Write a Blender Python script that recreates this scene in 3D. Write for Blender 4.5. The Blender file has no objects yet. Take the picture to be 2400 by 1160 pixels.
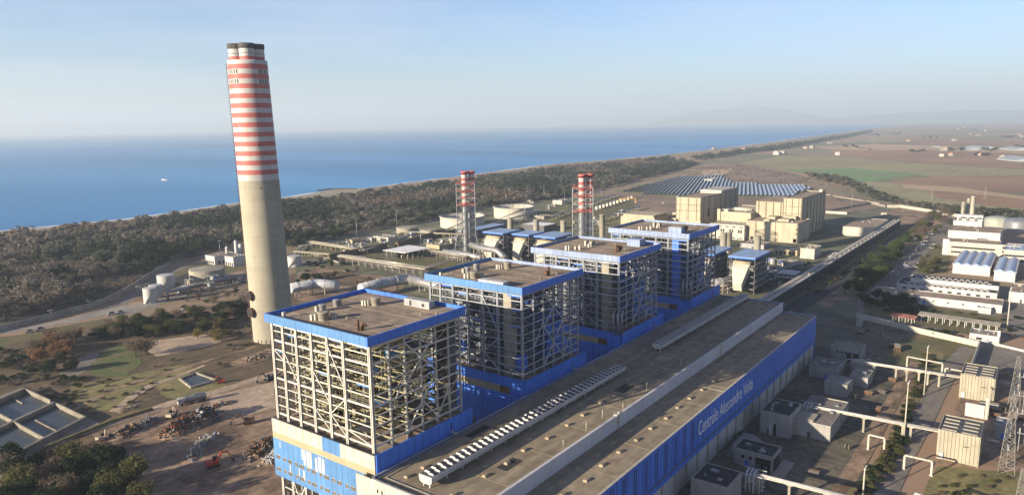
import bpy, math, random
from mathutils import Vector, Matrix
random.seed(7)
SC = bpy.context.scene
COL = SC.collection
rad = math.radians
# ---------------------------------------------------------------- camera
CX, CY, CZ = -114.196, -130.492, 109.898
YAW, PITCH, ROLL, FPX = 0.643832, 0.168831, -0.016076, 1689.81
def cam_axes():
    f = Vector((math.cos(YAW)*math.cos(PITCH), math.sin(YAW)*math.cos(PITCH), -math.sin(PITCH)))
    r = Vector((math.sin(YAW), -math.cos(YAW), 0)); u = r.cross(f)
    c, s = math.cos(ROLL), math.sin(ROLL)
    return c*r+s*u, -s*r+c*u, f
AR, AU, AF = cam_axes()
cd = bpy.data.cameras.new('camera'); cam = bpy.data.objects.new('camera', cd); COL.objects.link(cam)
cd.sensor_width = 36; cd.lens = FPX/2400*36; cd.clip_start = 1; cd.clip_end = 200000
M = Matrix((AR, AU, -AF)).transposed().to_4x4(); M.translation = (CX, CY, CZ); cam.matrix_world = M
SC.camera = cam
# ---------------------------------------------------------------- light
SUN_EL, SUN_AZ = 14.3, 159.5            # azimuth measured from +X towards +Y
W = bpy.data.worlds.new('World'); SC.world = W; W.use_nodes = True
nt = W.node_tree; bg = nt.nodes['Background']
sky = nt.nodes.new('ShaderNodeTexSky'); sky.sky_type = 'NISHITA'; sky.sun_disc = False
sky.sun_elevation = rad(SUN_EL); sky.sun_rotation = rad(90-SUN_AZ)
sky.altitude = 100; sky.air_density = 1.0; sky.dust_density = 0.8; sky.ozone_density = 2.2
# thin high cloud veil mixed into the sky by direction
geo = nt.nodes.new('ShaderNodeTexCoord'); mp = nt.nodes.new('ShaderNodeMapping'); mp.inputs['Scale'].default_value = (1.6, 1.6, 14)
nz = nt.nodes.new('ShaderNodeTexNoise'); nz.inputs['Scale'].default_value = 2.2; nz.inputs['Detail'].default_value = 5
rp = nt.nodes.new('ShaderNodeValToRGB'); rp.color_ramp.elements[0].position = .42; rp.color_ramp.elements[1].position = .8
mx = nt.nodes.new('ShaderNodeMixRGB'); mx.inputs[2].default_value = SKYCLOUD = (4.6, 4.7, 5.9, 1)
ml = nt.nodes.new('ShaderNodeMath'); ml.operation = 'MULTIPLY'; ml.inputs[1].default_value = .42
L = nt.links.new
L(geo.outputs['Generated'], mp.inputs['Vector']); L(mp.outputs[0], nz.inputs['Vector']); L(nz.outputs[0], rp.inputs[0])
tn = nt.nodes.new('ShaderNodeMixRGB'); tn.blend_type = 'MULTIPLY'; tn.inputs[0].default_value = 1; tn.inputs[2].default_value = (.84, 1.0, 1.27, 1)
sx = nt.nodes.new('ShaderNodeSeparateXYZ'); L(geo.outputs['Generated'], sx.inputs[0])
zr = nt.nodes.new('ShaderNodeValToRGB'); zr.color_ramp.elements[0].position = .2; zr.color_ramp.elements[0].color = (1,1,1,1); zr.color_ramp.elements[1].position = .62; zr.color_ramp.elements[1].color = (.15,.24,.50,1)
L(sx.outputs[2], zr.inputs[0]); L(zr.outputs[0], tn.inputs[2]); tn2 = nt.nodes.new('ShaderNodeMixRGB'); tn2.blend_type = 'MULTIPLY'; tn2.inputs[0].default_value = 1; tn2.inputs[2].default_value = (.80, .965, 1.27, 1)
L(sky.outputs[0], tn2.inputs[1]); L(tn2.outputs[0], tn.inputs[1])
L(rp.outputs[0], ml.inputs[0]); L(ml.outputs[0], mx.inputs[0]); L(tn.outputs[0], mx.inputs[1]); L(mx.outputs[0], bg.inputs['Color'])
bg.inputs['Strength'].default_value = 0.058
sl = bpy.data.lights.new('sun', 'SUN'); sl.energy = 5.0; sl.angle = rad(0.5); sl.color = (1.0, .86, .66)
so = bpy.data.objects.new('sun', sl); COL.objects.link(so); so.location = (-300, 100, 200)
sd = Vector((-math.cos(rad(SUN_AZ))*math.cos(rad(SUN_EL)), -math.sin(rad(SUN_AZ))*math.cos(rad(SUN_EL)), -math.sin(rad(SUN_EL))))
so.rotation_euler = sd.to_track_quat('-Z', 'Y').to_euler()
SC.view_settings.view_transform = 'Standard'; SC.view_settings.look = 'None'; SC.view_settings.exposure = 1.5; SC.view_settings.gamma = 1
SC.cycles.volume_bounces = 0; SC.cycles.max_bounces = 6; SC.cycles.diffuse_bounces = 3; SC.cycles.transparent_max_bounces = 6

# ---------------------------------------------------------------- helpers
def G(px, py, z=0.0):                   # point of the plane z seen at a pixel of the 2400 px photo
    d = AR*((px-1200)/FPX)-AU*((py-580)/FPX)+AF
    t = (z-CZ)/d.z
    return Vector((CX, CY, CZ))+d*t
def HGT(b, top):                        # height of an upright whose foot and head are seen at two pixels
    g = G(*b); lo, hi = 0., 200.
    for _ in range(40):
        m = (lo+hi)/2; p = Vector((g.x-CX, g.y-CY, m-CZ))
        y = 580-FPX*p.dot(AU)/p.dot(AF)
        if y > top: lo = m
        else: hi = m
    return lo
MATS = {}
def mat(name, col, rough=.8, var=.25, scale=.15, streak=0, metal=0, col2=None, bump=0, spec=.3, detail=6, thr=(.35, .65), fine=0, aniso=None, joint=0, leaf=0):
    """world-space weathering: col mixed with col2 (default: darker) by noise; streak = vertical dirt runs; fine = small grain"""
    m = bpy.data.materials.new(name); m.use_nodes = True; t = m.node_tree; b = t.nodes['Principled BSDF']
    b.inputs['Roughness'].default_value = rough; b.inputs['Metallic'].default_value = metal; b.inputs['Specular IOR Level'].default_value = spec
    c2 = col2 or tuple(c*(1-var*1.6) for c in col)
    g = t.nodes.new('ShaderNodeNewGeometry')
    n = t.nodes.new('ShaderNodeTexNoise'); n.inputs['Scale'].default_value = scale; n.inputs['Detail'].default_value = detail; n.inputs['Roughness'].default_value = .65
    t.links.new(g.outputs['Position'], n.inputs['Vector'])
    r = t.nodes.new('ShaderNodeValToRGB'); r.color_ramp.elements[0].position = thr[0]; r.color_ramp.elements[1].position = thr[1]
    r.color_ramp.elements[0].color = (*c2, 1); r.color_ramp.elements[1].color = (*col, 1)
    t.links.new(n.outputs[0], r.inputs[0]); out = r.outputs[0]
    def mul(out, sc, lo, hi, vec=None):
        q = t.nodes.new('ShaderNodeTexNoise'); q.inputs['Scale'].default_value = sc; q.inputs['Detail'].default_value = 4
        t.links.new(vec or g.outputs['Position'], q.inputs['Vector'])
        mr = t.nodes.new('ShaderNodeMapRange'); mr.inputs[1].default_value = .3; mr.inputs[2].default_value = .7; mr.inputs[3].default_value = lo; mr.inputs[4].default_value = hi
        t.links.new(q.outputs[0], mr.inputs[0])
        x = t.nodes.new('ShaderNodeMixRGB'); x.blend_type = 'MULTIPLY'; x.inputs[0].default_value = 1
        t.links.new(out, x.inputs[1]); t.links.new(mr.outputs[0], x.inputs[2]); return x.outputs[0]
    if streak:
        k = t.nodes.new('ShaderNodeMapping'); k.inputs['Scale'].default_value = (1, 1, .06)
        t.links.new(g.outputs['Position'], k.inputs['Vector'])
        out = mul(out, .9, 1-streak, 1.0, k.outputs[0])
    if fine: out = mul(out, fine, .72, 1.12)
    if aniso:
        k = t.nodes.new('ShaderNodeMapping'); k.inputs['Scale'].default_value = aniso[:3]
        t.links.new(g.outputs['Position'], k.inputs['Vector']); out = mul(out, 1.0, 1-aniso[3], 1+aniso[3]*.35, k.outputs[0])
    if joint:                               # upright sheet joints every few metres along the wall
        sp = t.nodes.new('ShaderNodeSeparateXYZ'); t.links.new(g.outputs['Position'], sp.inputs[0]); q = None
        def ma(op, a, b_=None):
            n_ = t.nodes.new('ShaderNodeMath'); n_.operation = op
            for i_, v_ in enumerate((a, b_)):
                if v_ is None: continue
                if isinstance(v_, float): n_.inputs[i_].default_value = v_
                else: t.links.new(v_, n_.inputs[i_])
            return n_.outputs[0]
        f_ = ma('FRACT', ma('DIVIDE', ma('ADD', sp.outputs[0], sp.outputs[1]), float(joint))); ln = ma('LESS_THAN', f_, .09); dk = ma('SUBTRACT', 1.0, ma('MULTIPLY', ln, .32))
        x = t.nodes.new('ShaderNodeMixRGB'); x.blend_type = 'MULTIPLY'; x.inputs[0].default_value = 1; t.links.new(out, x.inputs[1]); t.links.new(dk, x.inputs[2]); out = x.outputs[0]
    t.links.new(out, b.inputs['Base Color'])
    if leaf:
        tl = t.nodes.new('ShaderNodeBsdfTranslucent'); t.links.new(out, tl.inputs['Color']); ms = t.nodes.new('ShaderNodeMixShader'); ms.inputs[0].default_value = leaf
        t.links.new(b.outputs[0], ms.inputs[1]); t.links.new(tl.outputs[0], ms.inputs[2]); t.links.new(ms.outputs[0], t.nodes['Material Output'].inputs['Surface'])
    if bump:
        bp = t.nodes.new('ShaderNodeBump'); bp.inputs['Strength'].default_value = .6; bp.inputs['Distance'].default_value = bump
        t.links.new(n.outputs[0], bp.inputs['Height']); t.links.new(bp.outputs[0], b.inputs['Normal'])
    MATS[name] = m; return m
class MB:
    """collects boxes, beams and tubes in world space and links them as ONE mesh"""
    def __init__(s): s.v = []; s.f = []; s.m = []; s.s = []
    def add(s, vs, fs, m=0, smooth=False):
        o = len(s.v); s.v += [tuple(v) for v in vs]
        for f in fs: s.f.append([i+o for i in f]); s.m.append(m); s.s.append(smooth)
        return s
    def box(s, x0, x1, y0, y1, z0, z1, m=0):
        return s.add([(x0,y0,z0),(x1,y0,z0),(x1,y1,z0),(x0,y1,z0),(x0,y0,z1),(x1,y0,z1),(x1,y1,z1),(x0,y1,z1)],
              [(3,2,1,0),(4,5,6,7),(0,1,5,4),(1,2,6,5),(2,3,7,6),(3,0,4,7)], m)
    def rbox(s, c, l, w, h, rz=0, m=0, taper=1.0):    # c = centre of the base
        ca, sa = math.cos(rz), math.sin(rz); vs = []
        for z, k in ((0, 1), (h, taper)):
            for x, y in ((-l/2,-w/2),(l/2,-w/2),(l/2,w/2),(-l/2,w/2)): vs.append((c[0]+k*(x*ca-y*sa), c[1]+k*(x*sa+y*ca), c[2]+z))
        return s.add(vs, [(3,2,1,0),(4,5,6,7),(0,1,5,4),(1,2,6,5),(2,3,7,6),(3,0,4,7)], m)
    def beam(s, p, q, w, h=None, m=0):
        p, q = Vector(p), Vector(q); h = h or w; d = (q-p)
        if d.length < 1e-6: return s
        d.normalize(); a = d.cross(Vector((0,0,1)))
        if a.length < .02: a = Vector((1,0,0))
        a.normalize(); b = a.cross(d); vs = []
        for e in (p, q):
            for i, j in ((-1,-1),(1,-1),(1,1),(-1,1)): vs.append(e+a*(w/2*i)+b*(h/2*j))
        return s.add(vs, [(3,2,1,0),(4,5,6,7),(0,1,5,4),(1,2,6,5),(2,3,7,6),(3,0,4,7)], m)
    def prism(s, pts, z0, z1, m=0, mtop=None):
        n = len(pts); a = sum(pts[i][0]*pts[(i+1)%n][1]-pts[(i+1)%n][0]*pts[i][1] for i in range(n))
        if a < 0: pts = pts[::-1]
        vs = [(p[0],p[1],z0) for p in pts]+[(p[0],p[1],z1) for p in pts]
        s.add(vs, [tuple(range(n-1,-1,-1))]+[(i,(i+1)%n,n+(i+1)%n,n+i) for i in range(n)], m)
        o = len(s.v)-2*n; s.f.append([o+n+i for i in range(n)]); s.m.append(m if mtop is None else mtop); s.s.append(False); return s
    def lathe(s, c, prof, n=24, mids=None, cap0=False, cap1=True, smooth=True):   # prof: (r, z) from the bottom up; c = axis
        vs = []; 
        for r, z in prof:
            for i in range(n): a = 2*math.pi*i/n; vs.append((c[0]+r*math.cos(a), c[1]+r*math.sin(a), c[2]+z))
        o = len(s.v); s.v += vs
        for k in range(len(prof)-1):
            for i in range(n): s.f.append([o+k*n+i, o+k*n+(i+1)%n, o+(k+1)*n+(i+1)%n, o+(k+1)*n+i]); s.m.append(mids[k] if mids else 0); s.s.append(smooth)
        if cap1: s.f.append([o+(len(prof)-1)*n+i for i in range(n)]); s.m.append(mids[-1] if mids else 0); s.s.append(False)
        if cap0: s.f.append([o+n-1-i for i in range(n)]); s.m.append(mids[0] if mids else 0); s.s.append(False)
        return s
    def tube(s, pts, r, n=8, m=0, cap=True, r2=None):
        pts = [Vector(p) for p in pts]; k = len(pts); o = len(s.v); ref = None
        for i, p in enumerate(pts):
            d = (pts[min(i+1,k-1)]-pts[max(i-1,0)]).normalized()
            if ref is None:
                ref = d.cross(Vector((0,0,1)))
                if ref.length < .05: ref = Vector((1,0,0))
            a = (ref-d*ref.dot(d)).normalized(); ref = a; b = d.cross(a); rr = r+(r2-r)*i/(k-1) if r2 else r
            for j in range(n): t = 2*math.pi*j/n; s.v.append(tuple(p+a*(rr*math.cos(t))+b*(rr*math.sin(t))))
        for i in range(k-1):
            for j in range(n): s.f.append([o+i*n+j, o+i*n+(j+1)%n, o+(i+1)*n+(j+1)%n, o+(i+1)*n+j]); s.m.append(m); s.s.append(n > 5)
        if cap:
            s.f.append([o+n-1-j for j in range(n)]); s.m.append(m); s.s.append(False)
            s.f.append([o+(k-1)*n+j for j in range(n)]); s.m.append(m); s.s.append(False)
        return s
    def bld(s, name, mats, parent=None, label=None, org=None, stuff=False):
        if not isinstance(mats, (list, tuple)): mats = [mats]
        if parent is not None: org = wloc(parent)
        elif org is None: org = (0,0,0)
        me = bpy.data.meshes.new(name); ox, oy, oz = org
        me.from_pydata([(x-ox,y-oy,z-oz) for x,y,z in s.v], [], s.f)
        for m in mats: me.materials.append(m)
        me.polygons.foreach_set('material_index', s.m); me.polygons.foreach_set('use_smooth', s.s); me.update()
        o = bpy.data.objects.new(name, me); COL.objects.link(o)
        if parent is not None: o.parent = parent
        else: o.location = org
        if label: o['label'] = label
        if stuff: o['kind'] = 'stuff'
        return o
def wloc(o):
    v = Vector((0,0,0))
    while o: v += o.location; o = o.parent
    return v
def tag(o, label, cat, group=None):
    o['label'] = label; o['category'] = cat
    if group: o['group'] = group
    return o
def thing(name, label, cat, loc=(0,0,0), group=None):
    o = bpy.data.objects.new(name, None); COL.objects.link(o); o.location = loc; o.empty_display_size = 2
    return tag(o, label, cat, group)
def struct(o): o['kind'] = 'structure'; return o
def dup(o, loc, rz=0, sc=1, label=None, group=None):
    def cp(a, par):
        c = a.copy(); COL.objects.link(c); c.parent = par
        for ch in a.children: cp(ch, c)
        return c
    r = cp(o, None); r.location = loc; r.rotation_euler = (0,0,rz); r.scale = (sc, sc, sc) if not isinstance(sc, tuple) else sc
    if label: r['label'] = label
    if group: r['group'] = group
    return r
U = random.uniform
# ---------------------------------------------------------------- materials
mat('concrete', (.36,.33,.26), .9, .18, .12, streak=.2)
mat('chimney_concrete', (.37,.34,.26), .9, .12, .05, streak=.12, aniso=(.03,.03,.6,.09))
mat('white_paint', (.48,.465,.445), .6, .1, .3, streak=.12)
mat('red_paint', (.46,.125,.11), .6, .12, .3, streak=.1)
mat('soot', (.10,.095,.09), .9, .3, .5)
mat('dark', (.02,.02,.022), .7, .2, .5)
mat('blue_clad', (.058,.185,.66), .5, .12, .08, streak=.14, joint=3.1)  # cladding blue with the shade of its sunless faces in the colour
mat('sunlit_blue_clad', (.10,.235,.47), .5, .15, .08, streak=.16, joint=2.3)  # paler copy of blue_clad, sunlight put into the cladding colour
mat('faded_blue', (.27,.34,.50), .6, .2, .1, streak=.2, joint=2.3)
mat('cream_panel', (.46,.43,.36), .7, .08, .2, streak=.12, joint=3.4)
mat('beige_panel', (.36,.30,.19), .7, .08, .2, streak=.1)
mat('cream_steel', (.52,.50,.45), .6, .2, .4, col2=(.42,.40,.35))
mat('grey_steel', (.32,.32,.32), .5, .2, .4)
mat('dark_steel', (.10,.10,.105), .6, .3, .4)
mat('galvanised', (.30,.31,.32), .38, .15, .4, metal=.5)
mat('silver', (.5,.48,.45), .35, .15, .3, metal=.7)
mat('roof_felt', (.37,.285,.205), .95, .2, .09, fine=.35, aniso=(.3,.03,.5,.2))
mat('hall_roof', (.325,.265,.18), .95, .2, .035, fine=.3, aniso=(.012,.5,.5,.28))
mat('rust', (.16,.075,.04), .9, .3, .5, col2=(.05,.03,.02))
mat('lettering', (.70,.72,.78), .5, .03)
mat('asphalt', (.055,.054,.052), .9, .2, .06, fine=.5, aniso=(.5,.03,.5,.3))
mat('grey_asphalt', (.235,.205,.17), .9, .2, .06, fine=.5)
mat('light_concrete', (.33,.30,.25), .9, .2, .08, fine=.4)
mat('dirt', (.38,.265,.175), .95, .3, .07, col2=(.15,.10,.065), fine=.4, thr=(.38,.6), aniso=(.12,.5,.5,.3))
mat('pale_dirt', (.52,.39,.275), .95, .2, .06, col2=(.30,.23,.165), fine=.45)
mat('grass', (.085,.10,.035), .95, .3, .09, col2=(.17,.13,.065), fine=.6)
mat('bright_grass', (.085,.125,.032), .95, .3, .16, col2=(.15,.125,.06), fine=.6, thr=(.42,.56))
mat('dry_grass', (.27,.225,.095), .95, .3, .1, col2=(.13,.125,.05), fine=.6)
mat('heath', (.18,.122,.073), .95, .3, .05, col2=(.085,.07,.038), fine=.3, aniso=(.06,.3,.3,.3))
mat('forest_floor', (.12,.10,.08), .95, .3, .05, col2=(.05,.045,.03), fine=.3)
mat('sand', (.33,.27,.20), .95, .15, .03)
mat('surf', (.72,.74,.76), .6, .05, .03)
mat('field_brown', (.335,.20,.115), .95, .12, .004, col2=(.21,.13,.085), aniso=(.09,.006,.1,.16))
mat('field_tan', (.47,.33,.20), .95, .12, .004, aniso=(.09,.006,.1,.14))
mat('field_green', (.14,.26,.10), .95, .15, .004, col2=(.18,.21,.10), aniso=(.006,.08,.1,.14))
mat('field_olive', (.30,.29,.13), .95, .15, .004, col2=(.25,.20,.12), aniso=(.006,.08,.1,.16))
mat('plain', (.30,.20,.13), .95, .3, .0022, col2=(.155,.15,.085), thr=(.42,.56))
mat('pond', (.05,.06,.065), .3, .2, .05, spec=.22)
MS = MATS
def water_mat():
    m = bpy.data.materials.new('sea_water'); m.use_nodes = True; t = m.node_tree; b = t.nodes['Principled BSDF']
    b.inputs['Roughness'].default_value = .45; b.inputs['Specular IOR Level'].default_value = .25
    g = t.nodes.new('ShaderNodeNewGeometry'); n = t.nodes.new('ShaderNodeTexNoise'); n.inputs['Scale'].default_value = .0016; n.inputs['Detail'].default_value = 7
    k = t.nodes.new('ShaderNodeMapping'); k.inputs['Rotation'].default_value = (0,0,rad(-35)); k.inputs['Scale'].default_value = (1,.35,1)
    t.links.new(g.outputs['Position'], k.inputs['Vector']); t.links.new(k.outputs[0], n.inputs['Vector'])
    r = t.nodes.new('ShaderNodeValToRGB'); r.color_ramp.elements[0].position = .32; r.color_ramp.elements[1].position = .72
    r.color_ramp.elements[0].color = (.028,.175,.385,1); r.color_ramp.elements[1].color = (.075,.30,.56,1)
    t.links.new(n.outputs[0], r.inputs[0]); t.links.new(r.outputs[0], b.inputs['Base Color'])
    w = t.nodes.new('ShaderNodeTexNoise'); w.inputs['Scale'].default_value = .11; w.inputs['Detail'].default_value = 6
    k2 = t.nodes.new('ShaderNodeMapping'); k2.inputs['Rotation'].default_value = (0,0,rad(10)); k2.inputs['Scale'].default_value = (1,.3,1)
    t.links.new(g.outputs['Position'], k2.inputs['Vector']); t.links.new(k2.outputs[0], w.inputs['Vector'])
    bp = t.nodes.new('ShaderNodeBump'); bp.inputs['Strength'].default_value = .7; bp.inputs['Distance'].default_value = 1.2
    t.links.new(w.outputs[0], bp.inputs['Height']); t.links.new(bp.outputs[0], b.inputs['Normal'])
    return m
# ---------------------------------------------------------------- ground, sea, far hills
FAR = 58000
coast_px = [(-900,640),(-400,588),(0,543),(150,530),(300,515),(430,497),(560,478),(640,468),(700,460),(742,453),(850,443),(1000,424),(1150,405),(1300,385),(1430,375),(1560,363),(1680,350),(1800,335),(1900,321),(1985,310),(2040,302)]
COAST = [tuple(G(x,y).xy) for x,y in coast_px]
COAST[0:0] = [(-2600, COAST[0][1]-250), (-6000, COAST[0][1]-700), (-FAR*.6, COAST[0][1]-9000)][::-1]
COAST += [(14500, 2100), (22000, 6000), (30000, 12500), (38000, 15000), (FAR, 17000)]
NSH = [0]
def lift(z): NSH[0] += 1; return z+.0013*NSH[0] if z > 0 else z
def sheet(name, pts, z, m, kind='structure', wob=0, step=None):
    """flat sheet; wob makes its outline irregular"""
    z = lift(z)
    if step:
        q = []
        for i in range(len(pts)):
            a, b = Vector(pts[i][:2]), Vector(pts[(i+1)%len(pts)][:2]); n = max(1, int((b-a).length/step))
            for k in range(n): p = a.lerp(b, k/n); q.append((p.x+U(-wob,wob), p.y+U(-wob,wob)))
        pts = q
    n = len(pts); a = sum(pts[i][0]*pts[(i+1)%n][1]-pts[(i+1)%n][0]*pts[i][1] for i in range(n))
    if a < 0: pts = pts[::-1]
    mb = MB(); mb.add([(p[0],p[1],z) for p in pts], [tuple(range(n))]); 
    o = mb.bld(name, m, org=(pts[0][0], pts[0][1], z)); o['kind'] = kind; return o
def psheet(name, px, z, m, wob=0, step=None): return sheet(name, [tuple(G(x,y,z).xy) for x,y in px], z, m, wob=wob, step=step)
def strip(name, pts, w, z, m, px=True):
    z = lift(z)
    c = [Vector(G(p[0],p[1]).xy) if px else Vector(p[:2]) for p in pts]; l = []; r = []
    for i, p in enumerate(c):
        d = (c[min(i+1,len(c)-1)]-c[max(i-1,0)]).normalized(); nn = Vector((-d.y,d.x)); ww = pts[i][2] if len(pts[i]) > 2 else w
        l.append(p+nn*ww/2); r.append(p-nn*ww/2)
    mb = MB(); n = len(c); mb.add([(p.x,p.y,z) for p in l]+[(p.x,p.y,z) for p in r], [(i,n+i,n+i+1,i+1) for i in range(n-1)])
    o = mb.bld(name, m, org=(c[0].x,c[0].y,z)); struct(o); return o
sheet('ground', COAST+[(FAR,-FAR),(-FAR*.6,-FAR)], 0, MS['plain'])
sheet('sea', [(-FAR,-20000),(FAR,-FAR*.2),(FAR,FAR),(-FAR,FAR)], -1.2, water_mat())
# beach and surf follow the shore
def shore(name, off0, off1, z, m, i0=3, jit=0):
    c = [Vector(p) for p in COAST[i0:-4]]; cc = []
    for i in range(len(c)-1):
        n = max(1, int((c[i+1]-c[i]).length/45)); cc += [c[i].lerp(c[i+1], k/n) for k in range(n)]
    vs = []; 
    for i, p in enumerate(cc):
        d = (cc[min(i+2,len(cc)-1)]-cc[max(i-2,0)]).normalized(); nn = Vector((-d.y,d.x))
        a, b = p+nn*(off0+U(-jit,jit)), p+nn*(off1+U(-jit,jit)); vs += [(a.x,a.y,z),(b.x,b.y,z)]
    mb = MB(); mb.add(vs, [(2*i+1,2*i+3,2*i+2,2*i)[::-1] for i in range(len(cc)-1)]); o = mb.bld(name, m, org=vs[0]); struct(o)
shore('beach', 6, -20, .15, MS['sand'], jit=4)
shore('surf', 20, 5, -.9, MS['surf'], jit=4)
def hill(name, cx, cy, lx, ly, h, m, rz=0, n=40, seed=1):
    rnd = random.Random(seed); ph = [rnd.uniform(0,6) for _ in range(8)]; vs = []; fs = []
    for i in range(n+1):
        for j in range(n+1):
            u, v = i/n*2-1, j/n*2-1; k = max(0, 1-u*u)*max(0, 1-v*v)
            z = h*k**.8*(.8+.13*math.sin(3.1*u+ph[0])+.09*math.sin(7*u+ph[1]+2*v)+.05*math.sin(13*u+ph[2]+5*v)+.04*math.sin(9*v+ph[3]))-3
            x, y = u*lx, v*ly; vs.append((cx+x*math.cos(rz)-y*math.sin(rz), cy+x*math.sin(rz)+y*math.cos(rz), z))
    for i in range(n):
        for j in range(n): a = i*(n+1)+j; fs.append((a,a+n+1,a+n+2,a+1))
    mb = MB(); mb.add(vs, fs, 0, True); o = mb.bld(name, m, org=(cx,cy,0)); struct(o)
mat('far_hill', (.10,.12,.08), .95, .2, .001)
def along(px, dist): d = (AR*((px-1200)/FPX)+AF); a = math.atan2(d.y,d.x); return CX+dist*math.cos(a), CY+dist*math.sin(a), a
x, y, a = along(1730, 27000); hill('headland', x, y, 3400, 2100, 640, MS['far_hill'], a+rad(90), seed=3)
x, y, a = along(2330, 24000); hill('hills', x, y, 5200, 2500, 420, MS['far_hill'], a+rad(88), seed=5)
x, y, a = along(2900, 22000); hill('hills', x, y, 5200, 2500, 520, MS['far_hill'], a+rad(88), seed=6)
# haze: one closed box round camera, land, sea and hills
hz = MB().box(-61000,61000,-61000,61000,-2.2,700)
m = bpy.data.materials.new('haze_air'); m.use_nodes = True; t = m.node_tree; t.nodes.remove(t.nodes['Principled BSDF'])
pv = t.nodes.new('ShaderNodeVolumePrincipled'); pv.inputs['Color'].default_value = (.72,.86,1.0,1); pv.inputs['Density'].default_value = 1.08e-4; pv.inputs['Anisotropy'].default_value = .1
t.links.new(pv.outputs[0], t.nodes['Material Output'].inputs['Volume'])
o = hz.bld('haze', m); o['kind'] = 'stuff'

mat('works_mix', (.19,.18,.115), .95, .3, .05, col2=(.085,.09,.05), fine=.3)
mat('frame_steel', (.40,.42,.45), .55, .2, .4)
mat('hatch', (.33,.27,.18), .9, .2, .4)
mat('inner_pipe', (.38,.345,.21), .6, .3, .5, col2=(.17,.15,.09))
mat('deep_dark', (.065,.08,.115), .8, .3, .3)  # casing colour, near black to stand for shade inside the frames

mat('yard_ground', (.19,.165,.115), .95, .3, .05, col2=(.075,.068,.052), fine=.4, aniso=(.4,.05,.4,.3))

mat('canopy_blue', (.26,.37,.56), .5, .15, .2)
mat('white_roof', (.80,.78,.74), .6, .1, .2)

mat('pink_heath', (.30,.205,.15), .95, .3, .012, col2=(.17,.13,.085), fine=.2)
mat('roof_dark', (.27,.21,.155), .95, .2, .2)

mat('inner_frame', (.20,.215,.25), .6, .25, .4)  # frame_steel darkened, interior shade put into the colour

mat('corrugated_panel', (.37,.335,.25), .7, .12, .2, streak=.2)
mat('pylon_steel', (.22,.21,.19), .6, .2, .4)
# ---------------------------------------------------------------- tall chimney
def tall_chimney():
    bx, by = 105.8, 193.6; ax, ay = -2.7, 1.8                     # slight lean of the top
    root = thing('tall_chimney', 'very tall tapering concrete chimney with red and white bands round its upper half', 'chimney', (bx,by,0))
    z, prof, ids = 0, [(10.6,0)], []
    def R(z): return 10.6-1.1*min(z,143)/143
    for k in (6,20,40,60,80): prof.append((R(k),k)); ids.append(0)
    zr = [84.2]; ids.append(0); prof.append((R(84.2),84.2)); zz = 84.2; ids_next = 1
    hs = [2.95]+[2.34]*25
    for i, h in enumerate(hs):
        if zz >= 142.9: break
        zz = min(143, zz+h); prof.append((R(zz),zz)); ids.append(1 if i%2 == 0 else 2)
    prof[-1] = (R(143),143)
    mb = MB(); mb.lathe((bx,by,0), prof, 56, ids+[1])
    def sh(mb): mb.v = [(x+ax*z/143, y+ay*z/143, z) for x,y,z in mb.v]; return mb
    sh(mb).bld('shaft', [MS['chimney_concrete'], MS['white_paint'], MS['red_paint']], root)
    for k in range(4):
        a = rad(45+90*k)+.25; c = (bx+4.8*math.cos(a), by+4.8*math.sin(a), 0)
        f = MB(); f.lathe(c, [(3.7,143),(3.7,144.8),(3.7,147.6),(3.7,148.4),(4.0,149.3),(4.0,151),(3.2,151),(3.2,147)], 28, [2,1,1,3,3,3,3,3], cap1=True)
        fo = sh(f).bld('flue', [MS['chimney_concrete'], MS['white_paint'], MS['red_paint'], MS['soot']], root)
        g = MB(); g.lathe(c, [(3.8,146.1),(3.82,146.2),(3.8,146.3)], 28, cap1=False); sh(g).bld('band', MS['soot'], fo)
    view = math.atan2(CY-by, CX-bx)
    for zc in (137.4, 132.7):
        for d in (-62,-52,-42,-33,33,42,51,60,69,-120,-130,120,130,140):
            a = view+rad(d)*-1; r = R(zc); s = MB(); s.rbox((bx+(r-.25)*math.cos(a), by+(r-.25)*math.sin(a), zc-.9), .62, .62, 1.9, a); sh(s).bld('window_slot', MS['dark'], root)
    for zc, d in ((101,10),(80,4)):
        a = view+rad(d); s = MB(); s.rbox((bx+(R(zc)-.2)*math.cos(a), by+(R(zc)-.2)*math.sin(a), zc), .5,.6,.8, a); sh(s).bld('port', MS['dark'], root)
    for zc in (16.3, 25.2):
        a = view-rad(62); r = R(zc); d = Vector((math.cos(a), math.sin(a), 0)); c = Vector((bx,by,zc))
        t = MB(); t.tube([c+d*(r-1), c+d*(r+1.6)], 2.35, 24); t.tube([c+d*(r+1.3), c+d*(r+1.75)], 2.6, 24)
        p = sh(t).bld('duct_opening', MS['rust'], root)
        q = MB(); q.tube([c+d*(r+1.76), c+d*(r+1.8)], 2.15, 24); sh(q).bld('opening', MS['dark'], p)
    a = view-rad(88); l = MB()
    for sgn in (-.35,.35):
        dd = Vector((-math.sin(a), math.cos(a), 0))*sgn
        l.beam((bx+10.9*math.cos(a)+dd.x, by+10.9*math.sin(a)+dd.y, 2), (bx+9.9*math.cos(a)+dd.x, by+9.9*math.sin(a)+dd.y, 142), .14)
    for z in range(3,142,2):
        r = 10.9-1.0*z/142; l.lathe((bx+(r+.2)*math.cos(a), by+(r+.2)*math.sin(a), z), [(.42,0),(.42,.14)], 6)
    sh(l).bld('ladder', MS['rust'], root)
    for k in range(10):
        a = view+rad(-50+k*13); s = MB(); s.rbox((bx+10.5*math.cos(a), by+10.5*math.sin(a), .3), .5, .35, 1.6, a); sh(s).bld('base_vent', MS['soot'], root)
tall_chimney()
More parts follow.
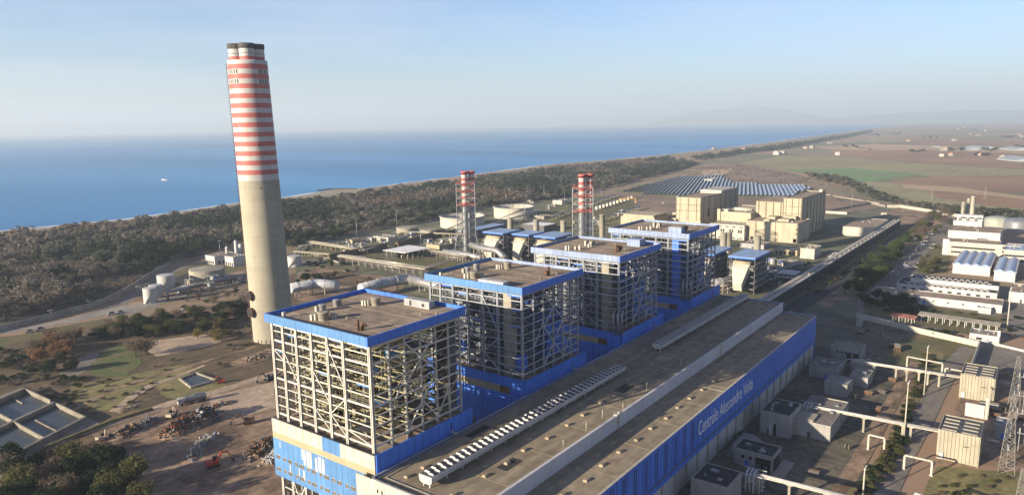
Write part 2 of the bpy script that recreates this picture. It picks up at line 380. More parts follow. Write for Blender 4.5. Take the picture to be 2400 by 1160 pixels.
# ---------------------------------------------------------------- boiler houses
XC = [1.6, 7.8, 13.4, 19.3, 25.2, 30.3, 35.2]; YC = [1.0, 10.8, 17.0, 23.6, 30.0, 35.8, 40.6]
LV = [30.2, 32.6, 35.3, 38.0, 40.7, 43.4, 46.2, 49.0, 51.8, 54.4, 56.3]
def fence_rail(mb, p, q, z, m=0, h=1.1, sp=2.2):
    p, q = Vector((p[0],p[1],z)), Vector((q[0],q[1],z)); n = max(1, int((q-p).length/sp))
    for k in (h, h*.55): mb.beam(p+Vector((0,0,k)), q+Vector((0,0,k)), .07, m=m)
    for i in range(n+1): a = p.lerp(q, i/n); mb.beam(a, a+Vector((0,0,h)), .07, m=m)
def boiler_house(x0, idx, label, fas, steel, fascia_mats):
    rnd = random.Random(40+idx); WX, WY, Z = 36.64, 41.33, 59.32
    root = thing('boiler_house', label, 'boiler house', (x0+18,20.6,0), 'boiler houses in a row beside the turbine hall')
    MB().box(x0+.3,x0+WX-.3,.3,WY-.3,57.4,58.25).bld('roof_slab', MS['roof_felt'], root)
    for i, (a,b,c,d) in enumerate(((-.1,.3,0,WY),(WX-.3,WX+.1,0,WY),(-.1,WX+.1,-.35,0),(-.1,WX+.1,WY,WY+.35))):
        MB().box(x0+a,x0+b,c,d,56.9,Z).bld('fascia', fascia_mats[i], root)
    # columns: every one its own mesh
    grid = [(x,y) for x in XC for y in YC if x in (XC[0],XC[-1]) or y in (YC[0],YC[-1])]+[(13.4,17.0),(13.4,30.0),(25.2,17.0),(25.2,30.0)]+[(XC[1],y) for y in YC[1:-1]]
    for x, y in grid:
        c = MB(); w = (.85 if idx == 0 else .66) if x == XC[0] else .5
        c.box(x0+x-w/2,x0+x+w/2,y-.1,y+.1,0,56.9); c.box(x0+x-w/2,x0+x-w/2+.14,y-w/2,y+w/2,0,56.9); c.box(x0+x+w/2-.14,x0+x+w/2,y-w/2,y+w/2,0,56.9)
        c.bld('column', steel, root)
    levs = [3.5,7.5]+LV
    for z in levs:
        hh = .5 if rnd.random() < .2 else .26
        for y in (YC[0], YC[-1]): MB().box(x0+XC[0]+.4,x0+XC[-1]-.4,y-.12,y+.12,z-hh,z).bld('girder', steel, root)
        for x in (XC[0], XC[-1]): MB().box(x0+x-.12,x0+x+.12,YC[0]+.4,YC[-1]-.4,z-hh,z).bld('girder', steel, root)
    for z in levs[2:]: MB().box(x0+XC[1]-.1,x0+XC[1]+.1,YC[0]+.4,YC[-1]-.4,z-.3,z-.01).bld('inner_girder', MS['inner_pipe'] if idx == 0 else MS['inner_frame'], root)
    for z in levs[2:]:
        for q in (2,4): MB().box(x0+XC[q]-.1,x0+XC[q]+.1,YC[0]+.4,YC[-1]-.4,z-.28,z-.015).bld('inner_girder', MS['inner_pipe'] if idx == 0 else MS['inner_frame'], root)
    # inner floor beams, walkways, pipes: uncountable clutter
    inner = MB(); pipe = MB(); deck = MB(); rail = MB()
    for z in LV[:-1]:
        for y in YC[1:-1]:
            if rnd.random() < .5: a = rnd.choice((XC[0],XC[1],XC[2])); b = rnd.choice((XC[-1],XC[-2],XC[-3])); inner.box(x0+a,x0+b,y-.09,y+.09,z-.34,z-.02)
        for x in XC[1:-1]:
            if rnd.random() < .5: inner.box(x0+x-.09,x0+x+.09,YC[0] if rnd.random() < .7 else YC[2],YC[-1] if rnd.random() < .7 else YC[4],z-.32,z-.04)
        for k in range(4):
            x = rnd.uniform(2,33); inner.box(x0+x-.1,x0+x+.1,rnd.choice(YC[:3]),rnd.choice(YC[3:]),z-.35,z-.06)
        for k in range(8):                                            # walkways
            if rnd.random() < .5: x = rnd.choice(XC[:-1])+.8; y = rnd.choice(YC[:4]); l = rnd.uniform(6,18); deck.box(x0+x,x0+x+1.5,y,min(y+l,40),z-.06,z+.02); fence_rail(rail,(x0+x,y),(x0+x,min(y+l,40)),z)
            else: y = rnd.choice(YC[:-1])+.8; x = rnd.choice(XC[:4]); l = rnd.uniform(6,16); deck.box(x0+x,min(x0+x+l,x0+35),y,y+1.5,z-.07,z+.01); fence_rail(rail,(x0+x,y),(min(x0+x+l,x0+35),y),z)
        for k in range(10):
            r = rnd.choice((.12,.16,.22,.35)); y = rnd.uniform(2,40); x = rnd.uniform(1,14); zz = z+rnd.uniform(.2,1.8)
            if rnd.random() < .5: pipe.tube([(x0+x,y,zz),(x0+x+rnd.uniform(5,20),y,zz),(x0+x+rnd.uniform(5,20),y,zz-.0001)][:2], r, 6)
            else: pipe.tube([(x0+rnd.uniform(1,34),y*.5,zz),(x0+rnd.uniform(1,34),y*.5,zz)] if 0 else [(x0+x*2,y*.4+1,zz),(x0+x*2,min(39,y*.4+1+rnd.uniform(5,22)),zz)], r, 6)
    for k in range(30 if idx == 0 else 40):
        x, y = rnd.uniform(2,34.5), rnd.uniform(1.8,39.5); z = rnd.choice(LV[:6]); pipe.tube([(x0+x,y,z),(x0+x,y,min(56,z+rnd.choice((5.4,8,11,16))))], rnd.choice((.12,.18,.28)), 6)
    for k in range(26):
        x, y = rnd.choice(XC[:-1]), rnd.choice(YC); z = rnd.choice(LV[:-2]); inner.beam((x0+x,y,z),(x0+XC[XC.index(x)+1],y,z+rnd.choice((2.7,5.5))), .22)
        y2 = rnd.choice(YC[:-1]); x2 = rnd.choice(XC[1:-1]); inner.beam((x0+x2,y2,z),(x0+x2,YC[YC.index(y2)+1],z+rnd.choice((2.7,5.5))), .22)
    lat = MB()
    for z in LV[1:-1:2]:                                              # broad gratings of the old boiler floors
        for q in range(5): a, b_ = rnd.uniform(2.2,24), rnd.uniform(3,30); deck.box(x0+a,x0+a+rnd.uniform(4,9),b_,b_+rnd.uniform(4,9),z-.1,z-.03)
    for k in range(9 if idx == 0 else 16):
        a, b_, z = rnd.uniform(3,30), rnd.uniform(3,34), rnd.choice(LV[:-3]); lat.box(x0+a,x0+a+rnd.uniform(.3,3.5),b_,b_+rnd.uniform(.3,3.5),z,z+rnd.uniform(1.5,5))
    for k in range(7): a, z = rnd.choice(YC[:-1]), rnd.choice(LV[5:]); lat.box(x0+1.9,x0+2.1,a+.5,a+rnd.uniform(4,6),z-.9,z-.4)
    lat.bld('blue_plant_units', MS['sunlit_blue_clad' if idx == 0 else 'blue_clad'], root, stuff=True)
    if idx:
        fr = MB()
        for z in range(30,51,3): fr.box(x0+8.8,x0+8.99,12,37,z,z+.35); fr.box(x0+9,x0+31,11.8,11.99,z,z+.35)
        for y in range(14,37,4): fr.box(x0+8.75,x0+8.99,y,y+.4,28,51)
        for x in range(11,31,4): fr.box(x0+x,x0+x+.4,11.75,11.99,28,51)
        fr.bld('buckstay_frame', steel, root, stuff=True)
    for k in range(22):                                               # boxy plant left on the floors
        x, y = rnd.uniform(4,30), rnd.uniform(4,34); z = rnd.choice(LV[:-2]); inner.box(x0+x,x0+x+rnd.uniform(.8,2.6),y,y+rnd.uniform(.8,3),z,z+rnd.uniform(.8,2.2))
    inner.bld('floor_framing', MS['inner_pipe'] if idx == 0 else MS['inner_frame'], root, stuff=True); pipe.bld('pipework', MS['inner_pipe'] if idx == 0 else MS['inner_frame'], root, stuff=True)
    deck.bld('walkway_decking', MS['dark_steel'], root, stuff=True); rail.bld('handrails', MS['inner_frame'] if idx else MS['inner_pipe'], root, stuff=True)
    # braces
    def brace(p, q, w=.3): b = MB(); b.beam(p, q, w); b.bld('brace', steel, root)
    yf = YC[0]-.25
    for (i, j, z0, z1) in ((2,4,30.2,43.4),(4,2,30.2,43.4),(2,4,43.4,54.4),(4,2,43.4,54.4),(4,5,30.2,38),(1,2,38,46)):
        brace((x0+XC[i],yf,z0),(x0+XC[j],yf,z1), .34 if j-i in (2,-2) else .26)
    xf = x0+XC[0]-.25
    for (i, j, z0, z1) in ((1,2,43.4,54.4),(2,3,38,46.2),(4,5,40.7,49),(5,6,46.2,49),(1,2,30.2,35.3),(2,1,35.3,40.7),(0,1,30.2,32.6),(2,3,30.2,35.3)):
        brace((xf,YC[i],z0),(xf,YC[j],z1), .26)
    for i in range(6):
        if i%2 == 0: brace((xf,YC[i],.5),(xf,YC[i+1],11)); brace((xf,YC[i+1],.5),(xf,YC[i],11))
    xf = x0+XC[-1]+.25
    for (i, j, z0, z1) in ((1,2,30,43),(2,1,43,54),(4,5,30,43),(5,4,43,54)): brace((xf,YC[i],z0),(xf,YC[j],z1), .26)
    # floor and cladding of the lower half
    MB().box(x0+.6,x0+36.1,-.5,41,27.2,27.9).bld('floor_slab', MS['roof_felt'], root)
    zb = 23.2
    if idx == 0:
        f = MB().box(x0-.25,x0+.1,19.5,41.6,24.9,28.75).bld('cladding_panel', MS['cream_panel'], root)
        MB().box(x0-.25,x0+.1,12.2,19.5,24.9,28.75).bld('cladding_panel', MS['sunlit_blue_clad'], root)
        MB().box(x0-.25,x0+.1,-.9,12.2,24.9,28.75).bld('cladding_panel', MS['cream_panel'], root)
        MB().box(x0-.22,x0+.1,-.9,41.6,23.0,24.9).bld('cladding_band', MS['beige_panel'], root)
        w = MB().box(x0-.25,x0+.1,3.0,41.6,11.6,23.0).bld('cladding_wall', MS['sunlit_blue_clad'], root)
        for zc in (16.9, 13.2):
            for k in range(14):
                y = 4.2+k*2.66; wl = 1.9 if k%2 else 1.25
                fr = MB(); fr.box(x0-.3,x0-.25,y,y+wl,zc,zc+1.15); p = fr.bld('window', MS['cream_panel'], w)
                g = MB()
                for a in range(4):
                    for b in range(2): g.box(x0-.34,x0-.3,y+.08+a*wl/4,y-.05+(a+1)*wl/4,zc+.1+b*.52,zc+.52+b*.52)
                g.bld('panes', MS['dark'], w)
        for k, (ya, yb, za, zb2) in enumerate(((28.2,28.7,19.8,22.9),(27.0,28.0,18.2,22.9),(25.4,26.6,18.0,22.8),(24.4,25.2,18.2,22.9),(22.1,23.0,17.9,21.9),(20.4,21.6,18.2,22.6),(19.0,20.0,18.0,22.4),(34.2,34.6,13.8,16.6),(30.1,30.5,14.4,16.7),(27.8,28.6,13.7,16.6),(38.3,38.6,20.6,22.4))):
            MB().box(x0-.285,x0-.25,ya,yb,za,zb2).bld('missing_sheet', MS['white_paint'], w)
    else:
        w = MB().box(x0-.25,x0+.1,-.9,41.6,18,28.9).bld('cladding_wall', MS['blue_clad'], root)
        MB().box(x0-.30,x0-.25,9,34,23.2,25.6).bld('cladding_band', MS['beige_panel'], w)
        MB().box(x0-.30,x0-.25,5,9,23.2,25.6).bld('cladding_band', MS['rust'], w)
        MB().box(x0-.2,x0+.1,-.9,41.6,9,18).bld('lower_wall', MS['blue_clad'], root)
    MB().box(x0+.1,x0+37.4,-1.3,-.95,22.9,28.97).bld('cladding_wall', MS['blue_clad'], root)
    MB().box(x0+36.4,x0+36.7,-.9,41.6,12,24.5).bld('cladding_wall', MS['blue_clad'], root)
    MB().box(x0+.2,x0+36.3,41.3,41.6,12,24.5).bld('cladding_wall', MS['blue_clad'], root)
    d = MB(); d.box(x0+27.9,x0+28.4,-1.36,-1.31,25.9,27.6); d.bld('door', MS['dark'], root)
    s = MB(); s.beam((x0+27.7,-1.6,25.5),(x0+28.2,-3.6,24.9), 1.4, .12); s.bld('access_ramp', MS['grey_steel'], root)
    for k in range(5):
        a, b_ = rnd.uniform(2,28), rnd.uniform(3,30); MB().box(x0+a,x0+a+rnd.uniform(2,7),b_,b_+rnd.uniform(2,9),58.25,58.27+k*.004).bld('roof_patch', MS['roof_dark'], root)
    for k in range(4): MB().box(x0+7.3*(k+1)-.07,x0+7.3*(k+1)+.07,.4,WY-.4,58.25,58.3).bld('roof_seam', MS['hatch'], root)
    for k in range(5): a, b_ = rnd.uniform(2,34), rnd.uniform(2,38); MB().lathe((x0+a,b_,58.25),[(.25,0),(.25,.5),(.4,.55),(.4,.7)],8).bld('roof_pipe', MS['concrete'], root)
    # roof plant
    def drum(x, y, r, h, m='concrete'):
        v = MB(); v.lathe((x0+x,y,58.25), [(r*.92,0),(r*.92,h*.3),(r,h*.32),(r,h*.9),(r*1.08,h*.92),(r*1.08,h),(r*.8,h)], 20); return v.bld('roof_vent', MS[m], root)
    def post(x, y, h, w=.6, m='cream_panel'): MB().box(x0+x-w/2,x0+x+w/2,y-w/2,y+w/2,58.25,58.25+h).bld('roof_duct', MS[m], root)
    if idx < 2:
        drum(7.2,25.2,1.5,2.3); drum(13.4,33.4,1.05,1.9,'grey_steel'); drum(19.2,34.2,1.0,2.0,'grey_steel'); drum(26.6,25.5,1.35,2.3)
        for x, y in ((5.8,26.8),(6.4,27.4),(5.2,27.6),(9.2,24.0),(9.9,23.6),(12.0,34.2),(20.5,34.2),(24.4,27.5),(25.0,27.0),(24.0,28.2),(2.6,36.5)): post(x,y,1.6,.75)
    else:
        for x, y, h in ((6,28,1.9),(6.8,27.2,1.9),(9.3,25.6,1.5),(10.2,24,1.9),(19.8,27,2.2),(20.6,27,2.2),(17.5,24,1.5),(18.2,23.4,1.8)): post(x,y,h,.8)
        b = MB().box(x0+21,x0+23.6,24.5,27,58.25,60.2).bld('roof_hut', MS['concrete'], root)
    rp = MB()
    if idx == 0:
        rp.tube([(5.5,9.3,58.25),(5.5,9.3,61)], .36, 10); rp.tube([(5.9,8.7,58.2),(5.9,8.7,59.4),(6.2,8.3,59.9),(6.7,7.9,59.9),(6.9,7.7,59.2)], .28, 8); rp.tube([(6.5,8.6,58.2),(6.6,8.4,60.2)], .3, 8)
        rp.tube([(3.2,12.5,58.2),(3.2,12.5,60.3)], .06, 5); rp.tube([(3,18,58.2),(3,18,60.9)], .08, 5)
    elif idx == 1: rp.tube([(x0+25,6.5,58.25),(x0+25,6.5,61.2)], .5, 10); rp.box(x0+23.2,x0+24.6,6,7.2,58.9,59.9); rp.tube([(x0+23.6,6.5,58.2),(x0+24.6,6.5,59.6)], .4, 8)
    else: rp.tube([(x0+13,8.5,58.25),(x0+13,8.5,61.2)], .55, 10); rp.lathe((x0+15,8,58.25), [(.4,0),(.4,1.2),(1,2),(1,2.4)], 10); rp.tube([(x0+15,8,58.3),(x0+16,7.2,60)], .25, 6)
    rp.bld('rusty_exhaust', MS['rust'], root)
    if idx == 0:
        b = MB().box(31.2,33.6,8.5,18.5,58.25,60.4).bld('roof_hut', MS['grey_steel'], root)
        MB().box(31.15,31.19,15.6,16.3,58.5,60).bld('door', MS['dark'], b); MB().box(31.15,31.19,10.4,11.4,58.8,59.6).bld('opening', MS['dark'], b)
    elif idx == 1:
        MB().box(x0+.4,x0+3.2,7.5,17.8,58.25,60.0).bld('roof_hut', MS['white_paint'], root)
    elif idx == 2: MB().box(x0+29,x0+34,6,12,58.25,61.2).bld('roof_hut', MS['faded_blue'], root)
    else:
        MB().box(x0+3,x0+7,5,11.5,58.25,61.4).bld('roof_hut', MS['faded_blue'], root); MB().box(x0+3.4,x0+6.6,5.4,11.1,61.4,61.6).bld('hut_roof', MS['concrete'], root)
    # boiler casing and shafts
    if idx == 0:
        for (a,b,c,d,e,f) in ((20,21,24,36,36,50),(27,31,27,36,33,52)): MB().box(a,b,c,d,e,f).bld('casing_plate', MS['dark_steel'], root)
        MB().box(31.5,34.5,2,8,30,56).bld('stair_shaft', MS['dark_steel'], root)
    else:
        MB().box(x0+9,x0+31,12,37,28,51).bld('boiler_casing', MS['deep_dark'], root)  # dark box, also put in to darken the inside of the frame
        MB().box(x0+2.5,x0+5.5,6.0,9.2,28,56.8).bld('lift_shaft', MS['concrete' if idx < 3 else 'blue_clad'], root)
        MB().box(x0+20,x0+30,4,11.8,30,46).bld('inner_cladding', MS['blue_clad'], root)
        if idx > 1:
            for k in range(3):
                y = 4.5-k*1.6; MB().tube([(x0-.9+k*.5,y-2.6,28.0),(x0-.9+k*.5,y-2.6,36.5),(x0+1.2,y-2.6+.4,38)], .42, 10).bld('riser_pipe', MS['galvanised'], root)
    return root
bA = boiler_house(0, 0, 'nearest boiler house, bare cream steel frame over a cream and blue panelled front', 0, MS['cream_steel'], [MS['sunlit_blue_clad'],MS['blue_clad'],MS['blue_clad'],MS['blue_clad']])
boiler_house(64.2, 1, 'second boiler house, with concrete lift shaft and a low white hut on its roof', 0, MS['frame_steel'], [MS['sunlit_blue_clad'],MS['faded_blue'],MS['blue_clad'],MS['sunlit_blue_clad']])
boiler_house(128.3, 2, 'third boiler house with faded lilac roof edge and rusty funnel pair on its roof', 0, MS['frame_steel'], [MS['faded_blue'],MS['faded_blue'],MS['blue_clad'],MS['faded_blue']])
boiler_house(194.3, 3, 'farthest boiler house, its blue lift shaft standing out behind three bent riser pipes', 0, MS['frame_steel'], [MS['faded_blue'],MS['faded_blue'],MS['blue_clad'],MS['faded_blue']])
# ---------------------------------------------------------------- turbine hall
def turbine_hall():
    X0, X1, YL, YS, YE, Z1, Z2 = -3.0, 228.5, -2.0, -33.25, -49.0, 24.0, 20.3
    r = thing('turbine_hall', 'long low turbine hall with two level flat roof and blue side wall bearing white lettering', 'turbine hall', (X0,-25,0))
    MB().box(X0+.4,X1-.4,YS+.3,YL-.3,Z1-.6,Z1).bld('roof', MS['hall_roof'], r, 'upper roof, brown gravelled, with ventilators')
    MB().box(X0+.4,X1-1.4,YE+.4,YS,Z2-.6,Z2).bld('roof', MS['hall_roof'], r, 'lower roof, brown gravelled, with hatches')
    # walls
    w = MB().box(X0,X0+.4,YE+.1,YL,0,Z1+.45).bld('end_wall', MS['cream_panel'], r) if 0 else None
    w = MB().box(X0,X0+.4,YS,YL+5.2,0,Z1+.35).bld('end_wall', MS['cream_panel'], r)
    for y in (-4.6,-6.2,-9.4,-10.8,-15,-16.5,-21,-23,-27,-29):
        for k in range(4): MB().box(X0-.05,X0-.01,y-.25,y+.25,Z1-2.6-k*1.5,Z1-1.7-k*1.5).bld('window', MS['dark'], w)
    MB().box(X0,X0+.4,YE+.1,YS-.01,0,Z2+.3).bld('end_wall', MS['cream_panel'], r)
    MB().box(X0+.4,X1-.4,YL-.3,YL,10,Z1+.35).bld('side_wall', MS['blue_clad'], r)
    MB().box(X1-.4,X1,YS,YL,0,Z1+.35).bld('end_wall', MS['blue_clad'], r)
    MB().box(X1-1.4,X1-1,YE+.1,YS,0,Z2+.35).bld('end_wall', MS['blue_clad'], r)
    mat('step_cladding', (.56,.55,.56), .55, .1, .1, streak=.12)
    s = MB().box(X0+.4,X1-.1,YS-.3,YS,Z2-.4,Z1+.55); s.box(X0+.4,X1-.1,YS-.45,YS+.35,Z1+.55,Z1+.7)
    s.bld('clerestory_wall', MS['step_cladding'], r)
    # parapet kerbs
    for (a,b,c,d,e) in ((X0,X1,YL-.5,YL+.1,Z1),(X0,X0+.6,YS,YL,Z1),(X1-.6,X1,YS,YL,Z1)):
        MB().box(a+.01,b-.01,c+.01,d-.01,e+.35,e+.55).bld('coping', MS['grey_steel'], r)
    MB().box(X0,X1-1,YE-.1,YE+.6,Z2+.35,Z2+.5).bld('coping', MS['cream_panel'], r); MB().box(X1-1.5,X1-.9,YE+.6,YS-.5,Z2+.35,Z2+.5).bld('coping', MS['grey_steel'], r)
    g = MB()
    for k in range(2):
        g.tube([(X0+1.6+k*1.4,YS+1,Z1+.15),(X0+1.6+k*1.4,YL-1.2-k*1.3,Z1+.15),(70,YL-1.2-k*1.3,Z1+.15)], .1, 6)
    g.bld('gutter_pipe', MS['grey_steel'], r)
    # blue side wall with corrugated bays
    zb = 7.6; n = 48; wall = MB()
    wall.box(X0,X1-1,YE,YE+.3,zb,Z2+.35)
    bl = wall.bld('side_cladding', MS['blue_clad'], r)
    dk = mat('blue_joint', (.035,.08,.26), .6, .1, .2)
    for k in range(n):
        x = X0+2+k*(X1-4-X0)/n; j = MB(); j.box(x,x+.22,YE-.05,YE-.002,zb+.1,Z2-.1); j.bld('cladding_joint', dk, bl)
    f = MB().box(X0+.2,X1-1.2,YE-.09,YE-.01,9.4,9.9).bld('cladding_joint', MS['dark_steel'], bl)
    for k in range(14):                                               # perforated window strips
        x = 2+k*6.35
        for dx in (0, 1.1):
            st = MB(); st.box(x+dx+.14,x+dx+.2,YE-.09,YE-.055,10.4,19.5)
            for q in range(9): st.box(x+dx,x+dx+.34,YE-.11,YE-.07,10.4+q*1.05,11.1+q*1.05)
            st.bld('window_strip', MS['dark'], bl)
    lw = MB().box(X0+.3,X1-1.6,YE+.45,YE+.85,0,zb+.3).bld('base_wall', MS['white_paint'], r)
    for k in range(26): x = 4+k*8.6; MB().box(x,x+.8,YE+.1,YE+.44,0,zb-.02).bld('pier', MS['concrete'], r)
    # lettering
    cu = bpy.data.curves.new('lettering', 'FONT'); cu.body = 'Centrale Alessandro Volta'; cu.size = 6.6; cu.extrude = .04; cu.space_character = 1.0
    to = bpy.data.objects.new('tmp_text', cu); COL.objects.link(to); dg = bpy.context.evaluated_depsgraph_get()
    me = bpy.data.meshes.new_from_object(to.evaluated_get(dg)); bpy.data.objects.remove(to)
    xs = [v.co.x for v in me.vertices]; k = 50.6/(max(xs)-min(xs))
    for v in me.vertices: v.co = (v.co.x*k, -v.co.z, v.co.y*1.0)
    me.materials.clear(); me.materials.append(MS['lettering'])
    lo = bpy.data.objects.new('lettering', me); COL.objects.link(lo); lo.parent = r; lo.location = Vector((89.2,YE-.12,13.2))-r.location
    # ridge ventilators
    for (xa, xb) in ((2.2,100.8),(129.5,226.5)):
        yc = -15.9; hw = 2.1
        v = MB(); prof = [(-hw*.55,.95),(-hw*.9,1.35),(-hw,2.1),(-hw,3.0),(hw,3.0),(hw,2.1),(hw*.9,1.35),(hw*.55,.95)]
        n = len(prof); vs = [(xa,yc+p[0],Z1+p[1]) for p in prof]+[(xb,yc+p[0],Z1+p[1]) for p in prof]
        v.add(vs, [tuple(range(n))]+[tuple(range(2*n-1,n-1,-1))]+[(i,n+i,n+(i+1)%n,(i+1)%n) for i in range(n)])
        vo = v.bld('ridge_ventilator', MS['white_paint'], r)
        lg = MB()
        for q in range(int((xb-xa)/6)+1):
            for dy in (-1,1): lg.box(xa+.4+q*6,xa+.7+q*6,yc+dy-.15,yc+dy+.15,Z1,Z1+.97)
        lg.bld('support_feet', MS['white_paint'], vo, stuff=True)
        nb = 42
        for q in range(nb):
            x = xa+.9+q*(xb-xa-1.4)/nb; bf = MB()
            for sy, dx in ((-1,0),(1,1.1)):
                x2 = x+dx*.5; a = [(x2,yc+sy*.1,Z1+2.9),(x2+.25,yc+sy*.1,Z1+3.45),(x2+.95,yc+sy*.1,Z1+3.0)]; e = [(u,yc+sy*(1.85 if n_ != 1 else 1.5),w) for n_, (u,_,w) in enumerate(a)]
                bf.add(a+e,[(0,1,2),(5,4,3),(0,3,4,1),(1,4,5,2)])
            bf.box(x+.3,x+.42,yc-.25,yc+.25,Z1+2.85,Z1+3.3); bf.bld('baffle', MS['white_paint'], vo)
        gr = MB().box(xa+.3,xb-.3,yc-1.95,yc+1.95,Z1+3.0,Z1+3.03).bld('throat', MS['dark_steel'], vo)
    # roof hatches: small flat topped skylights in rows
    def hatch(x, y, z):
        h = MB(); h.rbox((x,y,z),1.8,1.35,.48,0,0,.7); h.rbox((x,y,z+.48),1.26,.95,.07,0,1); h.bld('roof_hatch', [MS['hatch'],MS['hall_roof']], r)
    for q in range(24):
        x = 4.5+q*9.6; hatch(x+U(-1.5,1.5),-24.4+U(-.8,.8),Z1); 
        if q%2: hatch(x+5,-20.8,Z1)
        hatch(x,-41.8+U(-.5,.5),Z2); hatch(x+4.6,-37.2,Z2)
    for q in range(9): hatch(3.5+q*(3 if q < 3 else 25),-8.6-(q%2)*2.4,Z1)
    for (x, y, z, h) in ((52,-31,Z1,2.4),(63,-30,Z1,2.2),(90,-31,Z1,2.6),(118,-30.5,Z1,2),(72,-32,Z1,1.8),(40,-31,Z1,1.8)):
        MB().tube([(x,y,z),(x,y,z+h),(x+.5,y,z+h+.1)], .1, 6).bld('vent_pipe', MS['cream_panel'], r)
    lp = MB(); lp.box(66,66.6,-33.9,-33.56,Z2,Z1+1.6); lp.box(64.8,67.8,-34.0,-32.6,Z1+.75,Z1+1.0); lp.bld('roof_platform', MS['cream_panel'], r)
    lp = MB(); lp.box(148,148.4,-33.9,-33.56,Z2,Z1+1.6); lp.box(147,149.4,-34,-32.8,Z1+.75,Z1+1.0); lp.bld('roof_platform', MS['cream_panel'], r)
    for q in range(11):
        x = 14+q*19.2; sm = MB(); sm.box(x,x+.16,-32.6,-18.4,Z1,Z1+.05); sm.bld('roof_seam', MS['hatch'], r)
        sm = MB(); sm.box(x+6,x+6.16,-48.2,-33.8,Z2,Z2+.05); sm.bld('roof_seam', MS['hatch'], r)
    for (x, y, a_, b_, z) in ((30,-7,9,3,Z1),(62,-10,14,2.4,Z1),(84,-26,8,4,Z1),(20,-27,7,3.4,Z1),(44,-44,10,3,Z2),(88,-39,12,3.5,Z2),(150,-8,16,4,Z1),(170,-40,18,4,Z2),(120,-24,10,5,Z1)):
        MB().box(x,x+a_,y,y+b_,z,z+.03).bld('roof_patch', MS['roof_felt' if a_ > 9 else 'asphalt'], r)
    jt = MB(); jt.box(112.6,113,-32.8,-2.6,Z1,Z1+.12); jt.box(112.6,113,-48.3,-33.8,Z2,Z2+.14); jt.bld('expansion_joint', MS['concrete'], r)
turbine_hall()
# ---------------------------------------------------------------- generic builders
def flat(p): return (p[0], p[1])
def away(p): d = Vector((p[0]-CX, p[1]-CY)).normalized(); return d
def tank(front, top_y, half_px, name, label, cat, m, roof='cone', group=None, ladder=True, open_top=False, hs=None):
    """upright cylinder from the pixel of its nearest foot, the pixel row of its rim there and its half width in pixels"""
    g = G(*front); d = (Vector((g.x-CX, g.y-CY))).length; h = hs or HGT(front, top_y); r = half_px*math.hypot(d, CZ)/FPX
    a = away(g); c = (g.x+a.x*r, g.y+a.y*r, 0); root = thing(name, label, cat, c, group)
    b = MB()
    if open_top: b.lathe(c, [(r,0),(r,h),(r-.25,h),(r-.25,h*.55),(0.1,h*.55)], 40, cap1=False)
    else: b.lathe(c, [(r,0),(r,h)], 36, cap1=False)
    b.bld('shell', m, root)
    if not open_top:
        t = MB(); t.lathe(c, [(r+.05,h-.02),(r+.05,h+.18),(r*.96,h+.2),(.3,h+(r*.14 if roof == 'cone' else r*.07 if roof == 'low' else r*.4))] if roof != 'dome' else [(r+.05,h)]+[(r*math.cos(rad(q)),h+.15+r*.35*math.sin(rad(q))) for q in (0,20,40,60,80)], 36); t.bld('tank_roof', m, root)
    else:
        w = MB(); w.lathe(c, [(r+.02,h-.5),(r+1.0,h-.5),(r+1.0,h-.35),(r+.02,h-.35)], 40, cap1=False); 
        for k in range(40):
            q = 2*math.pi*k/40; w.box(c[0]+(r+.9)*math.cos(q)-.05,c[0]+(r+.9)*math.cos(q)+.05,c[1]+(r+.9)*math.sin(q)-.05,c[1]+(r+.9)*math.sin(q)+.05,h-.4,h+.6)
        w.lathe(c, [(r+.88,h+.55),(r+.95,h+.58),(r+.88,h+.62)], 40, cap1=False); w.bld('rim_walkway', MS['white_paint'], root)
    if ladder:
        s = MB(); v = math.atan2(-a.y,-a.x); n = 14; p = []
        for k in range(n+1): q = v-.7+1.2*k/n; p.append((c[0]+(r+.5)*math.cos(q), c[1]+(r+.5)*math.sin(q), .3+(h-.3)*k/n))
        for k in range(n): s.beam(p[k], p[k+1], .8, .22); s.beam((p[k][0],p[k][1],p[k][2]+1), (p[k+1][0],p[k+1][1],p[k+1][2]+1), .1)
        s.bld('stair', MS['dark_steel'], root)
    return root, c, r, h
def bpx(Nb, Nt, Rt, Lt, name, label, cat, m, roofm='roof_felt', group=None, par=.35, hs=None, parts=True):
    """axis-parallel building: near bottom corner, near top corner, right and left top corners as pixels"""
    g = G(*Nt, hs) if hs else G(*Nb); h = hs or HGT(Nb, Nt[1]); x1 = G(*Rt, h).x; y1 = G(*Lt, h).y; x0, y0 = g.x, g.y
    if x1 < x0+1: x1 = x0+4
    if y1 < y0+1: y1 = y0+4
    return abox(x0, x1, y0, y1, h, name, label, cat, m, roofm, group, par)
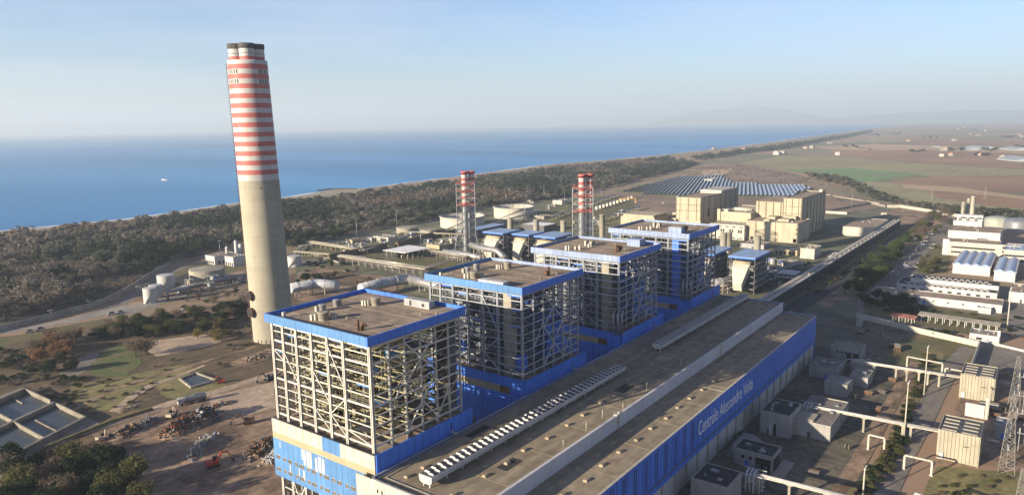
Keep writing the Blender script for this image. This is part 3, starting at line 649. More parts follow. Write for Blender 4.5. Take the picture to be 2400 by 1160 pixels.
def abox(x0, x1, y0, y1, h, name, label, cat, m, roofm='roof_felt', group=None, par=.35, z0=0):
    root = thing(name, label, cat, ((x0+x1)/2,(y0+y1)/2,z0), group)
    w = MB(); t = .3
    w.box(x0,x1,y0,y0+t,z0,h+par); w.box(x0,x1,y1-t,y1,z0,h+par); w.box(x0,x0+t,y0+t,y1-t,z0,h+par); w.box(x1-t,x1,y0+t,y1-t,z0,h+par)
    wo = w.bld('walls', MS[m], root); MB().box(x0+t,x1-t,y0+t,y1-t,h-.3,h).bld('roof', MS[roofm], root)
    rn = random.Random(int(x0*7+y0*13)); LX, LY = x1-x0, y1-y0
    if m != 'dark_steel' and LX > 3 and LY > 3:
        MB().box(x0-.14,x0-.015,y1-.9,y1-.72,z0,h).bld('downpipe', MS['grey_steel'], root)
        if name not in ('transformer_house','reactor_building'):
            u = y0+LY*rn.uniform(.15,.85); MB().box(x0-.05,x0-.012,u-.55,u+.55,z0,z0+2.2).bld('door', MS[rn.choice(('dark_steel','grey_steel','blue_clad'))], root)
            u = x0+LX*rn.uniform(.2,.8); MB().box(u-.6,u+.6,y0-.05,y0-.012,z0,z0+2.3).bld('door', MS[rn.choice(('dark_steel','grey_steel'))], root)
            for k in range(min(4,int(LX*LY/40)+1)):
                u, v, a_ = x0+LX*rn.uniform(.15,.8), y0+LY*rn.uniform(.15,.8), rn.uniform(.5,1.5); MB().box(u,u+a_,v,v+a_*rn.uniform(.7,1.6),h,h+rn.uniform(.4,1.1)).bld('roof_unit', MS[rn.choice(('concrete','grey_steel','galvanised'))], root)
    root['_b'] = (x0,x1,y0,y1,h); return root
def wins(root, face, us, zs, w, h, m='dark', name='window'):
    """openings on the -x or -y face; us = positions along the face"""
    x0,x1,y0,y1,H = root['_b']; ob = []
    for z in zs:
        for u in us:
            b = MB()
            if face == 'x': b.box(x0-.06,x0+.02,u-w/2,u+w/2,z,z+h)
            else: b.box(u-w/2,u+w/2,y0-.06,y0+.02,z,z+h)
            ob.append(b.bld(name, MS[m], root))
    return ob
def lin(a, b, n): return [a+(b-a)*(i+.5)/n for i in range(n)]
def rack(p, q, z, w, label, m='concrete', n=8, pipes=3, name='pipe_rack', cat='pipe rack', tier=None, legm=None, deck=.4):
    p, q = Vector((p[0],p[1],0)), Vector((q[0],q[1],0)); d = (q-p).normalized(); s = Vector((-d.y,d.x,0)); root = thing(name, label, cat, p)
    for k in range(n):
        c = p.lerp(q, (k+.5)/n)
        l = MB()
        for e in (-1,1): l.beam(c+s*(e*w*.42), c+s*(e*w*.42)+Vector((0,0,z-.2)), .38)
        l.beam(c-s*w*.5+Vector((0,0,z-.35)), c+s*w*.5+Vector((0,0,z-.35)), .35)
        if tier: l.beam(c-s*w*.5+Vector((0,0,tier)), c+s*w*.5+Vector((0,0,tier)), .3)
        l.bld('trestle', MS[legm or m], root)
    b = MB(); 
    for e in (-1,1): b.beam(p+s*(e*w*.42)+Vector((0,0,z)), q+s*(e*w*.42)+Vector((0,0,z)), .3, deck)
    b.bld('deck_beam', MS[m], root)
    for k in range(pipes):
        e = (k+.5)/pipes-.5; r = (.18,.3,.22,.14,.36)[k%5]
        MB().tube([p+s*(e*w*.8)+Vector((0,0,z+.2+r)), q+s*(e*w*.8)+Vector((0,0,z+.2+r))], r, 8).bld('pipe', MS[('galvanised','concrete','silver')[k%3]], root)
        if tier: MB().tube([p+s*(e*w*.8)+Vector((0,0,tier+.2+r)), q+s*(e*w*.8)+Vector((0,0,tier+.2+r))], r, 8).bld('pipe', MS[('silver','rust','galvanised')[k%3]], root)
    return root
def wall(px, h, t, label, m='light_concrete', name='boundary_wall', cat='wall', world=False):
    c = [Vector((p[0],p[1])) if world else Vector(G(*p).xy) for p in px]; l = []; r = []
    for i, p in enumerate(c):
        d = (c[min(i+1,len(c)-1)]-c[max(i-1,0)]).normalized(); nn = Vector((-d.y,d.x)); l.append(p+nn*t/2); r.append(p-nn*t/2)
    n = len(c); mb = MB(); vs = [(p.x,p.y,z) for z in (0,h) for p in l+r]
    fs = []
    for i in range(n-1):
        fs += [(2*n+i,2*n+n+i,2*n+n+i+1,2*n+i+1),(i,2*n+i,2*n+i+1,i+1),(n+i,n+i+1,3*n+i+1,3*n+i)]
    fs += [(0,n,3*n,2*n),(n-1,3*n-1,4*n-1,2*n-1)]
    mb.add(vs, fs); return tag(mb.bld(name, MS[m], org=(c[0].x,c[0].y,0)), label, cat)
def mast(px, top_y, label, name='light_mast', cat='light mast', m='galvanised', r=.28, head='lamps', group=None, h=None, at=None):
    g = Vector((at[0],at[1],0)) if at else G(*px); h = h or HGT(px, top_y); root = thing(name, label, cat, g, group)
    MB().tube([g, g+Vector((0,0,h))], r, 8, r2=r*.55).bld('pole', MS[m], root)
    if head == 'lamps':
        MB().box(g.x-1.3,g.x+1.3,g.y-.06,g.y+.06,h-.25,h-.1).bld('crossarm', MS[m], root)
        for k in (-1.2,-.4,.4,1.2): MB().rbox((g.x+k,g.y-.2,h-.1),.5,.4,.4).bld('floodlight', MS['white_paint'], root)
    elif head == 'rod': MB().tube([g+Vector((0,0,h)), g+Vector((0,0,h+1.5))], .08, 5).bld('rod', MS[m], root)
    return root
# ---------------------------------------------------------------- ground of the works, left half
def zg(k): return .02+.03*k
psheet('field', [(-60,800),(0,790),(210,765),(330,742),(420,735),(600,690),(690,640),(790,660),(900,700),(880,1240),(-60,1240)], zg(0), MS['heath'], 1.5, 9)
psheet('woodland_floor', [(-80,548),(200,538),(560,490),(700,473),(1000,440),(1300,398),(1560,375),(1640,385),(1560,412),(1450,432),(1300,458),(1000,505),(840,520),(690,570),(570,560),(480,600),(400,615),(347,645),(213,712),(107,742),(-80,780)], zg(0), MS['forest_floor'])
psheet('grass_verge', [(0,795),(120,768),(260,744),(255,755),(130,785),(0,812)], zg(1), MS['grass'], .6, 5)
strip('road', [(-80,800,9),(0,779,9),(90,765,9),(171,751,9),(230,735,14),(290,727,24),(340,715,18),(420,695,6),(560,662,6),(600,650,6)], 9, zg(2), MS['light_concrete'])
strip('road', [(250,728,9),(300,700,9),(350,668,9),(400,634,9),(480,618,9),(560,602,9)], 9, zg(1), MS['grey_asphalt'])
psheet('forecourt', [(275,725),(330,690),(420,652),(440,640),(560,612),(600,640),(600,662),(470,690),(380,712)], zg(1), MS['dirt'], .5, 6)
psheet('lawn', [(400,640),(470,617),(560,610),(575,630),(470,655),(412,652)], zg(2), MS['grass'], .5, 5)
psheet('tank_pit', [(395,655),(440,640),(450,650),(420,665)], zg(3), MS['asphalt'])
psheet('lawn', [(228,830),(300,800),(322,812),(330,850),(300,880),(235,885),(205,865)], zg(2), MS['bright_grass'], 1.2, 3)
psheet('bare_patch', [(345,800),(480,782),(520,800),(470,815),(370,835),(350,825)], zg(2), MS['pale_dirt'], .8, 4)
psheet('bare_patch', [(180,840),(230,825),(245,850),(205,868),(150,895),(140,870)], zg(1), MS['grey_asphalt'], .8, 4)
psheet('grass_patch', [(170,905),(300,880),(420,855),(460,860),(330,905),(300,960),(215,965),(165,935)], zg(2), MS['dry_grass'], 1.2, 3)
psheet('grass_patch', [(365,890),(420,870),(470,868),(510,890),(540,905),(420,935),(372,925)], zg(2), MS['dry_grass'], 1, 3)
psheet('yard', [(215,1020),(300,985),(420,945),(560,905),(640,870),(660,900),(680,1240),(200,1240),(330,1090)], zg(1), MS['dirt'], 1, 5)
psheet('yard', [(500,925),(640,895),(655,955),(560,975),(480,960)], zg(2), MS['pale_dirt'], .8, 4)
strip('track', [(110,1040,5),(215,1008,5),(310,975,5),(400,945,6),(520,915,6),(640,876,6),(760,840,6)], 5, zg(3), MS['pale_dirt'])
strip('track', [(170,962,2),(260,915,2.5),(330,892,3),(420,865,3),(520,835,3),(600,812,3)], 3, zg(3), MS['dirt'])
strip('track', [(265,965,3.5),(310,930,4),(350,905,4),(420,880,3),(480,856,2)], 3, zg(4), MS['pale_dirt'])
psheet('slope', [(470,1160),(560,1115),(640,1080),(668,1075),(690,1240),(440,1240)], zg(3), MS['dirt'], .8, 3)
# ---------------------------------------------------------------- perimeter wall and tanks at the left
wall([(-60,790),(0,775),(107,750),(160,735),(213,722),(267,702),(310,676),(347,651),(397,622)], 3.2, .5, 'long curving concrete boundary wall beside the road and the woodland')
wall([(397,621),(440,612),(480,607),(560,590)], 2.6, .4, 'straight dark boundary wall running from the bend to the white plant', 'grey_asphalt')
tank((354,712), 678, 13.5, 'white_silo', 'white storage silo standing nearest to the road', 'silo', MS['white_paint'])
tank((367,700), 671, 13, 'white_silo', 'white storage silo half hidden behind the nearest silo', 'silo', MS['white_paint'], ladder=False)
tank((391,678), 648, 17.5, 'white_silo', 'widest white silo, with dark stair, at the back of its cluster', 'silo', MS['white_paint'])
tank((488,666), 637, 37, 'storage_tank', 'wide grey tank with shallow cone roof and diagonal stair, left of the tall chimney', 'tank', MS['concrete'], 'cone')
r = bpx((504,621),(504,602),(535,590),(488,597),'plant_building','low white treatment building with dark openings beside the woodland wall','building','white_paint')
b = r['_b']; wins(r,'x',lin(b[2]+1,b[3]-1,4),[.6],2,2.2); wins(r,'y',lin(b[0]+2,b[1]-2,4),[.6],2,2)
r = bpx((548,625),(548,604),(575,598),(530,600),'plant_building','white open sided process building with columns under its front edge','building','white_paint'); b = r['_b']; wins(r,'x',lin(b[2]+.5,b[3]-.5,4),[.3],1.6,2.6)
g = G(556,612); 
for k, (dx, dy, rr, h, lb) in enumerate(((0,0,1.5,17,'tallest of the slim white process columns behind the white building'),(-5,6,1.2,12,'shorter slim white process column at the left of its cluster'),(6,3,1.7,13,'thick white process column next to the tall chimney'))):
    root = thing('process_column', lb, 'process column', (g.x+dx,g.y+dy,0)); MB().lathe((g.x+dx,g.y+dy,0),[(rr,0),(rr,h),(rr*.6,h+.8)],14).bld('vessel',MS['white_paint'],root)
    q = MB()
    for z in (4,7.5,11): 
        if z < h: q.lathe((g.x+dx,g.y+dy,z),[(rr+.1,0),(rr+.9,0),(rr+.9,.15),(rr+.1,.15)],12,cap1=False)
    q.bld('platform',MS['grey_steel'],root); MB().tube([(g.x+dx+rr+.4,g.y+dy,1),(g.x+dx+rr+.4,g.y+dy,h+.6),(g.x+dx,g.y+dy,h+1)],.2,6).bld('pipe',MS['galvanised'],root)
rack(G(402,695),G(590,655),4.6,4.5,'grey pipe rack running from the white silos to the tall chimney','galvanised',11,5,tier=2.6)
rack(G(322,690),G(350,681),5,3,'short pale pipe trestle left of the white silos','concrete',3,3)
r = thing('pipe_loop','tall pale expansion loop of pipes next to the silos','pipe loop',G(395,702)); g = G(392,706); h2 = G(440,695)
for k in range(4):
    o = Vector((k*1.1,k*1.4,0)); MB().tube([g+o,g+o+Vector((0,0,6)),h2+o+Vector((0,0,6)),h2+o],.3,8).bld('pipe',MS['galvanised'],r)
MB().box(min(g.x,h2.x),max(g.x,h2.x)+3,h2.y+1,h2.y+1.4,4.6,5).bld('frame',MS['grey_steel'],r)
wall([(412,668),(430,671),(452,674)],2.6,2.2,'low yellowish retaining block in front of the wide grey tank','beige_panel','retaining_wall')
for p, t, lb in (((517,602),565,'grey light mast beside the low white treatment building'),((7,752),745,'small lamp post at the left end of the curving wall'),((120,745),727,'small lamp post on the wall near the road'),((210,716),705,'thin post beside the boundary wall curve')): mast(p,t,lb,r=.25)
for k,(p,lb) in enumerate((((262,738),'small white van parked on the pale road below the silos'),((283,734),'white car parked on the road edge nearest the silos'),((70,779),'white car parked on the grass below the road'),((95,774),'white pickup parked on the grass verge below the road'),((435,727),'white car on the track left of the chimney'),((455,722),'white van on the track left of the chimney'))):
    g = G(*p); root = thing('parked_car',lb,'car',g); s = 1.0 if 'car' in lb else 1.15; az = rad(160)
    c = MB(); c.rbox((g.x,g.y,.35),4.2*s,1.75*s,.75*s,az,0,.96); c.bld('body',MS['white_paint'],root); c = MB(); c.rbox((g.x,g.y,.35+.75*s),2.4*s,1.6*s,.65*s,az,0,.78); c.bld('cabin',MS['dark'],root)
    for e in (-1,1):
        for f in (-1,1):
            x, y = 1.3*s*e, .8*s*f; q = Vector((g.x+x*math.cos(az)-y*math.sin(az), g.y+x*math.sin(az)+y*math.cos(az), .34)); n = Vector((-math.sin(az),math.cos(az),0))*.12
            MB().tube([q-n,q+n],.34,10).bld('wheel',MS['dark'],root)
# ---------------------------------------------------------------- settling basins, pond
def basin(pts, z, depth, m_w, label, name='settling_basin', t=.9, h=1.4, inner=None, water=-.2):
    """walled basin; pts = inner outline on the ground (world)"""
    c = sum((Vector(p) for p in pts), Vector((0,0)))/len(pts); root = thing(name, label, 'basin', (c.x,c.y,0)); n = len(pts)
    for i in range(n):
        a, b = Vector(pts[i]), Vector(pts[(i+1)%n]); d = (b-a).normalized(); nn = Vector((d.y,-d.x)); 
        if (c-a).dot(nn) > 0: nn = -nn
        w = MB(); w.prism([a-d*t*.9,b+d*t*0.0,b+nn*t,a-d*t*.9+nn*t],.0,h); w.bld('wall',m_w,root)
    return root, c
P1, P2, P3 = G(60,922).xy, G(198,988).xy, G(106,1036).xy; P0 = P1+(P3-P2)
u = (P2-P1); v = (P0-P1)
# raised concrete surround with two sunken chambers
def quad(a, b, c2, d2): return [tuple(P1+u*a+v*c2), tuple(P1+u*b+v*c2), tuple(P1+u*b+v*d2), tuple(P1+u*a+v*d2)]
mat('basin_wall', (.25,.225,.18), .9, .2, .12, fine=.4)
root = thing('settling_basin','big concrete settling basin with two sunken chambers of still water','basin',(P1.x,P1.y,0))
for (a,b,c2,d2,h) in ((-.16,-.022,-.14,2.2,.35),(1.022,1.16,-.14,2.2,.35),(-.022,1.022,-.14,-.032,.3)):
    w = MB(); w.prism(quad(a,b,c2,d2),.05,h); w.bld('apron',MS['basin_wall'],root)
for (a,b,c2,d2,h) in ((-.022,0,-.03,2.2,2.3),(1,1.022,-.03,2.2,2.2),(0,.45,-.03,0,2.3),(.55,1,-.03,0,2.3),(.485,.515,-.03,2.2,2.0),(0,.485,1.0,1.03,2.1),(.515,1,1.0,1.03,2.1)):
    w = MB(); w.prism(quad(a,b,c2,d2),.05,h); w.bld('wall',MS['basin_wall'],root)
for (a,b,c2,d2) in ((0,.485,0,1),(.515,1,0,1),(0,.485,1.03,2.2),(.515,1,1.03,2.2)):
    w = MB(); w.prism(quad(a+.002,b-.002,c2+.002,d2-.002),.1,.4); w.bld('water',MS['pond'],root)
for (a,b,c2,d2) in ((.0,.2,.35,.38),(.6,.95,.62,.65)):
    w = MB(); w.prism(quad(a+.004,b,c2,d2),.3,.9); w.bld('ledge',MS['basin_wall'],root)
wall([(105,1052),(190,1018),(260,990),(357,960)],1.2,1.0,'low overgrown kerb wall between the basin and the dirt track','dry_grass','kerb_wall')
pp = [tuple(G(*q).xy) for q in ((425,890),(459,877),(503,893),(450,909))]
root, c = basin(pp,0,1,MS['light_concrete'],'small square pond with a low concrete rim in the dry grass','pond',.8,.9)
w = MB(); w.prism(pp,.06,.3); w.bld('water',MS['pond'],root)
# ---------------------------------------------------------------- yard machines and scrap
mat('machine_red',(.50,.05,.03),.5,.15,.4); mat('machine_yellow',(.50,.30,.05),.5,.2,.4); mat('machine_beige',(.45,.38,.27),.6,.2,.4)
def excavator(p, az, label, m, s=1.0, reach=1.0, curl=0):
    g = G(*p); root = thing('excavator', label, 'excavator', (g.x,g.y,.08)); ca, sa = math.cos(az), math.sin(az)
    def L(x,y,z): return (g.x+s*(x*ca-y*sa), g.y+s*(x*sa+y*ca), .08+s*z)
    for e in (-1,1):
        t = MB(); pr = [(-2.2,.45),(-1.9,.0),(1.9,.0),(2.2,.45),(1.9,.9),(-1.9,.9)]
        t.add([L(x,e*1.25-.3,z) for x,z in pr]+[L(x,e*1.25+.3,z) for x,z in pr],[tuple(range(6)),tuple(range(11,5,-1))]+[(i,6+i,6+(i+1)%6,(i+1)%6) for i in range(6)]); t.bld('track', MS['dark'], root)
    def lb(x0,x1,y0,y1,z0,z1,nm,mm):
        b = MB(); b.add([L(x,y,z) for z in (z0,z1) for x,y in ((x0,y0),(x1,y0),(x1,y1),(x0,y1))],[(3,2,1,0),(4,5,6,7),(0,1,5,4),(1,2,6,5),(2,3,7,6),(3,0,4,7)]); return b.bld(nm,mm,root)
    lb(-2.5,1.7,-1.4,1.4,1.0,2.0,'body',m); lb(-2.6,-1.4,-1.35,1.35,2.0,2.4,'counterweight',m); c = lb(.1,1.7,.45,1.4,2.0,3.1,'cab',MS['dark'])
    b = MB(); a = [L(1.4,-.2,1.8),L(3.4*reach,-.2,4.6),L(5.6*reach,-.2,4.3)]; b.beam(a[0],a[1],.55*s); b.beam(a[1],a[2],.5*s); b.bld('boom',m,root)
    b = MB(); b.beam(a[2],L(7.4*reach,-.2,1.7-curl),.42*s); b.beam(L(4.2*reach,-.2,4.9),L(5.9*reach,-.2,4.0),.25*s); b.bld('stick',MS['machine_yellow'] if m is MS['machine_red'] else m,root)
    b = MB(); q = L(7.4*reach,-.2,1.6-curl); b.rbox((q[0],q[1],q[2]-1.2*s),1.1*s,1.1*s,1.2*s,az,0,1.3); b.bld('bucket',MS['dark_steel'],root)
    return root
excavator((500,1092), rad(-20), 'bright red excavator with yellow stick working in the shade of the yard', MS['machine_red'], .92, .9)
excavator((518,897), rad(150), 'orange red excavator parked beside the small square pond', MS['machine_red'], .62, .6)
excavator((583,992), rad(150), 'dark excavator with raised arm among the scrap heaps', MS['rust'], .85)
excavator((630,890), rad(185), 'black excavator at the foot of the nearest boiler house', MS['dark_steel'], .85)
excavator((402,978), rad(30), 'beige excavator on the pale track above the scrap', MS['machine_beige'], .8, .5)
excavator((240,1032), rad(10), 'beige digger at the left end of the scrap heaps', MS['machine_beige'], .75, .55)
def tanker(p, az, label):
    g = G(*p); root = thing('truck', label, 'truck', (g.x,g.y,.1)); ca, sa = math.cos(az), math.sin(az)
    def b(x,y,z,l,w,h,nm,mm,tp=1): return MB().rbox((g.x+x*ca-y*sa,g.y+x*sa+y*ca,.1+z),l,w,h,az,0,tp).bld(nm,mm,root)
    b(0,0,.7,10.5,1.1,.35,'chassis',MS['dark_steel']); c = b(4.6,0,.7,2.1,2.4,2.3,'cab',MS['white_paint'],.94); b(5.66,0,2.0,.05,2.0,.8,'windscreen',MS['dark'])
    t = MB(); t.tube([(g.x+x*ca,g.y+x*sa,2.2) for x in (-5.2,-5.0,3.0,3.2)],1.25,16); t.bld('tank',MS['galvanised'],root); b(-2.2,0,3.35,3.5,.7,.3,'hatch_rail',MS['grey_steel'])
    for x in (-4.2,-2.9,.4,4.2):
        for e in (-1,1):
            q = Vector((g.x+x*ca-e*1.0*sa,g.y+x*sa+e*1.0*ca,.6)); n = Vector((-sa,ca,0))*.2; MB().tube([q-n,q+n],.5,12).bld('wheel',MS['dark'],root)
    return root
tanker((452,944), rad(162), 'silver tanker truck with white cab on the dirt track')
def heap(px, lx, ly, h, az, label, mats, n, seed, name='scrap_heap', size=(.6,3.2), cat='scrap heap'):
    rnd = random.Random(seed); g = G(*px); b = MB(); ca, sa = math.cos(az), math.sin(az)
    for k in range(n):
        u, v = rnd.gauss(0,.38), rnd.gauss(0,.38); u = max(-1,min(1,u)); v = max(-1,min(1,v)); hh = h*max(.05,(1-u*u)*(1-v*v))*rnd.uniform(.3,1.05)
        x, y = u*lx/2, v*ly/2; c = Vector((g.x+x*ca-y*sa, g.y+x*sa+y*ca, .1+hh)); l = rnd.uniform(*size); d = Vector((rnd.gauss(0,1),rnd.gauss(0,1),rnd.gauss(0,.45))).normalized()*l/2
        if rnd.random() < .55: b.beam(c-d, c+d, rnd.uniform(.12,.4), rnd.uniform(.1,.6), rnd.randrange(len(mats)))
        else: b.rbox((c.x,c.y,max(.06,c.z-.5)), rnd.uniform(.4,1.6), rnd.uniform(.4,1.6), rnd.uniform(.2,1.0), rnd.uniform(0,3), rnd.randrange(len(mats)), rnd.uniform(.5,1))
    n2 = 14
    vs = []; 
    for i in range(n2+1):
        for j in range(n2+1):
            u, v = i/n2*2-1, j/n2*2-1; z = h*.55*max(0,(1-u*u)*(1-v*v))*(.7+.5*rnd.random())+.05 if abs(u) < 1 and abs(v) < 1 else .03
            x, y = u*lx/2, v*ly/2; vs.append((g.x+x*ca-y*sa, g.y+x*sa+y*ca, z))
    b.add(vs,[(i*(n2+1)+j,(i+1)*(n2+1)+j,(i+1)*(n2+1)+j+1,i*(n2+1)+j+1) for i in range(n2) for j in range(n2)],len(mats))
    o = b.bld(name, mats+[MS['dirt']], org=g); tag(o, label, cat); o['kind'] = 'stuff'; return o
SR = MS['rust']; SD = MS['dark_steel']
mat('rust_red',(.26,.08,.04),.9,.25,.5)
heap((425,1002), 22, 11, 3.6, rad(25), 'rusty red brown heap of plates and beams, largest in the yard', [SR,MS['rust_red'],SR,SD], 260, 1)
heap((475,985), 18, 11, 5.5, rad(20), 'dark heap of twisted steel beside the rusty heap', [SD,SR,SD,MS['grey_steel']], 230, 2)
heap((470,1050), 24, 7, 2.4, rad(35), 'long pale heap of galvanised scrap above the red excavator', [MS['grey_steel'],MS['galvanised'],MS['concrete']], 190, 3)
heap((300,1012), 18, 7, 2.0, rad(25), 'low dark heap of scrap at the left beside the beige digger', [SD,SR,MS['dirt']], 120, 4)
heap((345,992), 12, 6, 1.8, rad(25), 'small grey blue heap of scrap along the track', [MS['grey_steel'],SD,MS['galvanised']], 90, 5)
heap((615,1052), 20, 10, 2.6, rad(30), 'brown heap of twisted pipes beside the boiler house wall', [SR,SD,SR,MS['dirt']], 200, 6)
heap((640,1075), 12, 7, 2.0, rad(30), 'white heap of sheet metal beside the panelled front', [MS['white_paint'],MS['grey_steel'],MS['white_paint']], 90, 7)
heap((520,948), 12, 5, .9, rad(-10), 'flat row of loose beams behind the tanker truck', [MS['concrete'],MS['grey_steel'],SR], 60, 8)
heap((300,958), 9, 4, .5, rad(10), 'thin scatter of pale rubble on the grass above the track', [MS['concrete'],MS['dirt']], 40, 9, 'rubble', (.3,1), 'rubble')
heap((600,838), 26, 12, .9, rad(10), 'low rubble scattered at the foot of the tall chimney', [MS['concrete'],MS['dirt'],SR], 120, 10, 'rubble', (.3,1.2), 'rubble')
# ---------------------------------------------------------------- middle of the works: ducts, tanks, racks, gas turbine units
psheet('works_ground', [(690,600),(715,572),(830,545),(930,530),(1030,500),(1150,470),(1300,452),(1420,462),(1500,470),(1600,470),(1720,470),(1900,475),(2080,486),(2200,500),(2110,640),(1900,1240),(1000,1240),(700,760)], zg(0), MS['works_mix'], 1, 12)
psheet('works_verge', [(1400,470),(1450,452),(1600,455),(1720,466),(1900,440),(2060,470),(2080,484),(1930,505),(1700,500),(1450,500)], zg(1), MS['pink_heath'], 1, 10)
for k, (pp, m) in enumerate((([(700,640),(760,620),(830,640),(960,655),(930,690),(760,720),(690,700)],'dirt'),([(720,640),(800,635),(880,655),(860,672),(760,668)],'heath'),
    ([(905,612),(960,600),(1010,590),(1060,600),(1075,625),(1000,640),(930,618)],'grass'),([(830,592),(900,578),(900,606),(850,612)],'grass'),
    ([(1000,560),(1040,545),(1100,535),(1060,575)],'grass'),([(1330,470),(1420,460),(1500,475),(1440,510),(1330,540),(1290,520)],'grass'),([(1440,500),(1500,490),(1500,520),(1380,545)],'dry_grass'),
    ([(690,590),(720,570),(840,590),(800,606),(720,605)],'grass'),([(1270,500),(1330,480),(1330,500),(1290,520)],'dry_grass'),([(1880,700),(1960,640),(2060,560),(2140,520),(2180,515),(2010,690),(1940,720)],'dirt'),
    ([(2060,500),(2110,484),(2200,500),(2150,540),(2120,545),(2090,515)],'dirt'))):
    psheet('grass_patch' if m != 'dirt' else 'dirt_patch', pp, zg(2), MS[m], .8, 6)
for nm, pts, w in (('road',[(690,618),(760,607),(840,612),(940,640),(1000,655)],7),('road',[(985,632),(1060,607),(1130,590)],5),('road',[(1360,470),(1520,478),(1650,490)],7),('road',[(1000,520),(1100,490),(1250,465),(1360,452)],6)):
    strip(nm, pts, w, zg(3), MS['grey_asphalt'])
strip('road', [(1280,462),(1450,470),(1580,474)], 5, zg(3), MS['light_concrete'])
# tanks
tank((1204,514), 489, 47.5, 'storage_tank', 'widest open topped concrete coloured tank, on the right of the tank farm', 'tank', MS['cream_panel'], open_top=True)
tank((1084,537), 512, 53, 'storage_tank', 'wide open topped tank partly hidden behind the left twin chimney tower', 'tank', MS['cream_panel'], open_top=True)
tank((955,549), 536, 25, 'storage_tank', 'low pale tank nearest to the light mast, left of the tank farm', 'tank', MS['concrete'], 'low')
tank((1006,554), 541, 22, 'storage_tank', 'low pale tank between the open shed and the left twin tower', 'tank', MS['concrete'], 'low')
tank((690,626), 603, 16.5, 'white_silo', 'white tank standing alone just right of the tall chimney', 'silo', MS['white_paint'], 'low')
# bunds, sheds, containers
def prism_bund(px0, px1, w, h, label, m='grass'):
    p, q = Vector(G(*px0).xy), Vector(G(*px1).xy); d = (q-p).normalized(); s = Vector((-d.y,d.x)); vs = []
    for c in (p, q):
        for k, z in ((-w,0),(-w*.3,h),(w*.3,h),(w,0)): vs.append((c.x+s.x*k,c.y+s.y*k,z))
    b = MB(); b.add(vs,[(0,1,2,3)[::-1],(4,5,6,7),(0,4,5,1),(1,5,6,2),(2,6,7,3)]); return tag(b.bld('bund_wall',MS[m],org=(p.x,p.y,0)),label,'wall')
for a, b, h, lb in (((770,610),(905,582),5,'dark banked wall running toward the white roofed open shed'),((930,580),(1040,548),5,'dark banked wall behind the white roofed open shed'),((1000,560),(1075,545),4,'short dark bund wall below the low pale tanks')):
    prism_bund(a, b, 3, h, lb, 'heath')
def open_shed():
    h = 6.2; c = [G(904,586,h),G(950,593.5,h),G(996,580,h),G(955,574,h)]; x0, x1 = c[1].x, c[2].x; y0, y1 = c[1].y, c[0].y
    r = thing('open_shed','open sided shed with flat white roof and pipework under it','shed',((x0+x1)/2,(y0+y1)/2,0))
    MB().box(x0-.5,x1+.5,y0-.5,y1+.5,h,h+.35).bld('roof',MS['white_roof'],r)
    for x in lin(x0,x1,5):
        for y in (y0+.3,y1-.3): MB().box(x-.2,x+.2,y-.2,y+.2,0,h).bld('column',MS['concrete'],r)
    for k in range(9): x, y = U(x0+2,x1-2), U(y0+1.5,y1-1.5); MB().tube([(x,y,0),(x,y,3),(x+2,y+.5,4.2),(x+3,y+.5,1)],.45,8).bld('pump_pipe',MS[('silver','rust','dark_steel')[k%3]],r)
    MB().box(x0+3,x1-1,(y0+y1)/2,(y0+y1)/2+.3,0,h).bld('partition',MS['dark_steel'],r)
open_shed()
bpx((1030,588),(1032,576),(1046,571),(1005,571),'container_hut','tan flat roofed hut between the open shed and the left twin tower','building','beige_panel')
bpx((826,571),(827,563),(835,559),(811,561),'container_hut','small beige pump hut beside the tall mast in the pipe yard','building','beige_panel')
bpx((1317,480),(1317,471),(1324,468),(1299,469),'hut','small white hut beyond the tank farm near the woodland edge','building','cream_panel')
bpx((910,570),(912,558),(950,556),(880,553),'plant_building','low cream building with pale roof behind the banked wall','building','cream_panel','light_concrete')
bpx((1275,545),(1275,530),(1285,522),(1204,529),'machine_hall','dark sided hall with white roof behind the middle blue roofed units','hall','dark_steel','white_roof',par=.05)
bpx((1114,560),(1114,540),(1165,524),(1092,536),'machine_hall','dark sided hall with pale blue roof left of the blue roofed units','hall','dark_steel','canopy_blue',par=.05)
bpx((1275,514),(1276,508),(1284,504),(1257,505),'hut','low flat concrete hut right of the widest open tank','building','light_concrete')
# racks
rack(G(798,616,0),G(1003,648,0),6.0,7,'broad concrete pipe bridge running across to the second boiler house','concrete',13,3,tier=3.2,deck=1.0)
rack(G(718,575),G(850,596),3.8,7,'yellowish pipe rack at the back left of the pipe yard','beige_panel',11,5,deck=.6)
rack(G(690,598),G(860,612),3.2,4,'lower pipe rack in the grass right of the tall chimney','beige_panel',11,3)
rack(G(850,598),G(1005,545),3.6,4,'concrete pipe rack climbing past the low pale tanks','concrete',11,4,deck=.6)
rack(G(930,552),G(1110,560),4.2,5,'pale pipe rack behind the open shed toward the left twin tower','beige_panel',12,4,deck=.6)
rack(G(1120,545),G(1260,505),5.0,5,'grey pipe rack running in front of the widest open tank','galvanised',10,4)
rack(G(1290,515),G(1440,462),4.0,5,'long straight pipe rack leading back to the yellow gantry','galvanised',12,4)
rack(G(1375,530),G(1500,490),4.0,5,'dark pipe rack right of the right twin tower','grey_steel',10,4)
for p, q, lb in (((690,600),(715,580),'thin pale pipe run on low blocks near the white tank'),((735,600),(800,622),'pale ground pipe along the grass right of the chimney'),((880,560),(985,545),'pale pipe run in front of the low pale tanks'),((1040,545),(1100,520),'pale pipe run beside the hidden wide tank')):
    rack(G(*p),G(*q),1.6,2,lb,'light_concrete',8,2)
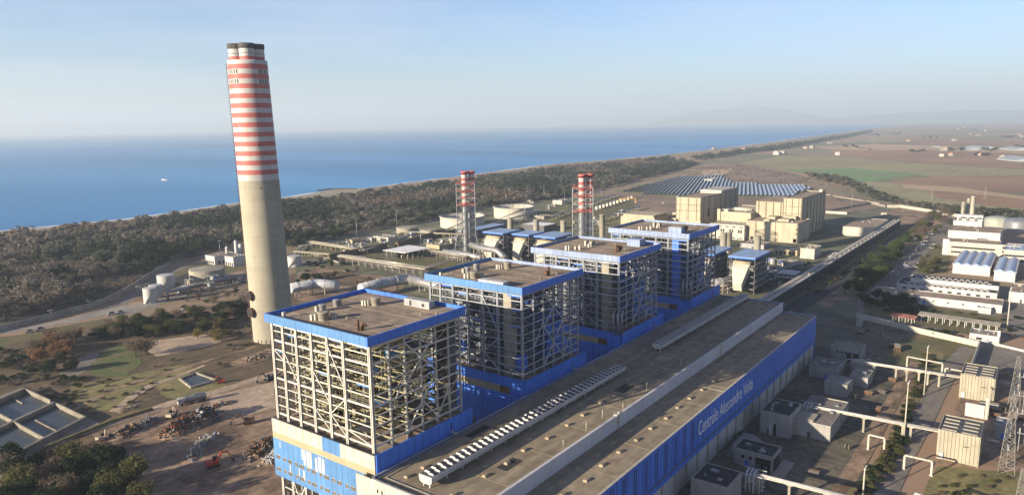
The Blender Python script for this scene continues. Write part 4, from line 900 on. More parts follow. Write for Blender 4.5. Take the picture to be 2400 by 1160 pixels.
for p, t, lb in (((837,562),509,'tall mast standing left in the pipe yard'),((930,536),488,'tall mast at the woodland edge left of the low tanks'),((987,582),537,'grey hooked pipe mast behind the open shed'),((1186,478),448,'thin mast behind the widest open tank'),((1275,470),433,'tall thin mast at the woodland edge behind the tank farm'),((1230,514),476,'thin mast in front of the widest open tank'),((1323,490),449,'mast just left of the right twin tower'),((1409,470),438,'mast just right of the right twin tower'),((1995,496),446,'tall grey mast beyond the right concrete reactor block'),((1672,505),470,'thin mast in front of the left concrete reactor block')):
    mast(p, t, lb, head='rod', r=.3)
# big flue ducts
def duct(pts, r, label, m='frame_steel', bands=5, z=6.5, feet=True):
    w = [Vector(G(p[0],p[1],p[2] if len(p) > 2 else z)) for p in pts]; root = thing('flue_duct', label, 'duct', (w[0].x,w[0].y,0))
    q = [w[0]]
    for i in range(1,len(w)-1): q += [w[i].lerp(w[i-1],min(.45,r*1.2/(w[i]-w[i-1]).length)), w[i]+((w[i-1]-w[i]).normalized()+(w[i+1]-w[i]).normalized())*r*.35, w[i].lerp(w[i+1],min(.45,r*1.2/(w[i+1]-w[i]).length))]
    q.append(w[-1]); MB().tube(q, r, 20).bld('casing', MS[m], root)
    for i in range(len(w)-1):
        d = (w[i+1]-w[i]); n = max(1,int(d.length/9))
        for k in range(n):
            c = w[i].lerp(w[i+1],(k+.5)/n); b = MB(); b.tube([c-d.normalized()*.3,c+d.normalized()*.3],r*1.07,20); b.bld('stiffener_ring',MS['grey_steel'],root)
            if feet and c.z-r > .6: f = MB(); s = Vector((-d.y,d.x,0)).normalized()*r*.8; f.beam((c.x+s.x,c.y+s.y,0),(c.x+s.x*.9,c.y+s.y*.9,c.z-r*.5),.5); f.beam((c.x-s.x,c.y-s.y,0),(c.x-s.x*.9,c.y-s.y*.9,c.z-r*.5),.5); f.bld('saddle',MS['concrete'],root)
    return root
duct([(680,676),(742,664),(790,668)], 3.2, 'big grey flue duct leaving the tall chimney toward the nearest boiler house')
duct([(845,676),(900,662),(957,654)], 3.2, 'big grey flue duct lying behind the nearest boiler house roof')
duct([(957,654),(1000,664),(1040,672)], 3.0, 'silver flue duct between the first and second boiler houses', 'silver')
duct([(1040,590),(1095,597),(1130,604)], 2.3, 'silver flue duct passing the foot of the left twin tower', 'silver', z=5)
duct([(1103,574,14),(1127,581,14),(1165,587,14),(1185,606,9)], 2.3, 'bright silver elbow duct bending down right of the left twin tower', 'silver')
duct([(1672,664,7),(1705,660,7),(1728,645,9)], 3.0, 'silver bent duct beside the farthest boiler house', 'silver')
for k in range(2):
    g = Vector((62.5,22-k*0,0)); 
for x0, lb in ((48,'dark ducting between the first and second boiler houses'),(112,'dark ducting between the second and third boiler houses')):
    r = thing('flue_duct', lb, 'duct', (x0+2,20,0)); MB().tube([(x0,6,0),(x0,6,17),(x0+.6,9,19),(x0+.6,30,19)],1.5,14).bld('casing',MS['dark_steel'],r); MB().box(x0-5,x0+8,2,38,8,8.6).bld('deck',MS['dark_steel'],r)
# twin stack towers
def twin_tower(top, label):
    H = 72.5; c = G(*top, H); d = away(c); root = thing('twin_stack_tower', label, 'chimney tower', (c.x,c.y,0)); s = Vector((d.y,-d.x,0))
    cs = [Vector((c.x,c.y,0))-s*2.9-Vector((d.x,d.y,0))*1.0, Vector((c.x,c.y,0))+s*2.9+Vector((d.x,d.y,0))*3]
    for p in cs:
        prof = [(2.5,3)]; ids = []; z = 44.5; prof.append((2.5,44.5)); ids.append(0); i = 0
        while z < 70: z += 2.5; prof.append((2.5,z)); ids.append(1 if i%2 == 0 else 2); i += 1
        prof += [(3.0,70.2),(3.0,H),(2.4,H),(2.3,H-2)]; ids += [1,1,1,1]
        b = MB(); b.lathe((p.x,p.y,0),prof,24,ids+[1]); b.bld('stack',[MS['galvanised'],MS['red_paint'],MS['white_paint']],root)
    m = (cs[0]+cs[1])/2-s*2.2; L = 7.6; dd = Vector((d.x,d.y,0))
    def cn(k, w): a, b = ((-1,-1),(1,-1),(1,1),(-1,1))[k%4]; return m+s*(a*w)+dd*(b*w*.8)
    levs = [(0,11.5),(12,9.2),(20,L),(26,L),(32,L),(38,L),(44.5,L),(50.5,L),(56.5,L),(62.5,L)]
    for k in range(4):
        for i in range(len(levs)-1):
            (z0,w0),(z1,w1) = levs[i],levs[i+1]; hi = z0 >= 44; mm = [MS['red_paint'],MS['white_paint']][i%2] if hi else MS['galvanised']
            if i in (0,6): seg = MB()
            p, q = cn(k,w0)+Vector((0,0,z0)), cn(k,w1)+Vector((0,0,z1)); seg.beam(p,q,.36,m=0)
            if i in (5,8): seg.bld('leg',[MS['galvanised'],MS['red_paint']],root)
    for i in range(1,len(levs)):
        z, w = levs[i]; ring = MB(); hi = z >= 44; mm = MS['red_paint'] if z in (44.5,56.5,62.5) else MS['white_paint'] if hi else MS['galvanised']
        for k in range(4): ring.beam(cn(k,w)+Vector((0,0,z)),cn(k+1,w)+Vector((0,0,z)),.26 if hi else .26)
        ring.bld('ring_beam',mm,root)
        z0, w0 = levs[i-1]; br = MB()
        for k in range(4):
            if z >= 44 and k in (0,) and 0: continue
            br.beam(cn(k,w0)+Vector((0,0,z0)),cn(k+1,w)+Vector((0,0,z)),.2); br.beam(cn(k+1,w0)+Vector((0,0,z0)),cn(k,w)+Vector((0,0,z)),.2)
        br.bld('lattice_bracing',MS['cream_panel'] if z > 46 else MS['galvanised'],root)
    for z in (44.5,56.5,62.5):
        pl = MB()
        for k in range(4): pl.beam(cn(k,L-.2)+Vector((0,0,z+.3)),cn(k+1,L-.2)+Vector((0,0,z+.3)),1.1,.2); pl.beam(cn(k,L)+Vector((0,0,z+1.4)),cn(k+1,L)+Vector((0,0,z+1.4)),.1)
        pl.bld('platform',MS['red_paint'],root)
    return root
twin_tower((1096,401),'left twin chimney tower, two red and white stacks in a lattice frame, nearer the sea')
twin_tower((1373,408),'right twin chimney tower of two red and white stacks, behind the boiler houses')
# gas turbine boilers with blue canopies
def gt_unit(front, left, right, back, label, H=24.5, stack=True, blue=MS['sunlit_blue_clad']):
    x0, y0 = G(*front,H).xy; x1 = G(*right,H).x; y1 = G(*left,H).y; x1 = max(x1,x0+10); y1 = max(y1,y0+9); r = thing('recovery_boiler',label,'boiler unit',((x0+x1)/2,(y0+y1)/2,0),'blue roofed boiler units')
    MB().box(x0-.8,x1+.8,y0-.8,y1+.8,H-1.1,H-.1).bld('canopy_edge',MS['blue_clad'],r); b = MB(); b.box(x0-.9,x1+.9,y0-.9,y1+.9,H-.1,H+.15); b.bld('canopy_roof',MS['canopy_blue'],r)
    for x in lin(x0-2,x1+2,4):
        for y in (y0+.2,y1-.2): MB().box(x-.25,x+.25,y-.25,y+.25,0,H-1.1).bld('column',MS['dark_steel'],r)
    MB().box(x0+2.2,x1-.8,y0+1.4,y1-1.4,2,H-4).bld('casing',MS['dark_steel'],r)
    g = MB()
    for z in (4,8,12,16,19): g.box(x0,x1,y0-.2,y0+.1,z,z+.3); g.box(x0,x1,y1-.1,y1+.2,z,z+.3); g.box(x0-.2,x0+.1,y0,y1,z,z+.3); fence_rail(g,(x0,y0-.1),(x1,y0-.1),z+.3)
    for z in (4,8,12,16): g.beam((x0,y0-.3,z),(x0+(x1-x0)/2,y0-.3,z+4),.2); g.beam((x1,y0-.3,z),(x0+(x1-x0)/2,y0-.3,z+4),.2)
    g.bld('gallery_frame',MS['grey_steel'],r,stuff=True)
    ym = (y0+y1)/2; hw = (y1-y0)*.36; d = MB()                       # inclined inlet duct: wide at the top, narrow at the foot
    vs = []
    for x, z, w, dz in ((x0+2.4,19,hw,2.6),(x0-2.5,15.5,hw*.9,2.3),(x0-6.5,6,hw*.5,2.2)):
        vs += [(x,ym-w,z-dz),(x,ym+w,z-dz),(x-1.2,ym+w,z+dz),(x-1.2,ym-w,z+dz)]
    d.add(vs,[(0,4,5,1),(1,5,6,2),(2,6,7,3),(3,7,4,0),(4,8,9,5),(5,9,10,6),(6,10,11,7),(7,11,8,4),(8,11,10,9),(0,1,2,3)]); d.bld('inlet_duct',MS['cream_panel'],r)
    v = MB(); v.add([(x0-4.95,ym-.9,13.6),(x0-4.95,ym+.9,13.6),(x0-6.9,ym,8.6)],[(0,1,2)]); v.bld('duct_gap',MS['dark'],r)
    t = MB(); t.tube([(x0+.2,ym-hw,20.6),(x0+.2,ym+hw,20.6)],1.1,12); t.bld('steam_drum',MS['beige_panel'],r)
    g2 = MB(); g2.box(x0-2,x0-.4,y0,y1,17.2,17.5); fence_rail(g2,(x0-2,y0),(x0-2,y1),17.5); g2.bld('front_gallery',MS['cream_panel'],r)
    if stack:
        s = MB(); s.lathe((x1+3.4,y1-(y1-y0)*.42,0),[(2.3,0),(2.3,33),(2.4,33.1),(2.4,33.6),(2,33.6)],22); s.bld('stack',MS['concrete'],r)
    return r
gt_unit((1178,547),(1143,541),(1204,538),(0,0),'leftmost blue roofed boiler unit with cream tapered duct behind the left twin tower')
gt_unit((1238,551),(1210,546),(1267,543),(0,0),'second blue roofed boiler unit from the left, in front of the white roofed hall')
gt_unit((1300,557),(1265,550),(1331,546),(0,0),'third blue roofed boiler unit, peeping over the third boiler house roof')
gt_unit((1768,605),(1717,597),(1793,588),(0,0),'right blue roofed boiler unit with bright cream duct in full view')
gt_unit((1672,596),(1640,590),(1704,579),(0,0),'blue roofed boiler unit half hidden behind the farthest boiler house')
g = G(1411,560,10)
def stackthing(p, r, h, lb, m='concrete', nm='vent_stack'):
    g = G(*p); root = thing(nm, lb, 'stack', g); b = MB(); b.lathe((g.x,g.y,0),[(r,0),(r,h),(r*1.06,h+.05),(r*1.06,h+.5),(r*.85,h+.5)],20); b.bld('shaft',MS[m],root)
    q = MB(); q.lathe((g.x,g.y,h*.7),[(r+.05,0),(r+.8,0),(r+.8,.15),(r+.05,.15)],16,cap1=False); q.bld('platform',MS['grey_steel'],root); return root
stackthing((1411,594),2.3,33,'grey cylindrical stack rising behind the third boiler house roof')
stackthing((1706,625),2.3,26,'cylindrical beige stack behind the half hidden blue roofed unit')
# small plant between the farthest boiler house and the long gallery
r = bpx((1868,600),(1870,588),(1885,581),(1819,580),'plant_building','yellowish plant building with dark lower front, beyond the right blue roofed unit','building','beige_panel','light_concrete'); b = r['_b']; wins(r,'x',lin(b[2]+1,b[3]-1,5),[.4],2.0,2.4)
bpx((1908,608),(1909,585),(1922,576),(1890,575),'plant_building','tall pinkish beige block right of the yellowish plant building','building','cream_panel','beige_panel')
r = bpx((1960,613),(1960,603),(1978,594),(1941,600),'hut','small white hut with dark doors against the long gallery','building','white_paint'); b = r['_b']; wins(r,'x',lin(b[2]+.5,b[3]-.5,3),[.3],1.2,2)
bpx((1640,580),(1640,566),(1700,560),(1600,560),'plant_building','dark grey shed with flat roof in front of the front reactor annex','building','grey_steel','grey_asphalt')
bpx((1790,585),(1790,575),(1800,568),(1735,570),'plant_building','low grey brown shed behind the right blue roofed unit','building','grey_steel','roof_felt')
r = thing('pipe_canopy','white flat canopy over pipework beside the long gallery','canopy',G(1862,668)); g = G(1862,668); 
MB().box(g.x,g.x+14,g.y,g.y+12,6.5,7.2).bld('roof',MS['white_paint'],r)
for dx in (1,13):
    for dy in (1,11): MB().box(g.x+dx-.2,g.x+dx+.2,g.y+dy-.2,g.y+dy+.2,0,6.5).bld('column',MS['galvanised'],r)
MB().tube([(g.x-2,g.y+13,5),(g.x-2,g.y+3,5),(g.x+3,g.y-4,4),(g.x+3,g.y-9,4)],.7,10).bld('pipe',MS['white_paint'],r)
rnd = random.Random(77)
for k in range(14):
    px, py = rnd.uniform(1780,1905), 0; py = 628+(1905-px)*.25+rnd.uniform(-22,16); g = G(px,py); lb = ('small white equipment box','rounded grey pump unit','dark transformer unit')[k%3]; 
    root = thing('plant_unit', ('small white equipment box in the shaded plant yard beside the long gallery','grey cylindrical vessel lying in the shaded plant yard beside the long gallery','dark squat transformer in the shaded plant yard beside the long gallery')[k%3], 'plant unit', g, 'units in the shaded plant yard')
    if k%3 == 0: MB().box(g.x,g.x+3,g.y,g.y+2.4,.3,2.8).bld('cabinet',MS['white_paint'],root); MB().box(g.x-.2,g.x+3.2,g.y-.2,g.y+2.6,2.8,3).bld('lid',MS['grey_steel'],root)
    elif k%3 == 1: MB().tube([(g.x,g.y,1.5),(g.x+.3,g.y,1.5),(g.x+4.6,g.y,1.5),(g.x+5,g.y,1.5)],1.1,14).bld('vessel',MS['galvanised'],root); MB().box(g.x+1,g.x+4,g.y-.6,g.y+.6,0,.7).bld('saddle',MS['concrete'],root)
    else: MB().box(g.x,g.x+4,g.y,g.y+3,.3,3.6).bld('tank',MS['dark_steel'],root); MB().box(g.x+.5,g.x+3.5,g.y-.7,g.y-.05,.6,3).bld('radiator',MS['grey_steel'],root)
# yellow gantry and row of equipment behind the right tower
g = G(1452,478); r = thing('gantry_crane','bright yellow gantry crane in the switchyard','crane',g)
g2 = G(1470,477); MB().beam((g.x,g.y,7),(g2.x+6,g2.y-10,7),1.6,1.4).bld('bridge',MS['machine_yellow'],r)
for p in ((g.x,g.y),(g2.x+6,g2.y-10)):
    l = MB(); l.beam((p[0]-2,p[1],0),(p[0],p[1],6.4),.7); l.beam((p[0]+2,p[1],0),(p[0],p[1],6.4),.7); l.bld('leg',MS['machine_yellow'],r)
for k in range(11):
    p = (1400+k*8.2,492-k*2.5); g = G(*p); root = thing('switch_unit','pale box shaped switchgear unit in the row behind the right twin tower','switchgear',g,'switchgear row'); MB().box(g.x,g.x+4,g.y,g.y+3.2,0,4.2).bld('cabinet',MS['cream_panel'],root); MB().tube([(g.x+2,g.y+1.5,4.2),(g.x+2,g.y+1.5,6.2)],.35,8).bld('bushing',MS['grey_steel'],root)
# ---------------------------------------------------------------- concrete reactor blocks
mat('reactor_concrete',(.47,.41,.295),.9,.14,.06,streak=.25); mat('reactor_dark',(.20,.165,.115),.9,.2,.06,streak=.25)
def pilasters(r, face, us, z0, z1, w=.7, m='reactor_dark', nm='pilaster'):
    x0,x1,y0,y1,H = r['_b']
    for u in us:
        if face == 'x': MB().box(x0-.35,x0-.01,u-w/2,u+w/2,z0,z1).bld(nm,MS[m],r)
        else: MB().box(u-w/2,u+w/2,y0-.35,y0-.01,z0,z1).bld(nm,MS[m],r)
def reactor(N, Nt, R, Lf, label, hs=None):
    r = bpx(N, Nt, R, Lf, 'reactor_building', label, 'reactor building', 'reactor_concrete', 'roof_felt', hs=hs, par=.6); x0,x1,y0,y1,H = r['_b']
    pilasters(r,'x',lin(y0,y1,3)+[y0+.4,y1-.4],H*.35,H,.5); pilasters(r,'y',lin(x0,x1,7)+[x0+.4,x1-.4],0,H,.8)
    for z in (H*.62,H*.8): MB().box(x0-.3,x0-.012,y0+.6,y1-.6,z,z+.4).bld('cornice',MS['reactor_dark'],r)
    MB().box(x0-.4,x1+.4,y0-.45,y0+.25,H+.6,H+1.2).bld('roof_edge',MS['reactor_dark'],r); MB().box(x0-.45,x0+.25,y0+.25,y1+.4,H+.6,H+1.2).bld('roof_edge',MS['reactor_dark'],r)
    wins(r,'y',lin(x0+8,x1-8,5),[5],2.2,2.2); wins(r,'y',[x0+20],[14],4,8)
    return r
r1 = reactor((1643,512),(1643,466),(1710,445),(1585,463),'left concrete reactor block standing in front of the solar field',34)
x0,x1,y0,y1,H = r1['_b']; MB().box(x0+(x1-x0)*.55,x1-1,y0+1,y1-2,H,H+3.5).bld('roof_block',MS['cream_panel'],r1)
r2 = reactor((1877,567),(1880,468),(1933,450),(1819,471),'right concrete reactor block, tallest of the beige buildings',36.5)
x0,x1,y0,y1,H = r2['_b']; MB().box(x1-5,x1-2,y0+2,y0+5,H,H+3).bld('roof_block',MS['cream_panel'],r2)
MB().box(x0+2,x0+60,y1-.01,y1+26,0,H-4).bld('side_block',MS['reactor_concrete'],r2); MB().box(x0+1.6,x0+60.4,y1+.0,y1+26.4,H-4,H-3.4).bld('side_roof',MS['roof_felt'],r2)
for k in range(4): MB().box(x0+1.6,x0+1.99,y1+2+k*7,y1+2.7+k*7,0,H-4).bld('pilaster',MS['reactor_dark'],r2)
r = bpx((1868,570),(1871,526),(1893,514),(1745,519),'reactor_annex','wide beige annex with flat roof in front of the right reactor block','building','reactor_concrete','roof_felt',hs=17.5,par=.6); x0,x1,y0,y1,H = r['_b']
pilasters(r,'x',[y0+.5,y0+(y1-y0)*.42,y0+(y1-y0)*.8],0,H+.6,.6); wins(r,'x',[y0+2.5,y1-6],[.5],3,3); wins(r,'x',[y0+2.5],[1.2],3,3); wins(r,'x',[y0+1.4],[8,12],1,1.4)
for k, (u, v, w, l, h) in enumerate(((.3,.25,10,14,2),(.45,.55,8,12,3),(.2,.6,5,6,1.6),(.65,.2,10,8,3.5))): MB().box(x0+(x1-x0)*u,x0+(x1-x0)*u+l,y0+(y1-y0)*v,y0+(y1-y0)*v+w,H,H+h).bld('roof_unit',MS['reactor_concrete'],r)
r = bpx((1748,560),(1760,501),(1790,484),(1693,494),'reactor_annex','tall narrow beige annex left of the wide one, with windowless upper wall','building','reactor_concrete','reactor_concrete',hs=22,par=.5); x0,x1,y0,y1,H = r['_b']
MB().box(x0+4,x0+12,y1-8,y1-2,H,H+2.4).bld('roof_unit',MS['cream_panel'],r); MB().tube([(x0+16,y1-10,H+1.8),(x0+16,y0+4,H+1.8)],1.6,14).bld('roof_vessel',MS['cream_panel'],r); MB().box(x0-1,x0+.01,y1-2,y1+1,0,H+3).bld('corner_tower',MS['reactor_concrete'],r)
r = bpx((1742,560),(1745,530),(1760,521),(1671,522),'reactor_annex','low beige wing with rows of dark windows, left of the reactor annexes','building','cream_panel','reactor_concrete',hs=13.5,par=.5); x0,x1,y0,y1,H = r['_b']
wins(r,'x',[u for k in range(4) for u in (y0+3+k*(y1-y0)/4, y0+5.2+k*(y1-y0)/4)],[6.5],1.5,3); wins(r,'x',lin(y0,y1,5),[1,11.4],3.2,.9)
r = bpx((1534,530),(1534,512),(1560,503),(1496,497),'reactor_annex','small beige annex with dark roof edge left of the left reactor block','building','reactor_concrete','reactor_dark',hs=11); x0,x1,y0,y1,H = r['_b']; MB().box(x0+2,x1-3,y0+2,y1-2,H,H+2.5).bld('roof_unit',MS['reactor_concrete'],r)
r = bpx((1505,540),(1505,514),(1530,508),(1449,512),'reactor_annex','long low beige wing with a row of dark windows behind the farthest boiler house','building','reactor_concrete','reactor_dark',hs=9); x0,x1,y0,y1,H = r['_b']; wins(r,'x',lin(y0,y1,8),[3.5],1.8,3.4)
r = bpx((1612,525),(1612,514),(1650,505),(1564,508),'reactor_annex','round cornered low block in front of the left reactor block','building','reactor_concrete','reactor_dark',hs=8); x0,x1,y0,y1,H = r['_b']; b = MB(); b.lathe(((x0+x1)/2,(y0+y1)/2,H),[(7,0),(7,2.2),(6.5,2.6)],24); b.bld('drum',MS['reactor_dark'],r)
r = bpx((1600,520),(1600,500),(1640,495),(1570,500),'reactor_annex','stepped beige block at the foot of the left reactor block','building','reactor_concrete','reactor_dark',hs=9)
bpx((2047,557),(2053,536),(2073,515),(1982,528),'store_building','pale ribbed store building with flat brown roof beside the long gallery','building','cream_panel','roof_felt')
# solar field
mat('solar_glass',(.27,.34,.47),.4,.15,.5,spec=.5); 
def solar(name, loc):
    p = bpy.data.objects.new(name, None); COL.objects.link(p); p.location = loc
    t = MB(); t.add([(-1.9,-17,.7),(1.9,-17,2.9),(1.9,17,2.9),(-1.9,17,.7),(-1.93,-17,.8),(1.87,-17,3.0),(1.87,17,3.0),(-1.93,17,.8)],[(3,2,1,0),(4,5,6,7),(0,1,5,4),(1,2,6,5),(2,3,7,6),(3,0,4,7)],0)
    o = t.bld('panel_table',[MS['solar_glass']]); o.parent = p
    f = MB()
    for y in (-15,-9,-3,3,9,15): f.beam((-1.2,y,0),(-1.2,y,1.05),.15); f.beam((1.3,y,0),(1.3,y,2.6),.15)
    o = f.bld('support_frame',[MS['galvanised']]); o.parent = p; return p
SOLP = [Vector(G(*q).xy) for q in ((1452,449),(1583,415.5),(1690,411),(1712,429),(1905,439),(1850,462),(1600,462))]
def inpoly(p, poly):
    c = False; n = len(poly)
    for i in range(n):
        a, b = poly[i], poly[(i+1)%n]
        if (a[1] > p[1]) != (b[1] > p[1]) and p[0] < (b[0]-a[0])*(p[1]-a[1])/(b[1]-a[1])+a[0]: c = not c
    return c
proto = None; cnt = 0; ang = rad(-71); ca, sa = math.cos(ang), math.sin(ang); cc = sum(SOLP, Vector((0,0)))/len(SOLP)
sheet('solar_ground',[tuple(cc+(p-cc)*1.05) for p in SOLP],zg(2),MS['dry_grass'],wob=3,step=20)
cand = []
for i in range(-70,70):
    for j in range(-40,40):
        x, y = cc.x+i*6.2*ca-j*39*sa, cc.y+i*6.2*sa+j*39*ca
        if inpoly((x,y),SOLP): cand.append((math.hypot(x-CX,y-CY),x,y))
cand.sort(); print('solar',len(cand)); rest = MB()
for k, (d, x, y) in enumerate(cand):
    if k < 300:
        if proto is None: proto = solar('solar_table',(x,y,0)); o = proto; proto.rotation_euler = (0,0,ang)
        else: o = dup(proto,(x,y,0),ang)
        tag(o,'tilted blue solar panel table in the rows of the solar field','solar panel','solar panel tables')
    else:
        rest.add([(x+u*ca-v*sa,y+u*sa+v*ca,z) for u,v,z in ((-1.9,-17,.8),(1.9,-17,3),(1.9,17,3),(-1.9,17,.8),(-1.9,-17,.7),(1.9,-17,2.9),(1.9,17,2.9),(-1.9,17,.7))],[(0,1,2,3),(7,6,5,4),(0,4,5,1),(1,5,6,2),(2,6,7,3),(3,7,4,0)])
if rest.v: o = rest.bld('far_solar_tables',MS['solar_glass']); tag(o,'farthest rows of blue solar panels in the solar field','solar panels'); o['kind'] = 'stuff'
bpx((1668,425),(1668,421),(1676,418),(1658,419),'hut','white equipment hut standing among the solar panels','building','white_paint')

def skid(x, y, rn, label, group):
    r = thing('process_skid', label, 'process skid', (x,y,0), group); w, l, h = rn.uniform(3,6), rn.uniform(4,8), rn.uniform(3,7); f = MB()
    for u in (0,w):
        for v in (0,l): f.box(x+u-.12,x+u+.12,y+v-.12,y+v+.12,0,h)
    for z in (h*.5,h): f.box(x-.2,x+w+.2,y-.1,y+.1,z-.3,z); f.box(x-.2,x+w+.2,y+l-.1,y+l+.1,z-.3,z); f.box(x-.1,x+.1,y,y+l,z-.3,z); f.box(x+w-.1,x+w+.1,y,y+l,z-.3,z)
    f.bld('frame',MS['grey_steel'],r); MB().box(x,x+w,y,y+l,h*.5,h*.5+.12).bld('deck',MS['dark_steel'],r)
    v = MB(); v.lathe((x+w*.35,y+l*.3,.3),[(w*.24,0),(w*.26,h*.8),(w*.14,h*.95)],12); v.bld('vessel',MS[rn.choice(('galvanised','white_paint','concrete'))],r)
    v = MB(); v.tube([(x+w*.7,y+.5,h*.7),(x+w*.7,y+l-.5,h*.7)],w*.14,10); v.bld('drum',MS[rn.choice(('silver','blue_clad','beige_panel'))],r)
    for k in range(3): q = rn.uniform(.1,.9)*w; MB().tube([(x+q,y-2,1+k*.6),(x+q,y+l*.6,1+k*.6),(x+q,y+l*.6,h+.8)],.16,6).bld('pipe',MS[rn.choice(('silver','galvanised','rust'))],r)
def skids(poly, n, label, group, seed):
    rn = random.Random(seed); P = [tuple(G(*q).xy) for q in poly]; xs = [p[0] for p in P]; ys = [p[1] for p in P]; k = t = 0; done = []
    while k < n and t < 2000:
        t += 1; x, y = rn.uniform(min(xs),max(xs)), rn.uniform(min(ys),max(ys))
        if inpoly((x,y),P) and all((x-a)**2+(y-b)**2 > 90 for a, b in done): done.append((x,y)); skid(x,y,rn,label,group); k += 1
skids([(760,596),(850,572),(930,556),(1010,556),(930,580),(840,604)],9,'grey pipework skid in the yard left of the open white roofed shed','skids left of the open shed',1)
skids([(1000,575),(1100,548),(1130,570),(1060,590)],8,'grey pipework skid at the foot of the left twin tower','skids at the left twin tower',2)
skids([(1110,590),(1220,575),(1330,560),(1280,580),(1180,600)],10,'grey pipework skid below the blue roofed boiler units','skids below the blue roofed units',3)
skids([(1340,540),(1420,505),(1480,500),(1440,525),(1380,550)],8,'grey pipework skid around the foot of the right twin tower','skids at the right twin tower',4)
skids([(1700,660),(1770,690),(1840,655),(1890,625),(1800,620)],12,'grey pipework skid in front of the right blue roofed unit','skids at the right blue roofed unit',5)
skids([(1100,505),(1200,480),(1300,470),(1330,490),(1250,515),(1140,530)],6,'grey pipework skid beside the open tanks','skids beside the open tanks',6)
skids([(400,690),(480,665),(560,645),(575,660),(470,690)],6,'small pipework skid between the white silos and the chimney','skids between silos and chimney',7)
rack(G(700,585),G(845,566),3.0,4,'thin steel rack at the back edge of the pipe yard','grey_steel',12,4)
rack(G(1010,600),G(1095,615),4.5,4,'silver pipe rack in front of the left twin tower','silver',7,5,tier=2.4)
rack(G(1130,588),G(1330,566),5.5,5,'steel pipe rack running along below the blue roofed units','grey_steel',14,5,tier=3)
rack(G(1690,690),G(1880,630),5.0,4,'steel pipe rack through the shaded plant yard','galvanised',12,5,tier=2.6)
# ---------------------------------------------------------------- right side: gallery, roads, annexes, pipe bridges, factory
psheet('yard_right', [(1880,720),(2005,745),(2290,800),(2275,850),(2130,900),(2090,960),(1990,1180),(1950,1240),(1400,1240),(1900,850)], zg(1), MS['yard_ground'], .4, 8)
psheet('verge', [(2075,830),(2120,790),(2200,775),(2290,800),(2275,850),(2200,880),(2130,870),(2090,850)], zg(2), MS['grass'], .8, 3)
strip('road', [(2270,815,7),(2230,860,7),(2190,930,7),(2160,990,7),(2120,1060,7),(2080,1140,7),(2030,1240,7)], 7, zg(3), MS['grey_asphalt'])
strip('track', [(2150,850,5),(2110,910,5),(2075,970,5),(2040,1035,5),(2000,1100,5),(1940,1200,5)], 5, zg(2), MS['dirt'])
psheet('verge', [(2175,815),(2215,830),(2180,890),(2140,960),(2140,1010),(2105,1080),(2050,1180),(2000,1240),(1985,1160),(2070,1060),(2120,960),(2150,890)], zg(2), MS['dry_grass'], .6, 2.5)
psheet('grass_field', [(2200,1090),(2290,1100),(2420,1110),(2460,1240),(2120,1240),(2160,1160)], zg(3), MS['dry_grass'], .6, 3)
psheet('substation_ground', [(2300,800),(2420,830),(2480,1080),(2300,1095),(2200,1085),(2240,960),(2270,870)], zg(1), MS['dirt'], .4, 4)
psheet('yard_right', [(2300,805),(2420,832),(2420,880),(2330,860),(2280,850)], zg(2), MS['grey_asphalt'])
for a, b in (((1995,930),(2040,938)),((2030,885),(2085,893)),((1960,820),(2100,850)),((2030,860),(2120,880)),((1960,1045),(2040,1062)),((2040,905),(2090,915)),((2030,925),(2090,935))):
    strip('kerb_line', [a, b], .35, zg(4), MS['light_concrete'])
strip('road', [(1840,740,12),(1880,712,12),(1960,662,12),(2040,605,12),(2120,545,12),(2190,505,11)], 12, zg(3), MS['asphalt'])
strip('planted_strip', [(1890,685,7),(1920,665,7),(1990,615,7),(2060,565,7),(2120,528,6)], 7, zg(4), MS['grass'])
strip('road', [(2040,690,10),(2110,630,10),(2150,595,10),(2200,545,10),(2240,508,9)], 10, zg(2), MS['grey_asphalt'])
psheet('parking', [(2090,650),(2160,570),(2210,530),(2230,545),(2180,640),(2140,655)], zg(1), MS['grey_asphalt'])
psheet('verge', [(2150,610),(2200,570),(2230,590),(2220,640),(2150,640)], zg(2), MS['grass'], .8, 4)
psheet('verge', [(1960,655),(2010,620),(2060,590),(2050,640),(2020,680),(1980,690)], zg(2), MS['dry_grass'], .8, 4)
psheet('yard_right', [(2010,700),(2100,650),(2420,690),(2420,790),(2300,790),(2010,740)], zg(0), MS['grey_asphalt'])
psheet('verge', [(2020,715),(2080,700),(2350,745),(2350,775),(2280,785),(2030,738)], zg(2), MS['grass'], .8, 4)
# long gallery
p0, p1 = G(1893,672), G(2110,531)
r = thing('conveyor_gallery','long narrow concrete gallery running straight away past the turbine hall','gallery',(p0.x,p0.y,0)); y0 = (p0.y+p1.y)/2
xa = p0.x-40; d = (p1-p0).normalized(); s = Vector((-d.y,d.x,0)); b = MB()
def gal(o0, o1, z0, z1, nm, m, a=-120, e=0):
    q0, q1 = p0+d*a, p1+d*e; b = MB(); b.add([(q.x,q.y,z) for z in (z0,z1) for q in (q0+s*o0,q1+s*o0,q1+s*o1,q0+s*o1)],[(3,2,1,0),(4,5,6,7),(0,1,5,4),(1,2,6,5),(2,3,7,6),(3,0,4,7)]); return b.bld(nm,MS[m],r)
gal(0,5.5,0,6.6,'walls','asphalt'); gal(-.5,6,6.6,7.1,'roof','cream_panel'); gal(2.2,3.4,7.1,7.5,'roof_ridge','light_concrete')  # concrete walls coloured asphalt dark to stand for their shaded side
L_ = (p1-p0).length
for k in range(24): 
    c = p0+d*(L_*(k+.5)/24); MB().rbox((c.x+s.x*1.2,c.y+s.y*1.2,7.1),1.8,1.2,.7,math.atan2(d.y,d.x)).bld('roof_vent',MS['concrete'],r)
